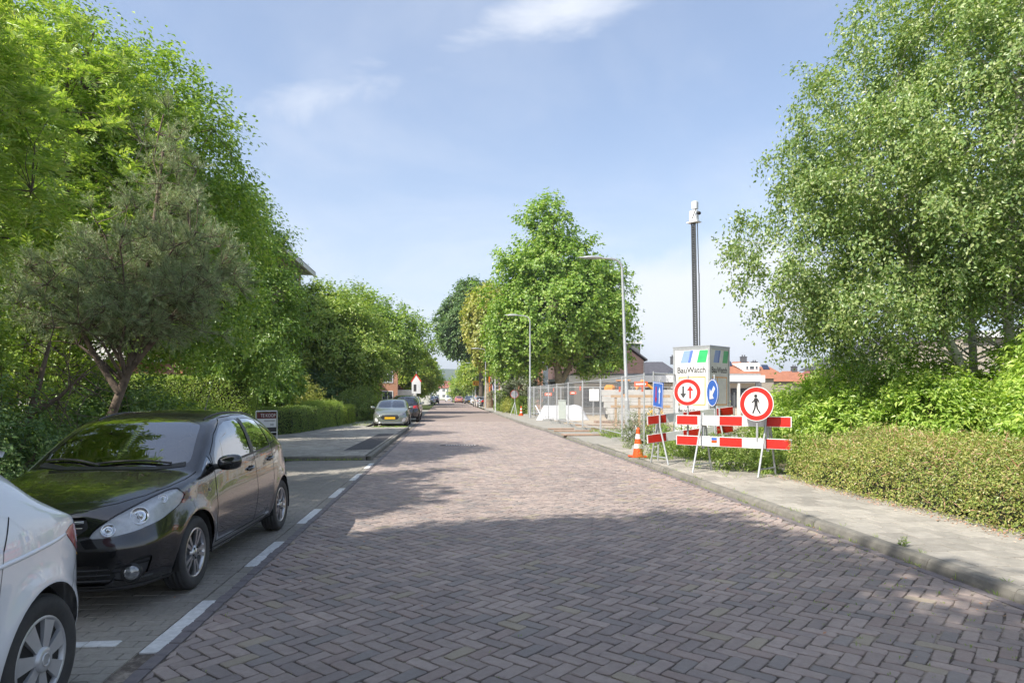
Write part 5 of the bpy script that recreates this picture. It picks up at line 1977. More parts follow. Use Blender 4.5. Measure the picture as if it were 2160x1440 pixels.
    # bonnet shut line, wipers, aerial, badge
    k.ribbon([(.30, .17), (.46, .27), (.60, .42), (.70, .62), (.745, .82), (.755, 1.02)], 'bonnet_seam', M['gap'], t, 1, .008, .001, 'top')
    k.ribbon([(-.30, .17), (-.46, .27), (-.60, .42), (-.70, .62), (-.745, .82), (-.755, 1.02)], 'bonnet_seam', M['gap'], t, 1, .008, .001, 'top')
    k.ribbon([(-.30, .16), (-.15, .11), (.15, .11), (.30, .16)], 'bonnet_seam', M['gap'], t, 1, .008, .001, 'top')
    k.ribbon([(-.64, 1.075), (-.40, 1.0), (0, .985), (.40, 1.0), (.64, 1.075)], 'scuttle', M['black_plastic'], t, 1, .055, .004, 'top')
    for (x0, x1, s0, s1) in ((.52, -.16, 1.055, 1.035), (-.10, -.62, 1.02, 1.105)):
        mb = MB()
        pts = [k.at_top(x0 + (x1 - x0) * q, s0 + (s1 - s0) * q + .03 * sin(pi * q), .018) for q in np.linspace(0, 1, 9)]
        mb.tube(pts, [.010] * 9, 6)
        mb.build('wiper', M['black_plastic'], t)
    a = k.at_top(0, 3.05)
    mb = MB()
    mb.tube([a, a + Vector((0, .05, .06)), a + Vector((0, .30, .42))], [.010, .004, .0025], 6)
    mb.build('aerial', M['black_plastic'], t)
    mb = MB()
    ng = 8
    for sg in (-1, 1):
        mb.tube([k.at_top(sg * .52, 1.75 + 1.5 * q, .004) for q in np.linspace(0, 1, 14)], .008, 5)
    mb.build('roof_strip', M['black_plastic'], t)
    interior(t, .42, 1.95, 1.02, .93, .72)
    for s, r in ((FW, .348), (RW, .346)):
        liner(t, s, WZ + .01, r, .48, .835)
        for sg in (-1, 1):
            wheel(t, Vector((sg * .742, s, WZ)), sg, .306, .19, .205, 5, 'double')

    t.scale = (.955, 1, 1)


black_car()

# ---------------------------------------------------------------- the white hatchback
IBIZA = dict(
    L=4.06,
    w=[(0, .12), (.012, .40), (.05, .58), (.115, .68), (.3, .80), (.6, .845), (1.2, .868), (2.6, .880), (3.2, .882), (3.5, .868), (3.7, .835), (3.82, .790), (3.92, .715), (4.0, .56), (4.045, .36), (4.06, .15)],
    zb=[(0, .46), (.03, .30), (.1, .21), (.4, .19), (3.4, .20), (3.66, .235), (3.85, .275), (3.97, .33), (4.03, .40), (4.06, .48)],
    zm=[(0, .5), (.5, .56), (1.0, .60), (3.4, .60), (3.8, .56), (4.06, .55)],
    zbelt=[(0, .55), (.06, .63), (.2, .71), (.45, .80), (.85, .90), (1.2, .945), (2.0, .965), (2.8, .985), (3.3, 1.000), (3.6, .995), (3.8, .955), (3.9, .86), (4.0, .72), (4.06, .56)],
    zr=[(0, .56), (.06, .65), (.2, .735), (.45, .83), (.85, .94), (1.0, .965), (1.3, 1.15), (1.6, 1.31), (1.9, 1.385), (2.4, 1.405), (2.9, 1.385), (3.2, 1.34), (3.4, 1.27), (3.58, 1.13), (3.72, 1.02), (3.82, .965), (3.92, .87), (4.0, .735), (4.06, .57)],
    zt=[(0, .57), (.06, .67), (.2, .76), (.5, .88), (.9, .98), (1.05, 1.02), (1.4, 1.23), (1.7, 1.375), (2.0, 1.43), (2.5, 1.445), (3.0, 1.43), (3.35, 1.395), (3.46, 1.36), (3.6, 1.22), (3.75, 1.06), (3.86, .975), (3.95, .87), (4.02, .74), (4.06, .58)],
    kb=[(0, .85), (.45, .89), (1.1, .93), (3.2, .945), (3.6, .955), (3.85, .97), (4.06, .9)],
    kr=[(0, .6), (.45, .74), (.95, .845), (1.3, .79), (1.7, .71), (2.4, .68), (3.2, .67), (3.5, .70), (3.72, .80), (3.85, .90), (4.06, .8)],
    flares=[(.83, .31, .36, .016), (3.39, .32, .375, .022)], hip=.016)


def white_car():
    t = thing('parked_car', 'white hatchback cut off by the left edge, its rear wheel in view', 'car', (-2.865, .14, .01), rad(.3))
    k = Skin(IBIZA, 190, 8)
    FW, RW, WZ = .83, 3.39, .318
    k.arch(FW, WZ + .01, .36)
    k.arch(RW, WZ + .012, .362)
    k.top('windscreen', rounded([(0, 1.03), (.40, 1.03), (.66, 1.12), (.55, 1.62), (.36, 1.70), (0, 1.72)], .12), .9)
    k.side('front_window', rounded([(1.30, .985), (1.55, 1.235), (1.9, 1.355), (2.20, 1.365), (2.25, 1.0)], .14))
    k.side('rear_window', rounded([(2.35, 1.005), (2.33, 1.365), (2.7, 1.355), (3.0, 1.30), (3.18, 1.08), (3.1, 1.03)], .14))
    k.cut('rear_window_glass', lambda V: poly_sdf(np.stack([np.abs(V[:, 0]), V[:, 2]], 1), rounded([(0, 1.06), (.52, 1.07), (.50, 1.30), (0, 1.33)], .2)), lambda V, N: V[:, 1] > 3.3)
    # tail lamp wraps round the corner: outline in side view
    k.cut('tail_light', lambda V: poly_sdf(V[:, 1:3], [(3.62, .900), (3.70, .925), (4.1, .93), (4.1, .73), (3.84, .735), (3.74, .80)]), lambda V, N: (V[:, 1] > 3.6) & (np.abs(V[:, 0]) > .34))
    k.side('front_door', [(1.28, .93), (1.24, .6), (1.28, .30), (2.27, .30), (2.29, 1.0), (2.28, 1.40), (1.9, 1.39), (1.5, 1.24)])
    k.side('rear_door', [(2.275, .30), (2.70, .30), (2.93, .52), (3.02, .70), (3.10, .92), (3.21, 1.07), (3.02, 1.33), (2.7, 1.39), (2.285, 1.39)])
    wht = car_paint('white_car_paint', (.74, .75, .77), 0, 1., .35, .02)
    k.part('body', 'body', wht, t)
    for nm in ('front_door', 'rear_door'):
        for sg in (-1, 1):
            k.part(nm, 'door', wht, t, 0., sg)
    k.part('windscreen', 'windscreen', M['glass_dark'], t, .002)
    k.part('rear_window_glass', 'rear_window', M['glass_side'], t, .002)
    for nm in ('front_window', 'rear_window'):
        for sg in (-1, 1):
            k.part(nm, 'side_window', M['glass_side'], t, .004, sg)
    for sg in (-1, 1):
        tl = k.part('tail_light', 'tail_light', M['red_lens'], t, -.003, sg)
        mb = MB()
        for q in range(4):
            z = .775 + q * .035
            p = [k.at_side(s, z, sg, .0045) for s in np.linspace(3.82 + (.9 - z) * .3, 3.93, 6)]
            mb.tube(p, .0035, 4)
        mb.build('lamp_ribs', M['red_lens'], tl)
        k.ribbon([(3.10, .92), (3.02, .70), (2.93, .52), (2.84, .42)], 'door_seam', M['dark_plastic'], t, sg, .0035)
        k.ribbon([(3.20, 1.06), (3.10, .92)], 'door_seam', M['gap'], t, sg, .007)
        k.ribbon([(2.28, 1.0), (2.275, .30), (2.70, .30), (2.84, .42)], 'door_seam', M['gap'], t, sg, .007)
        # bumper joint behind the wheel
        k.ribbon([(3.61, .615), (3.68, .66), (3.80, .75), (3.86, .80)], 'bumper_seam', M['gap'], t, sg, .004)
        # shoulder crease, a shallow rib from the door to the lamp
        cr = MB()
        pts = [(2.3, .83), (2.8, .845), (3.2, .862), (3.5, .88), (3.76, .905)]
        Q = [k.at_side(np.interp(q, np.linspace(0, 1, 5), [p[0] for p in pts]), np.interp(q, np.linspace(0, 1, 5), [p[1] for p in pts]), sg, -.006) for q in np.linspace(0, 1, 30)]
        cr.tube(Q, [.003 + .010 * sin(pi * min(q * 1.0, 1)) ** .5 for q in np.linspace(0.02, .98, 30)], 10)
        cr.build('shoulder_crease', wht, t)
        # fuel flap-like handle of the rear door
        a = k.at_side(2.92, .80, sg)
        hb = MB()
        hb.tube([a + Vector((sg * .004, -.085, -.008)), a + Vector((sg * .030, -.05, -.002)), a + Vector((sg * .032, .04, .004)), a + Vector((sg * .004, .085, .006))], [.012, .014, .014, .012], 8)
        hb.build('door_handle', wht, t)
        mirror_part(t, k, sg, 1.36, .98, wht)
    # roof spoiler
    sp = MB()
    V = [(x, s + .04 * abs(x), z - .03 * abs(x)) for (s, z) in ((3.30, 1.405), (3.56, 1.352), (3.54, 1.325)) for x in np.linspace(-.56, .56, 9)]
    F = [(r_ * 9 + i, r_ * 9 + i + 1, r_ * 9 + 10 + i, r_ * 9 + 9 + i) for r_ in range(2) for i in range(8)]
    sp.add(V, F, 0, True)
    sp.build('roof_spoiler', wht, t)
    interior(t, .42, 1.95, 1.05, .93, .72)
    for s, r in ((FW, .356), (RW, .358)):
        liner(t, s, WZ + .012, r, .48, .775)
        for sg in (-1, 1):
            wheel(t, Vector((sg * .765, s, WZ)), sg, .318, .19, .208, 7, 'cap', 'hubcap')


white_car()


# ---------------------------------------------------------------- cars farther off
def far_car(label, loc, rz, paint, scale=(1, 1, 1), base=None, face='front', plate='plate_yellow', rails=False, grille=None, detail=1, lamps='headlamp_dark', glass='glass_dark', group='cars parked farther down the street', tail='red_lens'):
    """loc = ground point under the nose (rz 0: nose towards -y)"""
    base = base or CORSA
    t = thing('parked_car', label, 'car', loc, rz, group)
    k = Skin(base, 70 if detail else 44, 4 if detail else 3)
    FW, RW = (.845, 3.356) if base is CORSA else (.83, 3.39)
    L = base['L']
    k.arch(FW, .316, .35)
    k.arch(RW, .316, .35)
    k.top('windscreen', [(0, .99), (.40, 1.0), (.66, 1.10), (.55, 1.63), (.36, 1.735), (0, 1.77)], .9)
    k.side('side_window', [(1.30, 1.0), (1.55, 1.24), (1.9, 1.36), (2.6, 1.38), (3.0, 1.32), (3.2, 1.12), (3.1, 1.05)])
    k.cut('rear_window', lambda V: poly_sdf(np.stack([np.abs(V[:, 0]), V[:, 2]], 1), [(0, 1.02), (.54, 1.04), (.50, 1.30), (0, 1.34)]), lambda V, N: V[:, 1] > 3.3)
    k.front('headlight', [(.40, .63), (.52, .735), (.74, .80), (.79, .74), (.70, .66), (.5, .61)], -.1, 1.0)
    k.front('grille', grille or [(0, .40), (.36, .42), (.44, .53), (.36, .655), (0, .66)], -.1, .4)
    k.front('side_intake', [(.56, .30), (.70, .30), (.74, .45), (.66, .50), (.585, .42)], -.1, .5)
    k.cut('tail_light', lambda V: poly_sdf(V[:, [0, 2]] * np.array([1, 1]) if False else np.stack([np.abs(V[:, 0]), V[:, 2]], 1), [(.46, .78), (.85, .74), (.85, .95), (.48, .90)]), lambda V, N: V[:, 1] > 3.45)
    p = car_paint('paint', *paint)
    b = k.part('body', 'body', p, t)
    k.part('windscreen', 'windscreen', M[glass], t)
    k.part('rear_window', 'rear_window', M[glass], t)
    for sg in (-1, 1):
        k.part('side_window', 'side_window', M['glass_side'], t, .002, sg)
        k.part('headlight', 'headlight', M[lamps], t, 0, sg)
        k.part('tail_light', 'tail_light', M[tail], t, 0, sg)
        k.part('side_intake', 'side_intake', M['silver_trim'] if face == 'silver' else M['black_plastic'], t, 0, sg)
        mirror_part(t, k, sg, 1.33, .985, p)
    k.part('grille', 'grille', M['black_plastic'], t, .004)
    if face == 'silver':
        mb = MB()
        xs = np.linspace(-.60, .60, 15)
        mb.tube([Vector((x, k.at_front(abs(x), .245).y - .004, .245)) for x in xs], .022, 6)
        mb.build('chrome_strip', M['chrome'], t)
        for j in range(4):
            mb = MB()
            z = .47 + .05 * j
            xs = np.linspace(-.36, .36, 9)
            mb.tube([Vector((x, k.at_front(abs(x), z).y - .003, z)) for x in xs], .006, 4)
            mb.build('grille_bar', M['dark_plastic'], t)
    for y, z, sg in (((k.at_front(0, .48).y - .012), .49, -1), (L - .03, .66, 1)):
        mb = MB()
        mb.box((0, y, z), (.50, .012, .11))
        mb.build('number_plate', M[plate], t)
    for sg in (-1, 1):
        k.ribbon([(2.36, 1.0), (2.37, .35)], 'door_seam', M['gap'], t, sg, .012)
        if rails:
            mb = MB()
            mb.tube([k.at_top(sg * .53, s, .035 if .1 < q < .9 else .0) for q, s in zip(np.linspace(0, 1, 8), np.linspace(1.8, 3.2, 8))], .014, 5)
            mb.build('roof_rail', M['chrome'], t)
    interior(t, .42, 1.95, 1.02, .93, .72)
    for s in (FW, RW):
        liner(t, s, .316, .346, .48, .83)
        for sg in (-1, 1):
            wheel(t, Vector((sg * .742, s, .306)), sg, .306, .19, .21, 5, 'single', detail=False)
    t.scale = scale
    return t


G1 = 'cars parked farther down the street'
far_car('grey-green hatchback with yellow plate facing us, parked beyond the asphalt patch', (-3.18, 34.6, 0), rad(1.0), ((.21, .24, .21), .55, 1., .3), (1.06, 1.08, .97), face='silver')
far_car('black estate car with roof rails parked behind the grey-green one', (-3.0, 45.6, 0), rad(181), ((.012, .012, .016), .2, 1., .25), (1.07, 1.15, 1.10), rails=True)
far_car('white car mostly hidden behind the black estate', (-3.15, 48.6, 0), rad(1), ((.62, .63, .64), .1, 1., .3), (1.03, 1.05, 1.05))
far_car('silver car seen from behind, parked under the far left trees', (-3.85, 117.0, 0), rad(181), ((.42, .43, .45), .7, 1., .3), (1.05, 1.05, 1.0), detail=0, plate='plate_yellow')
far_car('dark grey car parked just beyond the silver one', (-3.5, 132.0, 0), rad(181), ((.035, .037, .042), .4, 1., .3), (1.05, 1.05, 1.0), detail=0)
far_car('reddish pink car driving away along the street', (1.2, 142.0, 0), rad(181), ((.38, .16, .14), .2, 1., .3), (1.03, 1.05, 1.0), detail=0, group=None)
far_car('white car far down the street left of the reddish car', (-.9, 165.0, 0), rad(1), ((.66, .67, .68), .0, 1., .3), (1.05, 1.05, 1.05), detail=0, group=None)
far_car('white car parked nose out on the right before the thick trunk', (3.55, 112.0, 0), rad(-18), ((.62, .63, .65), .2, 1., .3), (1.05, 1.08, 1.05), detail=0)
far_car('silver car parked on the right beside the walking person', (3.7, 96.5, 0), rad(-176), ((.40, .41, .43), .7, 1., .3), (1.03, 1.05, 1.0), detail=0)
far_car('dark car far on the right beyond the white nose-out car', (3.2, 126.0, 0), rad(3), ((.02, .022, .026), .3, 1., .3), (1.05, 1.05, 1.0), detail=0)
far_car('dark blue car parked in a driveway behind the thick trunk', (7.7, 86.0, .03), rad(62), ((.016, .018, .03), .3, 1., .3), (1.05, 1.08, 1.0), detail=0)
far_car('light blue-grey car roof showing left of the black estate', (-6.0, 62.0, 0), rad(80), ((.30, .36, .42), .5, 1., .3), (1.05, 1.05, .98), detail=0)
# ================================================================ BUILDINGS AND THE DISTANCE
def brick_wall_mat(name, c1, c2, mortar, scale=1.):
    m = bpy.data.materials.new(name)
    m.use_nodes = True
    k = NT(m.node_tree)
    p = k.n('ShaderNodeBsdfPrincipled')
    p.inputs['Roughness'].default_value = .9
    tc = k.n('ShaderNodeTexCoord')
    sep = k.n('ShaderNodeSeparateXYZ')
    k.put(sep.inputs[0], tc.outputs['Object'])
    cb = k.n('ShaderNodeCombineXYZ')
    k.put(cb.inputs[0], k.m('ADD', sep.outputs[0], sep.outputs[1]))
    k.put(cb.inputs[1], sep.outputs[2])
    b = k.n('ShaderNodeTexBrick')
    k.put(b.inputs['Vector'], cb.outputs[0])
    b.inputs['Color1'].default_value = (*c1, 1)
    b.inputs['Color2'].default_value = (*c2, 1)
    b.inputs['Mortar'].default_value = (*mortar, 1)
    b.inputs['Scale'].default_value = 1.0
    b.inputs['Brick Width'].default_value = .22 * scale
    b.inputs['Row Height'].default_value = .065 * scale
    b.inputs['Mortar Size'].default_value = .008 * scale
    nz = k.noise(tc.outputs['Object'], .7, 4)
    col = k.mix(1.0, b.outputs[0], k.ramp(nz, [(.2, (.85, .85, .85)), (.8, (1.12, 1.1, 1.1))]), 'MULTIPLY')
    k.put(p.inputs['Base Color'], col)
    o = k.n('ShaderNodeOutputMaterial')
    k.put(o.inputs[0], p.outputs[0])
    return m


M['brick_orange'] = brick_wall_mat('orange_brick_wall', (.46, .20, .11), (.38, .155, .085), (.40, .33, .27), 1.6)
M['brick_pink'] = brick_wall_mat('pinkish_brick_wall', (.40, .20, .15), (.34, .165, .125), (.38, .30, .26), 1.6)
M['brick_brown'] = brick_wall_mat('brown_brick_wall', (.16, .095, .085), (.12, .07, .065), (.15, .12, .11), 2.)
M['brick_grey'] = brick_wall_mat('greyish_brick_wall', (.36, .30, .25), (.30, .25, .21), (.38, .35, .31), 2.)
M['brick_pale'] = brick_wall_mat('pale_brick_wall', (.48, .43, .36), (.42, .37, .31), (.5, .47, .42), 1.6)
M['plaster'] = mat('white_plaster', (.70, .69, .66), (.62, .61, .585), .85, 0, 2)
M['beige'] = mat('beige_plaster', (.50, .44, .34), (.44, .385, .30), .9, 0, 2)
M['tile_orange'] = mat('orange_roof_tile', (.36, .15, .085), (.28, .115, .065), .8, 0, 1.3, .3, 30)
M['tile_red'] = mat('red_roof_tile', (.27, .095, .072), (.21, .075, .06), .8, 0, 1.3)
M['slate'] = mat('dark_roof_slate', (.085, .085, .10), (.06, .06, .072), .7, 0, 2.5, .4, 12)
M['grey_clad'] = mat('grey_cladding', (.15, .155, .165), (.12, .125, .132), .6, 0, 3)
M['dark_frame'] = mat('dark_window_frame', (.03, .03, .033), (.02, .02, .022), .5)
M['roof_felt'] = mat('roof_edge_grey', (.30, .30, .30), (.25, .25, .25), .8, 0, 4)
M['solar'] = mat('solar_panel', (.015, .02, .05), (.02, .03, .07), .1, 0, 3, spec=.8)
M['lead'] = mat('chimney_lead', (.09, .095, .105), (.07, .07, .08), .7)


def win(parent, c, w, h, ax='x', out=-1, frame='white', bars=1, fr=.07):
    """window standing in a wall: frame, pane, set in its own depth.  ax: wall direction, out: outward sign on the other axis"""
    W = link_empty('window', parent, c)
    fb, pb = MB(), MB()
    def bx(mb, a0, z0, a1, z1, d0, d1):
        ca, cz, sa, sz = (a0 + a1) / 2, (z0 + z1) / 2, abs(a1 - a0), abs(z1 - z0)
        cd_, sdp = (d0 + d1) / 2 * out, abs(d1 - d0)
        if ax == 'x':
            mb.box((ca, cd_, cz), (sa, sdp, sz))
        else:
            mb.box((cd_, ca, cz), (sdp, sa, sz))
    a, b = w / 2, h / 2
    bx(fb, -a, -b, -a + fr, b, -.02, .05)
    bx(fb, a - fr, -b, a, b, -.02, .05)
    bx(fb, -a + fr, -b, a - fr, -b + fr, -.02, .05)
    bx(fb, -a + fr, b - fr, a - fr, b, -.02, .05)
    for i in range(bars):
        x = -a + (i + 1) * w / (bars + 1)
        bx(fb, x - fr * .4, -b + fr, x + fr * .4, b - fr, -.02, .045)
    bx(pb, -a + fr * .5, -b + fr * .5, a - fr * .5, b - fr * .5, -.015, .02)
    fb.build('frame', M[frame], W)
    pb.build('pane', M['window'], W)
    return W


def link_empty(name, parent, loc, rz=0.):
    o = bpy.data.objects.new(name, None)
    COL.objects.link(o)
    o.parent = parent
    o.location = loc
    o.rotation_euler = (0, 0, rz)
    return o


def gable_house(name, label, loc, rz, w, dpt, eave, ridge, wall, roof, along='x', group=None, over=.3, hip=0.):
    """house with its front towards -y; ridge runs along x or y"""
    t = thing(name, label, 'house', loc, rz, group)
    wb = MB()
    a = w / 2
    if along == 'y':
        wb.prism([(-a, 0), (a, 0), (a, eave), (0, ridge), (-a, eave)], 0, dpt)
    else:
        y2 = dpt / 2
        h = 0 if hip else 1
        if hip:
            wb.box((0, y2, eave / 2), (w, dpt, eave))
        else:
            V = [(-a, 0, 0), (-a, dpt, 0), (-a, dpt, eave), (-a, y2, ridge), (-a, 0, eave)]
            V += [(a, v[1], v[2]) for v in V]
            wb.add(V, [(4, 3, 2, 1, 0), (5, 6, 7, 8, 9), (0, 5, 9, 4), (2, 7, 6, 1), (0, 1, 6, 5), (4, 9, 8, 3), (3, 8, 7, 2)])
    wb.build('wall', M[wall], t)
    rb = MB()
    th = .16
    if along == 'y':
        sl = (ridge - eave) / a
        for sg in (-1, 1):
            P = [(0, ridge), (sg * (a + over), eave - over * sl)]
            V = [(p[0], y, p[1] + .03 + dz) for y in (-over, dpt + over) for p in P for dz in (0, th)]
            rb.add(V, [(0, 2, 3, 1), (4, 5, 7, 6), (1, 3, 7, 5), (0, 4, 6, 2), (2, 6, 7, 3), (0, 1, 5, 4)])
    elif hip:
        q, o = w / 2 - hip, over
        V = [(-a - o, -o, eave), (a + o, -o, eave), (a + o, dpt + o, eave), (-a - o, dpt + o, eave), (-q, dpt / 2, ridge), (q, dpt / 2, ridge)]
        rb.add(V, [(0, 1, 5, 4), (1, 2, 5), (2, 3, 4, 5), (3, 0, 4), (3, 2, 1, 0)])
    else:
        y2 = dpt / 2
        sl = (ridge - eave) / y2
        for sg in (-1, 1):
            P = [(y2, ridge), (y2 + sg * (y2 + over), eave - over * sl)]
            V = [(x, p[0], p[1] + .03 + dz) for x in (-a - over, a + over) for p in P for dz in (0, th)]
            rb.add(V, [(0, 2, 3, 1), (4, 5, 7, 6), (1, 3, 7, 5), (0, 4, 6, 2), (2, 6, 7, 3), (0, 1, 5, 4)])
    rf = rb.build('roof', M[roof], t)
    return t, rf


def chimney(rf, loc, w=.6, h=1.0, m='lead'):
    mb = MB()
    mb.box((loc[0], loc[1], loc[2] + h / 2), (w, w, h))
    mb.box((loc[0], loc[1], loc[2] + h + .04), (w + .12, w + .12, .08))
    for dx in (-.15, .15):
        mb.lathe([(.09, 0), (.09, .25), (0, .25)], 8, Matrix.Translation((loc[0] + dx, loc[1], loc[2] + h + .08)))
    mb.build('chimney', M[m], rf)


# apartment building behind the left trees
t = thing('apartment_building', 'pinkish brick apartment block with overhanging flat roof behind the left trees', 'building', (-12.4, 31.5, 0))
b = MB()
b.box((-6.5, 12.5, 5.75), (13, 25, 11.5))
b.build('wall', M['brick_pink'], t)
b = MB()
b.box((-6.5, 12.5, 11.68), (14.9, 27.0, .10))
b.box((-6.5, 12.5, 11.82), (14.96, 27.06, .18))
b.build('roof', M['roof_felt'], t)
b = MB()
b.box((.92, 12.5, 11.66), (.14, 27.2, .30))
b.build('gutter', M['plaster'], t)
rl = MB()
for i in range(10):
    y = -.5 + 2.0 * i
    rl.tube([(.2, y, 11.9), (.2, y, 13.0)], .02, 5)
rl.tube([(.2, -.5, 13.0), (.2, 17.5, 13.0)], .025, 5)
rl.build('railing', M['galv'], t)
for fl in range(4):
    z = 1.6 + fl * 2.8
    for i in range(6):
        y = 2.2 + i * 4.1
        win(t, (0.01, y, z + .1), 1.5, 1.7 if fl < 3 else 2.0, 'y', 1, 'dark_frame')
for y in (21.3, 23.5):
    win(t, (0.012, y, 9.95), .8, 2.2, 'y', 1, 'dark_frame', 0)
for fl in range(3):
    z = .2 + 2.9 * fl
    bp = MB()
    bp.box((-3.2, -.9, z + .1), (5.6, 1.8, .2))
    bp.build('balcony_slab', M['plaster'], t)
    for i in range(4):
        bp = MB()
        bp.box((-5.3 + i * 1.4, -1.78, z + .75), (1.36, .06, 1.05))
        bp.build('balcony_panel', M['plaster'], t)
    win(t, (-3.4, -.01, z + 1.5), 3.0, 2.0, 'x', -1, 'white', 2)
b = MB()
b.box((-9.5, -.6, 4.2), (5.8, 1.2, 8.4))
b.build('stair_bay', M['plaster'], t)
# orange brick corner stack
b = MB()
for i in range(34):
    b.box((.12, 1.3, .06 + i * .1), (.24, 2.4, .085))
b.build('brick_cladding', M['brick_orange'], t)

# brown gabled house behind the big plane
t, rf = gable_house('brick_house', 'dark brown brick house with grey dormer behind the large plane tree', (13.8, 63.0, .08), rad(-5), 8.6, 9, 5.0, 8.2, 'brick_brown', 'slate', 'y')
win(t, (.95, -.012, 4.35), 1.0, 1.1, 'x', -1, 'dark_frame', 0)
win(t, (-1.6, -.012, 4.35), 1.0, 1.1, 'x', -1, 'dark_frame', 0)
b = MB()
b.box((3.15, 3.0, 5.65), (2.0, 4.0, 1.75))
dm = b.build('dormer', M['grey_clad'], t)
b = MB()
b.box((3.15, 3.0, 6.62), (2.3, 4.3, .22))
b.build('fascia', M['white'], dm)
b = MB()
b.tube([(4.3, -.08, .0), (4.3, -.08, 4.7)], .05, 8)
b.build('downpipe', M['grey_clad'], t)
t = thing('garage', 'low dark grey flat roofed annex in front of the brown brick house', 'annex', (12.4, 58.8, .08), rad(-5))
b = MB()
b.box((0, 1.6, 1.38), (7.6, 3.1, 2.75))
b.build('wall', M['grey_clad'], t)
b = MB()
b.box((0, 1.6, 2.86), (7.9, 3.4, .20))
b.build('roof_edge', M['steel_white'], t)
for i in range(20):
    b = MB()
    b.box((-3.7 + i * .39, .03, 1.35), (.05, .06, 2.6))
    b.build('batten', M['dark_frame'], t)
t, rf = gable_house('brick_house', 'orange brick house showing left of the brown one under the plane tree', (7.7, 76.0, .08), rad(-5), 5.0, 8, 4.9, 7.5, 'brick_orange', 'slate', 'y')
for x in (-1.2, .4):
    win(t, (x, -.012, 3.4), 1.1, 1.2, 'x', -1, 'white', 1)
b = MB()
b.box((-2.0, -.25, 2.4), (.7, .5, 4.8))
b.build('downpipe', M['plaster'], t)

# low school building with white fascia, beyond the site
t = thing('school_building', 'low brick building with broad white roof fascia beyond the building site', 'building', (17.4, 52.5, .08), rad(-5))
b = MB()
b.box((-.5, 4.0, 1.25), (14.5, 8, 2.5))
b.build('wall', M['brick_pale'], t)
b = MB()
b.box((-.5, 3.9, 2.85), (15.5, 9.2, .55))
b.build('fascia', M['white'], t)
b = MB()
b.box((-.5, 3.9, 3.2), (15.0, 8.6, .12))
b.lathe([(2.3, 3.26), (1.6, 3.7), (.8, 3.95), (0, 4.0)], 20, Matrix.Translation((2.6, 4, 0)))
b.build('roof', M['roof_felt'], t)
for x in (-6.2, -3.8, -1.2, 3.3, 5.6):
    win(t, (x, -.012, 1.35), 1.7, 1.5, 'x', -1, 'dark_frame', 1)
for x in (-2.4, 6.8):
    b = MB()
    b.box((x, -.75, 1.28), (.22, .22, 2.56))
    b.build('post', M['grey_clad'], t)
t = thing('parasol', 'big grey square parasol behind the round pedestrian sign', 'parasol', (17.1, 46.0, .08))
b = MB()
b.lathe([(1.9, 2.0), (1.87, 2.15), (.9, 2.45), (.12, 2.72), (0, 2.75)], 8)
b.build('canopy', M['roof_felt'], t)
b = MB()
b.tube([(0, 0, 0), (0, 0, 2.7)], .04, 8)
b.build('pole', M['galv'], t)
t = thing('pavilion_frame', 'white and grey post frame beside the grey parasol', 'frame', (19.4, 44.8, .08))
for x in (-.9, 0.2, 1.5):
    b = MB()
    b.box((x, 0, 1.2), (.16, .16, 2.4))
    b.build('post', M['plaster'] if x < 1 else M['grey_clad'], t)
b = MB()
b.box((.3, 0, 2.45), (2.8, .2, .12))
b.build('beam', M['grey_clad'], t)
for i in range(9):
    b = MB()
    b.box((-.9 + i * .28, .12, .95), (.05, .05, 1.6))
    b.build('bar', M['grey_clad'], t)


# orange-roofed houses on the skyline at the right
def roof_house(label, x, y, w, dep, eave, ridge, roof, wall='brick_grey', hip=2.6, rz=-12., dormer=None, solar=False, sky=None, chim=None, rw=.0):
    t, rf = gable_house('roofed_house', label, (x, y, 0), rad(rz), w, dep, eave, ridge, wall, roof, 'x', 'houses on the skyline at the right', .4, hip)
    sl = (ridge - eave) / (dep / 2 + .4)
    if dormer is not None:
        b = MB()
        z0 = eave + 1.0
        yb = -.4 + (z0 - eave) / sl
        b.box((dormer, yb + 1.0, z0 + .55), (1.9, 2.0, 1.1))
        d = b.build('dormer', M['white'], t)
        b = MB()
        V = [(dormer - .95, yb, z0), (dormer - .95, yb, z0 + 1.1), (dormer - 2.4, yb + 1.1, z0 + 1.1)]
        b.add([V[0], V[1], V[2]] + [(v[0], v[1] + .1, v[2]) for v in V], [(0, 1, 2), (5, 4, 3), (0, 3, 4, 1), (1, 4, 5, 2), (2, 5, 3, 0)])
        b.build('cheek', M['white'], d)
        for q in (-.6, 0., .6):
            win(t, (dormer + q, yb - .012, z0 + .45), .36 if q else .66, .5, 'x', -1, 'white', 0, .05)
    if solar:
        for i in range(3):
            b = MB()
            z = eave + .35
            b.add([(-3.0 + i * .85, -.4 + .5 / sl - .04, z - .05 + .12), (-2.25 + i * .85, -.4 + .5 / sl - .04, z - .05 + .12), (-2.1 + i * .85, -.4 + 1.5 / sl, z + 1.12), (-2.85 + i * .85, -.4 + 1.5 / sl, z + 1.12)], [(0, 1, 2, 3)])
            b.build('solar_panel', M['solar'], rf)
    for xs in (sky or []):
        b = MB()
        z = eave + 1.7
        yb = -.4 + 1.7 / sl
        b.add([(xs, yb, z + .08), (xs + .9, yb, z + .08), (xs + .9, yb + .7 / sl, z + .78), (xs, yb + .7 / sl, z + .78)], [(0, 1, 2, 3)])
        b.build('skylight', M['solar'], rf)
    for xs in (chim or []):
        chimney(rf, (xs, dep / 2, ridge - .35), .75, .95)
    return t


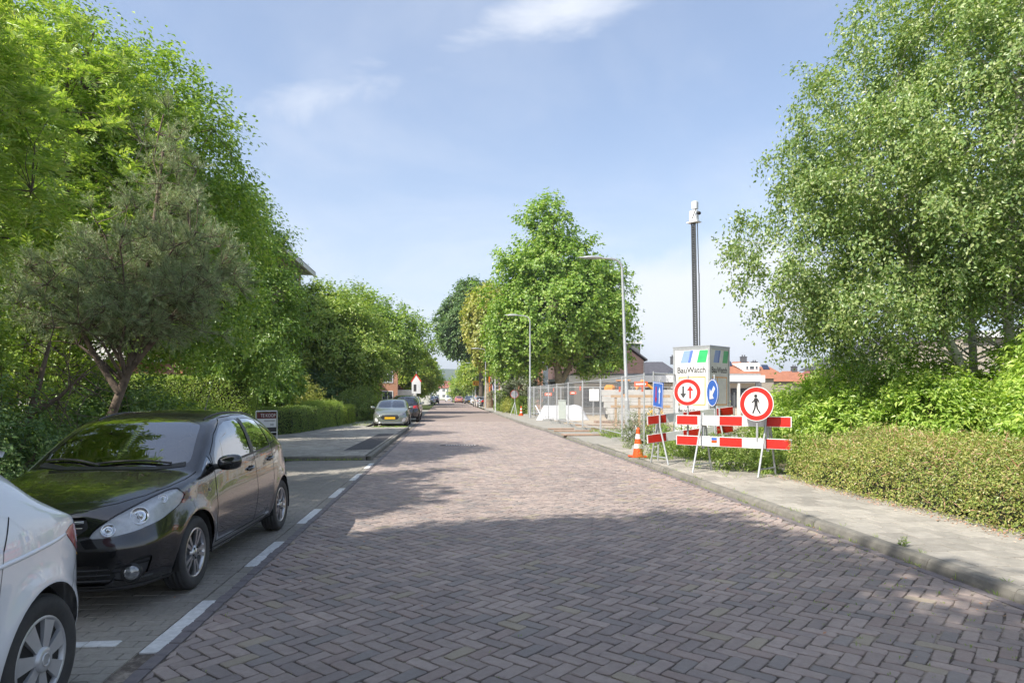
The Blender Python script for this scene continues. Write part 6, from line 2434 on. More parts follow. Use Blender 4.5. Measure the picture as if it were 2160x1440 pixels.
roof_house('orange hip roofed house with white dormer and solar panels right of the white container', 38.3, 84.8, 6.6, 8.5, 3.8, 6.2, 'tile_orange', dormer=.9, solar=True, hip=2.3, sky=[-2.2], chim=[.4])
roof_house('orange roofed house second to the right of the dormer house', 43.2, 88.5, 6.0, 8.0, 3.5, 5.7, 'tile_orange', hip=2.2, sky=[-.2], chim=[-1.2])
roof_house('orange roofed house partly behind birch twigs', 49.0, 92.0, 6.5, 8.0, 3.3, 5.2, 'tile_orange', hip=2.2, chim=[.6])
roof_house('distant red roofed house at the edge of the birch', 55.5, 97.0, 7.0, 8.0, 3.2, 5.4, 'tile_red', hip=2.2)
roof_house('dark slate roofed house left of the white container', 26.6, 86.0, 7.5, 9.0, 3.6, 6.2, 'slate', chim=[2.6])
roof_house('far orange roofed house between brown house and white container', 24.2, 104., 8.0, 9.0, 3.6, 6.1, 'tile_orange')

# bungalows behind the birch
t, rf = gable_house('bungalow', 'bungalow with dark slate hip roof behind the left side of the birch', (23.4, 31.8, .08), rad(-8), 6.4, 6, 3.0, 4.9, 'brick_pale', 'slate', 'x', None, .5, 2.2)
for i in range(8):
    b = MB()
    z = 3.05 + i * .22
    yy = -.5 + (z - 3.0) / (1.9 / 3.5)
    b.box((0, yy, z + .01), (6.6 - i * .52, .10, .03))
    b.build('slate_course', M['slate'], rf)
win(t, (-1.4, -.012, 1.7), 1.4, 1.2, 'x', -1, 'white', 1)
win(t, (1.4, -.012, 1.7), 1.4, 1.2, 'x', -1, 'white', 1)
t, rf = gable_house('bungalow', 'pale brick flat house with white roof edge behind the right side of the birch', (21.6, 21.6, .08), rad(-8), 7.6, 6, 3.6, 3.61, 'brick_pale', 'roof_felt', 'x', None, .1, .5)
b = MB()
b.box((0, -.16, 3.68), (7.9, .08, .22))
b.build('fascia', M['white'], t)
win(t, (-2.2, -.012, 1.7), 1.2, 1.3, 'x', -1, 'white', 1)

# left side houses along the street
t, rf = gable_house('brick_house', 'orange brick house with white windows behind the thick oak trunk', (-7.9, 75.5, .05), rad(4), 3.6, 8, 5.2, 6.4, 'brick_orange', 'tile_red', 'y', 'houses on the left of the street')
for z in (1.4, 3.6):
    win(t, (.7, -.012, z), 1.2, 1.3, 'x', -1, 'white', 1)
    win(t, (-1.0, -.012, z), .9, 1.3, 'x', -1, 'white', 1)
t, rf = gable_house('brick_house', 'greyish brick gabled house with red tiled edge beside the orange brick one', (-9.4, 83.0, .05), rad(4), 6.4, 8, 2.3, 5.5, 'brick_grey', 'tile_red', 'y', 'houses on the left of the street')
win(t, (-.6, -.012, 3.2), .9, 1.2, 'x', -1, 'white', 0)
win(t, (1.0, -.012, 1.2), 1.5, 1.2, 'x', -1, 'white', 1)
t = thing('terrace_house', 'white and dark brick terrace with balcony left of the oak trunk', 'house', (-13.6, 71.0, .05), rad(4), 'houses on the left of the street')
b = MB()
b.box((0, 4, 2.9), (7.5, 8, 5.8))
b.build('wall', M['plaster'], t)
b = MB()
b.box((0, -.3, 2.35), (7.0, .6, 1.0))
b.build('balcony', M['brick_brown'], t)
for x in (-2.3, 0, 2.3):
    for z in (1.0, 3.9):
        win(t, (x, -.012, z), 1.5, 1.3, 'x', -1, 'white', 1)
t = thing('white_house', 'white house with flat top and balcony rail behind the white delivery box', 'house', (-8.2, 112.0, .05), 0, 'houses on the left of the street')
b = MB()
b.box((0, 4, 2.6), (9, 8, 5.2))
b.build('wall', M['plaster'], t)
b = MB()
b.box((0, -.1, 5.3), (9.3, .3, .25))
b.build('roof_edge', M['grey_clad'], t)
for x in (-2.6, 0, 2.6):
    win(t, (x, -.012, 3.6), 1.5, 1.3, 'x', -1, 'dark_frame', 1)
t = thing('box_trailer', 'plain white box trailer parked behind the black estate', 'trailer', (-5.2, 77.0, .02), rad(3))
b = MB()
b.box((0, 1.5, 1.35), (2.1, 3.2, 1.7), bev=.04)
b.build('box', M['plaster'], t)
b = MB()
b.box((0, 1.5, .45), (1.9, 3.4, .12))
b.build('chassis', M['dark_frame'], t)
for sg in (-1, 1):
    wheel(t, Vector((sg * .95, 1.5, .31)), sg, .31, .19, .2, 5, 'single', detail=False)

# houses at the far end, hill and wood
for (x, y, w, lab, wall, roof, rz) in ((2.5, 262, 9.0, 'beige house with long red roof closing the far end of the street', 'beige', 'tile_red', -20), (-6.0, 275, 7.5, 'pale gabled house at the far end left of the red roof', 'plaster', 'tile_red', -12), (-11.5, 240, 6.0, 'far white house by the yellow flag', 'plaster', 'slate', -8)):
    t, rf = gable_house('distant_house', lab, (x, y, 0), rad(rz), w, 8, 4.6, 7.2, wall, roof, 'x', 'houses at the far end of the street')
    for i in range(3):
        for z in (1.3, 3.6):
            win(t, (-w * .32 + i * w * .32, -.012, z), 1.2, 1.2, 'x', -1, 'white', 1)
    for i in range(2):
        b = MB()
        b.box((-1.5 + 3 * i, 1.4, 6.0), (1.3, .1, .9), M=Matrix.Rotation(rad(-50), 3, 'X').to_4x4())
        b.build('skylight', M['white'], rf)
for (x, y, w, lab, rz) in ((8.6, 92.0, 6.5, 'white house with steep grey roof right of the thin pole', -70), (8.3, 106.0, 6.5, 'second white house with grey roof farther along the right side', -70), (8.0, 122.0, 6.5, 'third white house with grey roof on the right side', -70)):
    t, rf = gable_house('white_house', lab, (x, y, 0), rad(rz), w, 7.5, 3.1, 6.6, 'plaster', 'slate', 'x', 'white houses on the right of the street')
    win(t, (-1.4, -.012, 1.6), 1.5, 1.3, 'x', -1, 'white', 1)
    win(t, (1.4, -.012, 1.6), 1.5, 1.3, 'x', -1, 'white', 1)
    b = MB()
    b.box((0, 1.2, 4.3), (2.0, 1.8, 1.4))
    b.build('dormer', M['white'], rf)
    chimney(rf, (2.2, 3.75, 6.3), .6, .9)

r = np.random.default_rng(201)
xs = np.linspace(-1400, 1100, 90)
V, F = [], []
for i, x in enumerate(xs):
    h = 66 * math.exp(-((x + 90) / 560) ** 2) + 2.5 * sin(x * .021) + r.normal() * .8
    for (yy, zz) in ((1350, -1), (1480, h * .62), (1600, h), (1900, h * .9)):
        V.append((x, yy + 40 * sin(x * .01), max(zz, -1)))
for i in range(len(xs) - 1):
    for k in range(3):
        F.append((4 * i + k, 4 * i + 4 + k, 4 * i + 5 + k, 4 * i + 1 + k))
M['wooded'] = multi_ground('wooded_slope', [(0, (.030, .055, .020)), (.5, (.05, .08, .028)), (1, (.075, .105, .038))], .03, bscale=.12)
mb = MB()
mb.add(V, F, 0, True)
mb.build('hills', M['wooded'], kind='structure')
C = np.stack([r.uniform(-60, 90, 900), r.uniform(300, 420, 900), r.uniform(1, 8.5, 900)], 1)
C[:, 0] -= 8
V, F = sprays(C, unit(r.normal(size=C.shape) + np.array([0, -.4, .4])), r, 5, 6, 2.0, 1.05, .1, .5, .7, .3, .95, .3)
tag(link('far_wood', mesh_np('far_wood', V, F, L_['dark']), kind='stuff'), 'dark green wood below the hill at the end of the street', 'wood')
# ================================================================ STREET FURNITURE
def lamp_post(label, x, y, h=7.2, arm=1.45, z=PZ, lean=0., rz=0., group='street lamps along the right pavement', base=.085):
    t = thing('street_lamp', label, 'street lamp', (x, y, z), rz, group)
    mb = MB()
    mb.tube([(0, 0, 0), (lean * .2, 0, 1.35)], [base, base * .95], 14)
    mb.tube([(lean * .2, 0, 1.35), (lean * .21, 0, 1.42), (lean * .9, 0, h - .55)], [base * .95, base * .70, base * .45], 14)
    mb.build('post', M['lamp_grey'], t)
    mb = MB()
    P = [(lean * .9, 0, h - .55)]
    for q in np.linspace(0, 1, 8):
        P.append((lean * .9 - .42 * (1 - cos(q * pi / 2)), 0, h - .5 + .42 * sin(q * pi / 2)))
    P.append((-arm * .62 + lean, 0, h - .05))
    mb.tube(P, [base * .45] + [base * .40] * 8 + [base * .36], 10)
    mb.build('arm', M['lamp_grey'], t)
    hb = MB()
    ax = -arm * .55 + lean
    n, k = 14, 10
    V, F = [], []
    for i in range(k + 1):
        q = i / k
        xx = ax - q * (arm * .55 + .1)
        wv = (.055 + .085 * sin(pi * min(1, q * 1.15 + .08)) ** .7) if q < 1 else .01
        for j in range(n):
            a = 2 * pi * j / n
            V.append((xx, wv * cos(a), h - .05 + (wv * .62 * sin(a) if sin(a) > 0 else wv * .35 * sin(a))))
    for i in range(k):
        for j in range(n):
            F.append((i * n + j, i * n + (j + 1) % n, (i + 1) * n + (j + 1) % n, (i + 1) * n + j))
    hb.add(V, F, 0, True)
    hb.add([V[j] for j in range(n)], [tuple(range(n))])
    hb.add([V[k * n + j] for j in range(n)], [tuple(range(n - 1, -1, -1))])
    hd = hb.build('lamp_head', M['lamp_grey'], t)
    gb = MB()
    gb.box((ax - arm * .30, 0, h - .105), (arm * .34, .13, .03), bev=.01)
    gb.build('lamp_glass', M['glass_clear'], hd)
    db = MB()
    db.box((0, -base, .75), (.075, .012, .42), bev=.004)
    db.build('service_door', M['galv'], t)
    return t


lamp_post('tall grey street lamp standing behind the mesh fence, nearest of the row', 7.22, 27.3, 7.25, 1.55, .085, -.28, base=.105)
lamp_post('grey street lamp at the far end of the mesh fence', 5.22, 45.4, 7.0, 1.5)
lamp_post('grey street lamp in front of the dark linden trunk', 3.80, 78.2, 7.0, 1.5)
lamp_post('far street lamp beside the orange detour sign', 4.1, 140., 7.0, 1.5)
lamp_post('street lamp head showing under the dark linden crown', 3.85, 116., 7.1, 1.5)
t = thing('pole', 'thin white pole rising into the yellowish plane leaves', 'pole', (3.95, 62.5, PZ))
mb = MB()
mb.tube([(0, 0, 0), (-.02, 0, 4), (-.05, 0, 7.6)], [.06, .05, .04], 8)
mb.build('shaft', M['white'], t)
mb = MB()
mb.lathe([(.11, 0), (.10, .03), (.065, .04)], 10)
mb.build('foot_plate', M['galv'], t)
for (x, y, h, lab) in ((1.9, 185., 6.5, 'farthest pale lamp post on the right of the street'), (2.3, 170., 6.0, 'pale lamp post second from the far end'), (-4.6, 190., 6.0, 'pale post far down on the left of the street')):
    lamp_post(lab, x, y, h, 1.3, .03)


# ---- mesh fence
def fence_panel(label, p0, p1, z=.22, h=2.0, plate=None, group='mesh fence panels round the site', name='mesh_fence', lean=0.):
    a, b = Vector((p0[0], p0[1], z)), Vector((p1[0], p1[1], z))
    d = b - a
    L = d.length
    t = thing(name, label, 'fence panel', a, math.atan2(d.y, d.x), group)
    fr = MB()
    for x in (.03, L - .03):
        fr.tube([(x, 0, -.08), (x, 0, h + .05)], .021, 8)
    fr.tube([(.05, 0, h), (L - .05, 0, h)], .019, 8)
    fr.tube([(.05, 0, .12), (L - .05, 0, .12)], .019, 8)
    fr.build('frame', M['galv'], t)
    wm = MB()
    n = int(L / .105)
    for i in range(1, n):
        x = i * L / n
        wm.tube([(x, .004, .12), (x, .004, h)], .0026, 3, cap=False, smooth=False)
    for zz in (.30, .62, .95, 1.30, 1.62, 1.86):
        wm.tube([(.03, -.004, zz), (L - .03, -.004, zz)], .003, 3, cap=False, smooth=False)
    o = wm.build('wire_mesh', M['galv'], t)
    o['kind'] = 'stuff'
    for (x, zz, w, hh) in (plate or []):
        pb = MB()
        pb.box((x, -.02, zz), (w, .006, hh), bev=.002)
        s = pb.build('sign_plate', M['orange_plastic'], t)
        q = MB()
        q.box((x, -.025, zz), (w * .62, .004, hh * .3))
        q.build('print', M['white_sheet'], s)
    return t


def fence_foot(label, x, y, z, rz):
    t = thing('ballast_block', label, 'fence foot', (x, y, z), rz, 'concrete feet under the mesh fence')
    mb = MB()
    mb.add([(-.36, -.12, 0), (.36, -.12, 0), (.36, .12, 0), (-.36, .12, 0), (-.33, -.095, .13), (.33, -.095, .13), (.33, .095, .13), (-.33, .095, .13)],
           [(3, 2, 1, 0), (4, 5, 6, 7), (0, 1, 5, 4), (1, 2, 6, 5), (2, 3, 7, 6), (3, 0, 4, 7)])
    mb.build('block', M['concrete'], t)
    mb = MB()
    mb.box((0, 0, .134), (.06, .19, .012))
    mb.box((0.1, 0, .134), (.03, .19, .010))
    mb.build('slot', M['gap'], t)
    return t


FX = lambda y: float(np.interp(y, [18.6, 23, 28, 35, 41, 50.5], [5.42, 5.72, 5.70, 5.62, 5.68, 5.62]))
FY = [18.7, 22.2, 25.7, 29.2, 32.7, 36.2, 39.7, 43.2, 46.7, 50.2]
names = ['nearest', 'second', 'third', 'fourth', 'fifth', 'sixth', 'seventh', 'eighth', 'farthest']
for i in range(9):
    pl = {0: [(.35, 1.62, .28, .20)], 1: [(.4, 1.62, .26, .18)], 3: [(.6, 1.72, .30, .2)], 5: [(1.4, 1.72, .4, .2)]}.get(i)
    fence_panel('mesh fence panel along the kerb, %s from the traffic cone' % names[i], (FX(FY[i]), FY[i] + .03), (FX(FY[i + 1]), FY[i + 1] - .03), plate=pl)
for i, y in enumerate(FY):
    fence_foot('concrete fence foot along the kerb, %s from the traffic cone' % (names + ['last'])[i], FX(y), y, PZ, rad(random.uniform(-12, 4)))
q = [(5.62, 18.55), (7.3, 20.35), (8.75, 22.05), (10.1, 23.9)]
for i, lab in enumerate(('mesh fence panel in front of the white container', 'mesh fence panel right of the white container', 'mesh fence panel ending at the green shrubs')):
    fence_panel(lab, q[i], q[i + 1], .26, 2.0, [(1.5, 1.1, .22, .14)] if i == 1 else None)
for i, p in enumerate(q):
    fence_foot(['concrete fence foot right beside the cone weeds', 'concrete fence foot before the white container', 'concrete fence foot right of the white container', 'concrete fence foot at the green shrubs'][i], p[0], p[1], .10, rad(-45))
q2 = [(5.75, 50.4), (7.9, 48.9), (10.0, 47.4), (12.6, 46.4), (15.3, 46.0)]
for i, lab in enumerate(('inner mesh fence panel behind the white covered heap', 'inner mesh fence panel with paper notice', 'inner mesh fence panel behind the concrete slabs', 'inner mesh fence panel near the orange excavator')):
    fence_panel(lab, q2[i], q2[i + 1], .2, 2.0, [(1.6, 1.5, .6, .22)] if i in (0, 3) else [(1.0, 1.6, .5, .22)], 'inner mesh fence across the site')
t = thing('notice_board', 'white paper notice hung on the inner mesh fence', 'notice', (10.05, 47.3, 1.65), rad(-36))
mb = MB()
mb.box((0, -.03, 0), (.75, .01, .85))
mb.build('sheet', M['white_sheet'], t)
t = thing('banner', 'orange-red banner with white line tied to the fence top', 'banner', (8.7, 30.6, 2.15), rad(-20))
mb = MB()
mb.box((0, 0, 0), (.62, .012, .24))
mb.build('cloth', M['orange_plastic'], t)
mb = MB()
mb.box((0, -.009, 0), (.46, .006, .07))
mb.build('print', M['white_sheet'], t)


# ---- red and white barriers
def barrier(label, a, b, zt, tilt=0., feet=(.06, .92), boards=(0, -.42), legs=True, parts_=5, group='red and white barriers', flip=False, back=.34):
    """a, b: ground points under the two board ends; zt: height of the upper board's top edge at a, tilt: rise over the length"""
    A, B = Vector((a[0], a[1], 0)), Vector((b[0], b[1], 0))
    d = B - A
    L = d.length
    t = thing('road_barrier', label, 'barrier', (a[0], a[1], PZ), math.atan2(d.y, d.x), group)
    ti = math.atan2(tilt, L)
    for dz in boards:
        bo = thing_part('board', t)
        bo.location = (0, 0, zt - PZ + dz)
        bo.rotation_euler = (0, -ti, 0)
        mb = MB()
        mb.box((L / 2, 0, -.10), (L, .026, .20), bev=.004)
        mb.build('white_panel', M['white_sheet'], bo)
        w = (L - .03) / parts_
        for i in range(0, parts_, 2):
            rb = MB()
            rb.box((.015 + w * (i + .5), -.0145, -.10), (w - .004, .004, .176))
            rb.box((.015 + w * (i + .5), .0145, -.10), (w - .004, .004, .176))
            rb.build('red_panel', M['red_sheet'], bo)
    if legs:
        for k, f in enumerate(feet):
            x = L * f
            top = zt - PZ + tilt * f + .02
            s = MB()
            s.tube([(x - .03, -.36, 0), (x - .01, -.05, top * .75), (x, .0 - .03, top - .01)], .021, 8)
            s.tube([(x + .05, back, 0), (x + .03, .06, top - .02)], .021, 8)
            s.tube([(x - .026, -.30, .15), (x + .045, back - .05, .15)], .016, 8)
            s.build('stand', M['galv'], t)
            s = MB()
            s.box((x + .01, .045, top - .33), (.055, .045, .72), bev=.006)
            s.build('bracket', M['galv'], t)
    return t


barrier('long red and white barrier with the no-pedestrians sign at its right end', (4.66, 13.72), (6.30, 12.05), 1.225, .01, feet=(.24, .80))
lb = [o for o in COL.objects if o.name.startswith('board')][-1]
for (c, m) in ((.028, 'blue_sheet'), (-.028, 'orange_plastic')):
    sb = MB()
    sb.box((.83, -.0155, -.075 + c), (.115, .004, .05))
    sb.build('sticker', M[m], lb)
barrier('tilted red and white barrier behind, its left end sticking out', (4.33, 14.75), (6.75, 15.75), 1.17, .20, feet=(.13, .82))


def disc(mb, r0, r1, y, n=48, mat_=0, th=.004):
    """flat ring (or disc when r0 = 0) facing -y"""
    V, F = [], []
    for i in range(n):
        a = 2 * pi * i / n
        V.append((cos(a) * r1, y, sin(a) * r1))
    if r0 == 0:
        V2 = [(v[0], v[1] + th, v[2]) for v in V]
        mb.add(V + V2, [tuple(range(n))] + [tuple(range(2 * n - 1, n - 1, -1))] + [((i + 1) % n, i, n + i, n + (i + 1) % n) for i in range(n)], mat_)
    else:
        V += [(v[0] * r0 / r1, y, v[2] * r0 / r1) for v in V]
        V2 = [(v[0], y + th, v[2]) for v in V]
        m = 2 * n
        mb.add(V + V2, [(i, (i + 1) % n, n + (i + 1) % n, n + i) for i in range(n)] + [((i + 1) % n, i, m + i, m + (i + 1) % n) for i in range(n)] + [(n + i, n + (i + 1) % n, m + n + (i + 1) % n, m + n + i) for i in range(n)], mat_)


def round_sign(label, loc, rz, D, face, pole_to=0., pole_up=.0, rim=True, pole_off=.05, lean=0.):
    t = thing('traffic_sign', label, 'traffic sign', loc, rz, 'traffic signs at the barriers')
    R = D / 2
    mb = MB()
    disc(mb, 0, R, 0, th=.014)
    mb.build('plate', M[face], t)
    if rim:
        mb = MB()
        disc(mb, R * .70, R * .955, -.0045)
        mb.build('red_ring', M['red_sheet'], t)
    mb = MB()
    mb.tube([(lean, pole_off, pole_to - loc[2]), (0, pole_off, R + pole_up)], .022, 8)
    for z in (-R * .5, R * .5):
        mb.box((0, .03, z), (.16, .03, .03))
    mb.build('post', M['galv'], t)
    return t


AN = math.atan2(-1.67, 1.64)
s1 = round_sign('round no-pedestrians sign with black walking figure on the long barrier', (5.69, 12.22, 1.475), AN, .65, 'white_sheet', .75, -.2)
mb = MB()
R = .325
# walking figure
def blobs(mb, pts, y=-.006, th=.003):
    n = len(pts)
    mb.prism(pts, y, y + th)
hd_ = [(cos(a) * .030 - .008, sin(a) * .030 + .150) for a in np.linspace(0, 2 * pi, 18, endpoint=False)]
blobs(mb, hd_)
blobs(mb, [(-.032, .112), (.022, .112), (.032, .085), (.024, -.005), (-.030, -.005), (-.036, .085)])
blobs(mb, [(-.030, .112), (-.050, .062), (-.088, .030), (-.080, .014), (-.036, .046), (-.022, .085)], -.0061)
blobs(mb, [(.020, .112), (.052, .068), (.064, .014), (.050, .010), (.036, .052), (.012, .088)], -.0062)
blobs(mb, [(-.030, -.002), (.000, -.002), (-.012, -.085), (-.050, -.178), (-.076, -.172), (-.040, -.085)], -.0063)
blobs(mb, [(-.008, -.002), (.024, -.002), (.038, -.088), (.088, -.170), (.066, -.182), (.010, -.095)], -.0064)
mb.build('walking_figure', M['black_print'], s1)


def arrow(parent, name, m, x, z0, z1, w=.018, hw=.052, hl=.085, y=-.006, ang=0., cx=0., cz=0.):
    s = 1 if z1 > z0 else -1
    pts = [(x - w, z0), (x + w, z0), (x + w, z1 - s * hl), (x + hw, z1 - s * hl), (x, z1), (x - hw, z1 - s * hl), (x - w, z1 - s * hl)]
    pts = [((p[0] - cx) * cos(ang) - (p[1] - cz) * sin(ang) + cx, (p[0] - cx) * sin(ang) + (p[1] - cz) * cos(ang) + cz) for p in pts]
    mb = MB()
    mb.prism(pts if s > 0 else pts[::-1], y, y + .003)
    return mb.build(name, M[m], parent)


s2 = round_sign('round red ringed sign with black and red arrows before the white container', (4.87, 13.66, 1.70), AN + rad(12), .57, 'white_sheet', .70, .06)
M['grey_print'] = mat('dark_grey_print', (.06, .06, .06), (.05, .05, .05), .5)
arrow(s2, 'black_arrow', 'grey_print', -.085, .125, -.125, .018, .062, .10)
arrow(s2, 'red_arrow', 'red_sheet', .06, -.13, .135, .018, .066, .10)
BN = rad(-112 + 34)
s3 = round_sign('round blue sign with white arrow pointing down left, seen edge-on', (5.80, 14.65, 1.69), rad(-88), .62, 'blue_sheet', .80, .10, rim=False, lean=.04)
mb = MB()
disc(mb, .285, .302, -.0045)
mb.build('white_rim', M['white_sheet'], s3)
arrow(s3, 'white_arrow', 'white_sheet', 0., -.17, .20, .052, .15, .17, ang=rad(135))
s4 = thing('traffic_sign', 'tilted blue rectangular sign with red and white arrows left of the barriers', 'traffic sign', (4.68, 15.05, 1.64), rad(-70), 'traffic signs at the barriers')
s4.rotation_euler = (0, rad(4), rad(-85))
mb = MB()
mb.box((0, 0, 0), (.58, .014, .58), bev=.006)
mb.build('plate', M['blue_sheet'], s4)
mb = MB()
for (x, z, w, h) in ((0, .270, .56, .012), (0, -.270, .56, .012), (-.270, 0, .012, .53), (.270, 0, .012, .53)):
    mb.box((x, -.009, z), (w, .004, h))
mb.build('white_rim', M['white_sheet'], s4)
arrow(s4, 'red_arrow', 'red_sheet', -.10, .19, -.19, .022, .06, .12, -.012)
arrow(s4, 'white_arrow', 'white_sheet', .10, -.19, .19, .022, .062, .12, -.012)
mb = MB()
mb.tube([(.0, .04, -1.5), (0, .04, .36)], .022, 8)
mb.build('post', M['galv'], s4)


# ---- traffic cones
def cone(label, x, y, z, h=.75):
    t = thing('traffic_cone', label, 'traffic cone', (x, y, z), rad(8), 'orange and white traffic cones')
    r = lambda q: (.135 + (.034 - .135) * q) * h / .75
    bands = [(0, .26, 'orange_plastic'), (.26, .42, 'white_sheet'), (.42, .60, 'orange_plastic'), (.60, .77, 'white_sheet'), (.77, 1.0, 'orange_plastic')]
    mb = MB()
    mb.box((0, 0, .02), (.40 * h / .75, .40 * h / .75, .04), bev=.012)
    mb.build('base', M['orange_plastic'], t)
    for a, b, m in bands:
        mb = MB()
        z0, z1 = .04 + (h - .04) * a, .04 + (h - .04) * b
        o = .002 if m == 'white_sheet' else 0
        pr = [(r(a) + o, z0), (r(b) + o, z1)]
        if b == 1.0:
            pr = [(r(a), z0), (r(.9), .04 + (h - .04) * .88), (r(.9) * 1.0, h - .07), (r(1) * .9, h), (0, h)]
        mb.lathe(pr, 22)
        mb.build('white_band' if o else 'red_band', M[m], t)
    return t


cone('traffic cone with weeds in front, beside the near kerb', 4.62, 16.5, PZ, .74)
cone('far traffic cone beside the back of the round sign', 5.15, 50.6, PZ, .72)
t = thing('traffic_sign', 'round sign seen from behind on a pale tripod by the far cone', 'traffic sign', (4.75, 51.6, PZ), rad(10))
mb = MB()
disc(mb, 0, .32, 0)
p_ = mb.build('plate', M['galv'], t, (0, 0, 1.62))
mb = MB()
disc(mb, .29, .325, -.003)
mb.build('red_edge', M['red_sheet'], t, (-.02, 0, 1.62))
mb = MB()
mb.tube([(0, -.04, 0), (0, -.04, 2.15)], .025, 8)
mb.build('post', M['galv'], t)
for (x, y) in ((-.4, -.2), (.3, .3), (.05, -.45)):
    mb = MB()
    mb.tube([(x, y, 0), (0, -.04, 1.0)], .02, 6)
    mb.build('leg', M['galv'], t)

# ---- surveillance container with mast
t = thing('security_container', 'white security container with lettering and tall camera mast behind the barriers', 'container', (7.34, 18.73, .085), rad(-50))
S = 1.2
H0, H1 = .12, 2.96
fr = MB()
for x in (-S + .03, -.03):
    for y in (.03, S - .03):
        fr.box((x, y, (H0 + H1) / 2), (.06, .06, H1 - H0))
for z in (H0 + .03, H1 - .035):
    fr.box((-S / 2, .03, z), (S - .12, .058, .06))
    fr.box((-S / 2, S - .03, z), (S - .12, .058, .06))
    fr.box((-.03, S / 2, z), (.058, S - .12, .06))
    fr.box((-S + .03, S / 2, z), (.058, S - .12, .06))
fr.box((-S / 2, S / 2, H1 + .015), (S + .02, S + .02, .03))
fr.box((-S / 2, S / 2, H0 - .05), (S, S, .09))
fr.build('frame', M['galv'], t)
zc, hh = (H0 + H1) / 2, H1 - H0 - .12
for nm, c, sz in (('front_panel', (-S / 2, .022, zc), (S - .12, .012, hh)), ('side_panel', (-.022, S / 2, zc), (.012, S - .12, hh)), ('back_panel', (-S / 2, S - .022, zc), (S - .12, .012, hh)), ('side_panel', (-S + .022, S / 2, zc), (.012, S - .12, hh))):
    mb = MB()
    mb.box(c, sz)
    mb.build(nm, M['white_sheet'], t)
M['print_blue'] = mat('print_blue', (.13, .22, .62), (.11, .19, .56), .4)
M['print_blue2'] = mat('print_pale_blue', (.28, .40, .78), (.25, .36, .72), .4)
M['print_green'] = mat('print_green', (.05, .50, .17), (.045, .45, .15), .4)
M['print_orange'] = mat('print_orange', (.80, .36, .03), (.76, .33, .03), .4)
fo = Matrix.Translation((-S / 2, .0155, 0))
so = Matrix.Translation((-.0155, S / 2, 0)) @ Matrix.Rotation(rad(90), 4, 'Z')
for A, tn in ((fo, 'front'), (so, 'side')):
    def pr_(pts, m, name):
        mb = MB()
        mb.prism(pts, -.002, 0, A)
        mb.build(name, M[m], t)
    pr_([(-.36, 2.50), (-.13, 2.50), (-.02, 2.86), (-.24, 2.86)], 'print_blue2', 'logo')
    pr_([(-.12, 2.50), (-.02, 2.86), (.07, 2.86), (-.03, 2.50)][::1], 'print_blue', 'logo')
    pr_([(.18, 2.50), (.47, 2.50), (.55, 2.86), (.27, 2.86)], 'print_green', 'logo')
    text_mesh('lettering', 'BauWatch', .245, M['grey_print'], 'CENTER', t, A @ Matrix.Translation((.0, -.001, 2.28)), .001, .91, .0045)
    text_mesh('lettering', 'bauwatch.com', .155, M['grey_print'], 'CENTER', t, A @ Matrix.Translation((.0, -.001, 1.10)), .001, .96, .004)
    for (x0, z0, x1, z1) in ((-.42, 1.26, .46, 1.29), (-.42, 2.06, .46, 2.09), (-.42, 1.29, -.39, 2.06), (.43, 1.29, .46, 2.06), (-.14, 1.86, -.11, 2.06)):
        pr_([(x0, z0), (x1, z0), (x1, z1), (x0, z1)], 'print_orange', 'print_frame')
ms = MB()
mx, my = -.72, .52
for (dx, dy) in ((-.065, -.04), (.065, -.04), (0, .07)):
    ms.tube([(mx + dx, my + dy, H1), (mx + dx - .08, my + dy, 6.75)], .016, 6)
n = 140
tri = [(-.065, -.04), (.065, -.04), (0, .07)]
for i in range(n):
    z = H1 + .06 + i * (6.68 - H1 - .06) / (n - 1)
    off = -.08 * (z - H1) / (6.75 - H1)
    for a in range(3):
        p, q_ = tri[a], tri[(a + 1) % 3]
        z2 = z + (.02 if i % 2 else -.04)
        ms.tube([(mx + p[0] + off, my + p[1], z), (mx + q_[0] + off, my + q_[1], z2)], .015, 4, cap=False)
ms.build('lattice_mast', M['dark_steel'], t)
ms = MB()
ms.tube([(mx + .11, my, H1), (mx + .085, my, 5.2)], .018, 8)
ms.tube([(mx + .075, my, 5.2), (mx + .03, my, 6.72)], .015, 8)
ms.build('cable_tube', M['dark_steel'], t)
hd2 = MB()
hd2.box((mx - .08, my, 6.93), (.24, .18, .32), bev=.02)
hd2.build('camera_box', M['white'], t)
hd2 = MB()
hd2.box((mx - .05, my, 7.24), (.17, .15, .24), bev=.02)
hd2.build('antenna_box', M['white'], t)
hd2 = MB()
hd2.box((mx - .08, my, 6.74), (.36, .26, .03))
hd2.build('head_plate', M['white'], t)
hd2 = MB()
hd2.tube([(mx - .06, my - .14, 6.82), (mx + .06, my - .14, 7.10)], .012, 6)
hd2.lathe([(.05, 0), (.05, .08), (.03, .11), (0, .11)], 12, T(mx + .16, my - .10, 6.95, rad(90)))
hd2.build('camera', M['black_plastic'], t)

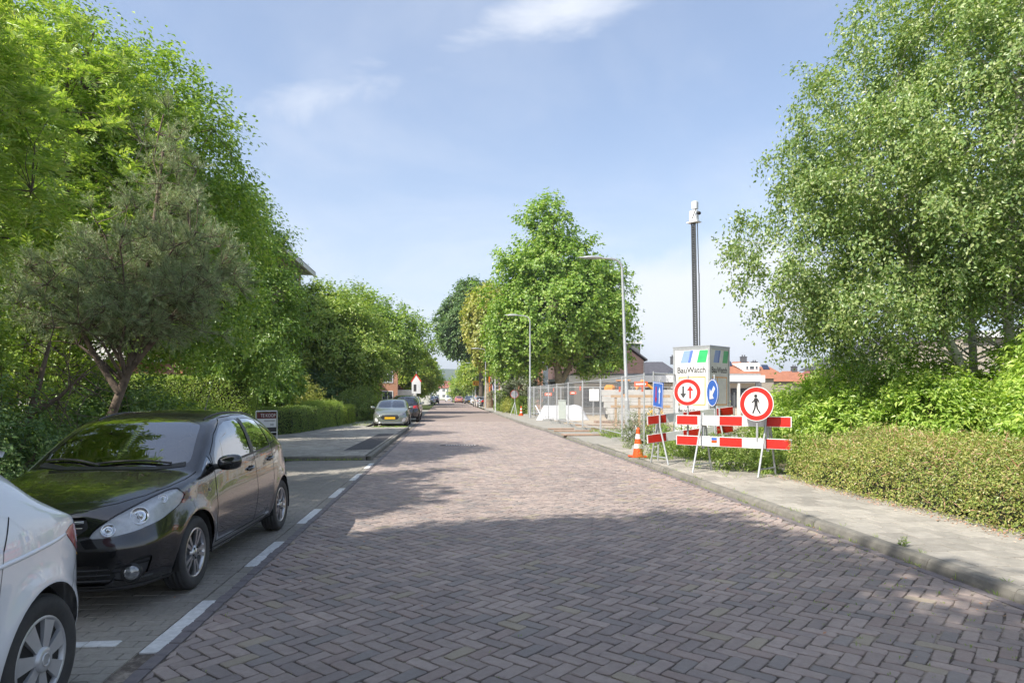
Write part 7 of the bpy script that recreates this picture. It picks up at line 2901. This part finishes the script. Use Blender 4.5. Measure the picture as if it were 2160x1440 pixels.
# ---- building site
t = thing('covered_heap', 'long heap under a white tarpaulin behind the mesh fence', 'covered heap', (6.9, 42.0, .085), rad(-8))
mb = MB()
n, mm = 15, 9
V, F = [], []
r = np.random.default_rng(301)
for i in range(n):
    u = i / (n - 1)
    for j in range(mm):
        v = j / (mm - 1)
        e = min(1, min(u, 1 - u) * 7)
        zz = .92 * e * (sin(pi * v) ** .45) * (1 - .25 * max(0, u - .75) * 4 * .6)
        V.append((-1.65 + 3.3 * u, -.75 + 1.5 * v + r.normal() * .02, max(zz + r.normal() * .018, 0)))
for i in range(n - 1):
    for j in range(mm - 1):
        F.append((i * mm + j, (i + 1) * mm + j, (i + 1) * mm + j + 1, i * mm + j + 1))
mb.add(V, F, 0, True)
mb.build('tarpaulin', M['tarp'], t)
mb = MB()
mb.tube([(-1.7, -.3, .9), (-1.2, -.9, .02)], .05, 6)
mb.build('strap', M['galv'], t)
t = thing('utility_cabinet', 'pale green utility cabinet in front of the covered heap', 'cabinet', (6.15, 37.6, .085), rad(-6))
mb = MB()
mb.box((0, 0, .10), (.46, .30, .20))
mb.build('plinth', M['concrete'], t)
mb = MB()
mb.box((0, 0, .72), (.42, .26, 1.02), bev=.015)
M['cab_green'] = mat('cabinet_pale_green', (.52, .58, .52), (.47, .53, .47), .5)
mb.build('door', M['cab_green'], t)
mb = MB()
mb.box((0, 0, 1.25), (.47, .31, .05), bev=.015)
mb.build('lid', M['cab_green'], t)
t = thing('concrete_stack', 'pale stacked concrete slabs standing behind the lamp post', 'concrete slabs', (9.3, 41.0, .085), rad(-10))
M['pale_concrete'] = mat('pale_concrete', (.48, .475, .455), (.40, .395, .38), .9, 0, 2.5, .2, 30)
for row in range(5):
    for c in range(3):
        mb = MB()
        mb.box((.75 + c * 1.42 + (.1 * row if c == 0 else 0) * 0 + (-.12 * row + .2 if c == 0 else 0), .0, .19 + row * .375), (1.40 - (.0 if c else .0), .5, .365), bev=.02)
        mb.build('slab', M['pale_concrete'], t)
t = thing('timber_fence', 'orange timber post and rail fence inside the site', 'fence', (7.95, 32.4, .085), rad(-6))
for x in (0, 1.15, 2.25):
    mb = MB()
    mb.box((x, 0, .78), (.11, .11, 1.56))
    mb.build('post', M['wood'], t)
for z in (1.5, 1.0):
    mb = MB()
    mb.box((1.2, -.075, z), (2.9, .035, .13))
    mb.build('rail', M['wood'], t)
# planks and slabs on the sandy ground
pk = [(5.3, 25.6, 5), (5.2, 28.4, -8), (5.5, 30.2, 3), (7.6, 30.5, 12), (7.4, 33.8, -10), (8.3, 27.6, 5)]
for i, (x, y, a) in enumerate(pk):
    L, W = [(2.2, .6), (1.8, .5), (2.4, .4), (3.0, .35), (2.8, .3), (2.6, .4)][i]
    t = thing('plank', ['wide brown board lying over the opened pavement by the fence', 'brown board lying beside the kerb before the fourth panel', 'long brown board under the mesh fence', 'long plank on the sand left of the timber fence', 'narrow plank on the sand near the cabinet', 'plank on the sand right behind the near lamp post'][i], 'plank', (x, y, .10), rad(a), 'planks on the building site')
    mb = MB()
    mb.box((0, 0, .02), (L, W, .04), bev=.005)
    mb.build('board', M['plank'], t)
for i, (x, y) in enumerate(((9.0, 36.4), (9.9, 36.2), (8.2, 36.6))):
    t = thing('pallet', ['wooden pallet before the concrete slabs', 'wooden pallet right of the middle one', 'wooden pallet left of the middle one'][i], 'pallet', (x, y, .085), rad(-5), 'pallets before the concrete slabs')
    for k in range(5):
        mb = MB()
        mb.box((-.32 + k * .16, 0, .13), (.10, .8, .02))
        mb.build('slat', M['plank'], t)
    for k in (-.32, 0, .32):
        mb = MB()
        mb.box((0, k, .06), (.8, .09, .11))
        mb.build('block', M['plank'], t)
t = thing('sand_bag', 'crumpled white plastic bag at the foot of the mesh fence', 'bag', (6.15, 22.9, PZ), rad(20))
mb = MB()
r = np.random.default_rng(310)
V, F = [], []
n, k = 18, 10
for i in range(k + 1):
    a = pi * .5 * (1 - i / k)
    for j in range(n):
        q = 2 * pi * j / n
        rr = .8 + .05 * sin(3 * q + i * .5) + .04 * sin(7 * q + i) + r.normal() * .012
        V.append((.42 * cos(a) ** .7 * cos(q) * rr if i else 0, .30 * cos(a) ** .7 * sin(q) * rr if i else 0, .30 * sin(a) * (1 + .04 * sin(5 * q + i))))
for i in range(k):
    for j in range(n):
        F.append((i * n + j, (i + 1) * n + j, (i + 1) * n + (j + 1) % n, i * n + (j + 1) % n))
mb.add(V, F, 0, True)
mb.build('sack', M['tarp'], t)
mb = MB()
mb.tube([(.18, 0, .30), (.25, .02, .40), (.27, .05, .47)], [.07, .04, .06], 8)
mb.build('knot', M['tarp'], t)
M['machine'] = mat('machine_orange', (.70, .27, .02), (.62, .22, .02), .45, 0, 3)
t = thing('excavator', 'small orange-yellow excavator beyond the mesh fence', 'excavator', (10.9, 43.6, .085), rad(-20))
for sg in (-1, 1):
    mb = MB()
    mb.box((0, sg * .5, .25), (1.7, .3, .5), bev=.2)
    mb.build('track', M['black_plastic'], t)
mb = MB()
mb.box((-.1, 0, 1.35), (1.6, 1.3, .75), bev=.15)
mb.box((-.55, 0, 1.95), (.7, 1.2, .55), bev=.15)
mb.build('engine_housing', M['machine'], t)
mb = MB()
mb.box((.35, -.25, 2.0), (.85, .75, .9), bev=.08)
mb.build('cab', M['window'], t)
mb = MB()
mb.box((.35, -.25, 2.5), (.95, .85, .08), bev=.03)
mb.build('cab_roof', M['machine'], t)
mb = MB()
mb.tube([(.7, .3, 1.3), (1.5, .3, 2.5), (2.4, .3, 1.8)], [.14, .13, .10], 6)
mb.tube([(2.4, .3, 1.8), (2.5, .3, .7)], [.09, .08], 6)
mb.build('boom', M['machine'], t)
mb = MB()
mb.prism([(2.3, .75), (2.7, .75), (2.75, .35), (2.35, .2), (2.2, .45)], .05, .55)
mb.build('bucket', M['dark_frame'], t)

# ---- left: sale board, flags, school sign
t = thing('sale_board', 'maroon and white property sale board on a white metal frame behind the black car', 'sale board', (-5.92, 22.1, PZ), rad(30))
fr = MB()
for x in (-.44, .44):
    fr.tube([(x, 0, 0), (x, 0, 1.04)], .018, 8)
    fr.tube([(x, -.30, .015), (x, .30, .015)], .016, 6)
fr.tube([(-.44, 0, 1.04), (.44, 0, 1.04)], .018, 8)
fr.tube([(-.44, 0, .36), (.44, 0, .36)], .014, 8)
fr.build('frame', M['white'], t)
M['maroon'] = mat('maroon_print', (.13, .025, .022), (.115, .02, .02), .5)
for nm, z0, z1, m in (('head_panel', .80, 1.00, 'maroon'), ('middle_panel', .52, .80, 'white'), ('foot_panel', .38, .52, 'dark_frame')):
    mb = MB()
    mb.box((0, 0, (z0 + z1) / 2), (.80, .012, z1 - z0 - .002))
    mb.build(nm, M[m], t)
text_mesh('lettering', 'TE KOOP', .15, M['white_sheet'], 'CENTER', t, Matrix.Translation((.06, -.008, .895)), .001)
text_mesh('lettering', '040', .10, M['grey_print'], 'CENTER', t, Matrix.Translation((.22, -.008, .60)), .001)
for z in (.74, .715):
    mb = MB()
    mb.box((.12, -.008, z), (.46, .003, .010))
    mb.build('print_line', M['grey_print'], t)
t.scale = (.74, .9, 1.0)
M['flag_red'] = mat('flag_red', (.55, .04, .05), (.48, .035, .04), .7)
M['flag_blue'] = mat('flag_blue', (.06, .13, .42), (.05, .11, .36), .7)
M['flag_orange'] = mat('flag_orange', (.80, .20, .03), (.74, .18, .03), .7)
M['flag_yellow'] = mat('flag_yellow', (.80, .52, .03), (.74, .48, .03), .7)


def flag(label, loc, rz, cols, w, h, ang, pole=2.2, pennant=True):
    t = thing('flag', label, 'flag', loc, rz, None)
    mb = MB()
    d = Vector((sin(ang), 0, cos(ang)))
    mb.tube([(0, 0, 0), d * pole], .02, 6)
    mb.build('pole', M['white'], t)
    n = 10
    o = d * (pole * .96)
    for i, c in enumerate(cols):
        V, F = [], []
        for j in range(n + 1):
            q = j / n
            for k in (0, 1):
                a = (i + k) / len(cols)
                p = o - d * (a * w) + Vector((.35 * q * w * .5, .04 * sin(q * 9 + a * 3), -q * h))
                V.append(p)
        for j in range(n):
            F.append((2 * j, 2 * j + 1, 2 * j + 3, 2 * j + 2))
        mb = MB()
        mb.add(V, F, 0, True)
        mb.build('stripe', M[c], t)
    if pennant:
        mb = MB()
        V, F = [], []
        for j in range(9):
            q = j / 8
            c = d * pole + Vector((-.10 - .02 * sin(q * 6), .05, -q * h * 1.35))
            V += [c + Vector((-.07, 0, 0)), c + Vector((.07, .02, 0))]
        for j in range(8):
            F.append((2 * j, 2 * j + 1, 2 * j + 3, 2 * j + 2))
        mb.add(V, F, 0, True)
        mb.build('pennant', M['flag_orange'], t)


flag('red white and blue flag with orange pennant on the left terrace', (-10.6, 70.0, 1.0), rad(0), ['flag_red', 'white_sheet', 'flag_blue'], .9, .75, rad(-38), 1.8)
flag('red white and blue flag with orange pennant hanging on the right side', (4.75, 73.0, 2.2), rad(0), ['flag_red', 'white_sheet', 'flag_blue'], .65, 1.2, rad(-25), 1.6)
flag('yellow flag far down on the left pavement', (-6.3, 150.0, 1.2), rad(0), ['flag_yellow', 'flag_yellow', 'white_sheet'], .9, 1.9, rad(12), 3.2, False)
t = thing('traffic_sign', 'white house-shaped sign with red roof edges on a grey pole at the left', 'traffic sign', (-2.9, 54.2, .02), rad(-6))
mb = MB()
mb.prism([(-.36, 1.75), (.36, 1.75), (.36, 2.75), (0, 3.3), (-.36, 2.75)], -.02, .0)
mb.build('plate', M['white_sheet'], t)
for sg in (-1, 1):
    mb = MB()
    mb.prism([(0, 3.34), (0, 3.20), (sg * .37, 2.64), (sg * .43, 2.72)][::sg], -.028, -.021)
    mb.build('red_edge', M['red_sheet'], t)
mb = MB()
mb.tube([(0, .03, 0), (0, .03, 3.5)], .035, 8)
mb.build('post', M['galv'], t)
mb = MB()
mb.box((-.1, -.024, 2.2), (.22, .005, .55))
mb.build('print', M['grey_print'], t)
t = thing('detour_sign', 'orange detour sign with black arrow and letter on a dark pole', 'traffic sign', (3.45, 100.0, .05), rad(-4))
mb = MB()
mb.box((0, 0, 3.35), (.98, .02, .70), bev=.01)
M['sign_orange'] = mat('sign_orange', (.86, .38, .02), (.80, .34, .02), .4)
mb.build('plate', M['sign_orange'], t)
text_mesh('lettering', 'G', .50, M['black_print'], 'CENTER', t, Matrix.Translation((.12, -.014, 3.35)), .002)
mb = MB()
mb.prism([(-.36, 3.35), (-.16, 3.13), (-.08, 3.13), (-.26, 3.35), (-.08, 3.57), (-.16, 3.57)], -.015, -.011)
mb.build('arrow', M['black_print'], t)
mb = MB()
mb.tube([(0, .03, 0), (0, .03, 3.6)], .04, 8)
mb.build('post', M['dark_frame'], t)
t = thing('marker_post', 'black and white banded marker post beside the walking person', 'post', (3.55, 90.0, .03))
for i in range(8):
    mb = MB()
    mb.lathe([(.07, i * .16), (.07, i * .16 + .16), (0, i * .16 + .16)], 8)
    mb.build('band', M['black_print' if i % 2 else 'white'], t)


# ---- the person walking on the right pavement
def person(label, loc, rz):
    t = thing('person', label, 'person', loc, rz)

    def skin(name, pts, edges, radii, m, root=0, sub=2):
        me = bpy.data.meshes.new(name)
        me.from_pydata(pts, edges, [])
        o = bpy.data.objects.new(name + '_tmp', me)
        COL.objects.link(o)
        o.modifiers.new('s', 'SKIN')
        for v, rr in zip(me.skin_vertices[0].data, radii):
            v.radius = (rr, rr * .8) if not isinstance(rr, tuple) else rr
        me.skin_vertices[0].data[root].use_root = True
        s = o.modifiers.new('d', 'SUBSURF')
        s.levels = s.render_levels = sub
        bpy.context.view_layer.update()
        me2 = bpy.data.meshes.new_from_object(o.evaluated_get(bpy.context.evaluated_depsgraph_get()))
        bpy.data.objects.remove(o, do_unlink=True)
        me2.materials.clear()
        me2.materials.append(m)
        me2.polygons.foreach_set('use_smooth', np.ones(len(me2.polygons), bool))
        me2.name = name
        return link(name, me2, t)
    P = [(0, 0, .95), (0, -.01, 1.15), (0, 0, 1.38), (0, .0, 1.50), (0, -.02, 1.58), (0, -.02, 1.68),
         (.09, 0, .90), (.10, -.13, .50), (.10, -.20, .09), (.10, -.33, .05),
         (-.09, 0, .90), (-.10, .08, .50), (-.10, .26, .12), (-.10, .16, .04),
         (.19, 0, 1.42), (.24, .08, 1.15), (.23, .02, .92), (.23, -.03, .80), (-.19, 0, 1.42), (-.24, -.08, 1.15), (-.23, -.20, .95), (-.23, -.27, .85)]
    E = [(0, 1), (1, 2), (2, 3), (3, 4), (4, 5), (0, 6), (6, 7), (7, 8), (8, 9), (0, 10), (10, 11), (11, 12), (12, 13), (2, 14), (14, 15), (15, 16), (16, 17), (2, 18), (18, 19), (19, 20), (20, 21)]
    R_ = [.14, .13, .15, .055, .085, .08, .095, .065, .042, .035, .095, .065, .042, .035, .06, .045, .036, .03, .06, .045, .036, .03]
    skin('body', P, E, R_, mat('skin_tone', (.45, .27, .19), (.42, .25, .17), .6))
    skin('shirt', P[0:3] + [P[14], P[15], P[18], P[19]], [(0, 1), (1, 2), (2, 3), (3, 4), (2, 5), (5, 6)], [.165, .155, .17, .075, .062, .075, .062], mat('light_blue_cloth', (.42, .50, .62), (.36, .44, .56), .85))
    skin('trousers', [P[0], P[6], P[7], P[8], P[10], P[11], P[12]], [(0, 1), (1, 2), (2, 3), (0, 4), (4, 5), (5, 6)], [.16, .115, .088, .07, .115, .088, .07], mat('white_cloth', (.66, .64, .60), (.6, .58, .54), .85))
    hb = MB()
    ellip(hb, (0, .0, 1.675), (.088, .098, .09))
    hb.build('hair', mat('grey_hair', (.34, .32, .29), (.25, .23, .21), .8), t)


person('person in light blue shirt and white trousers walking by the thick trunk', (3.02, 88.2, .02), rad(185))
# ================================================================ AIR
hz = MB()
hz.box((-200, 850, 44.4), (3400, 2300, 91))
hm = bpy.data.materials.new('haze_air')
hm.use_nodes = True
kk = NT(hm.node_tree)
pv = kk.n('ShaderNodeVolumePrincipled')
pv.inputs['Color'].default_value = (.78, .86, .98, 1)
pv.inputs['Density'].default_value = .00035
pv.inputs['Anisotropy'].default_value = .2
oo = kk.n('ShaderNodeOutputMaterial')
kk.put(oo.inputs['Volume'], pv.outputs[0])
hz.build('haze', hm, kind='stuff')
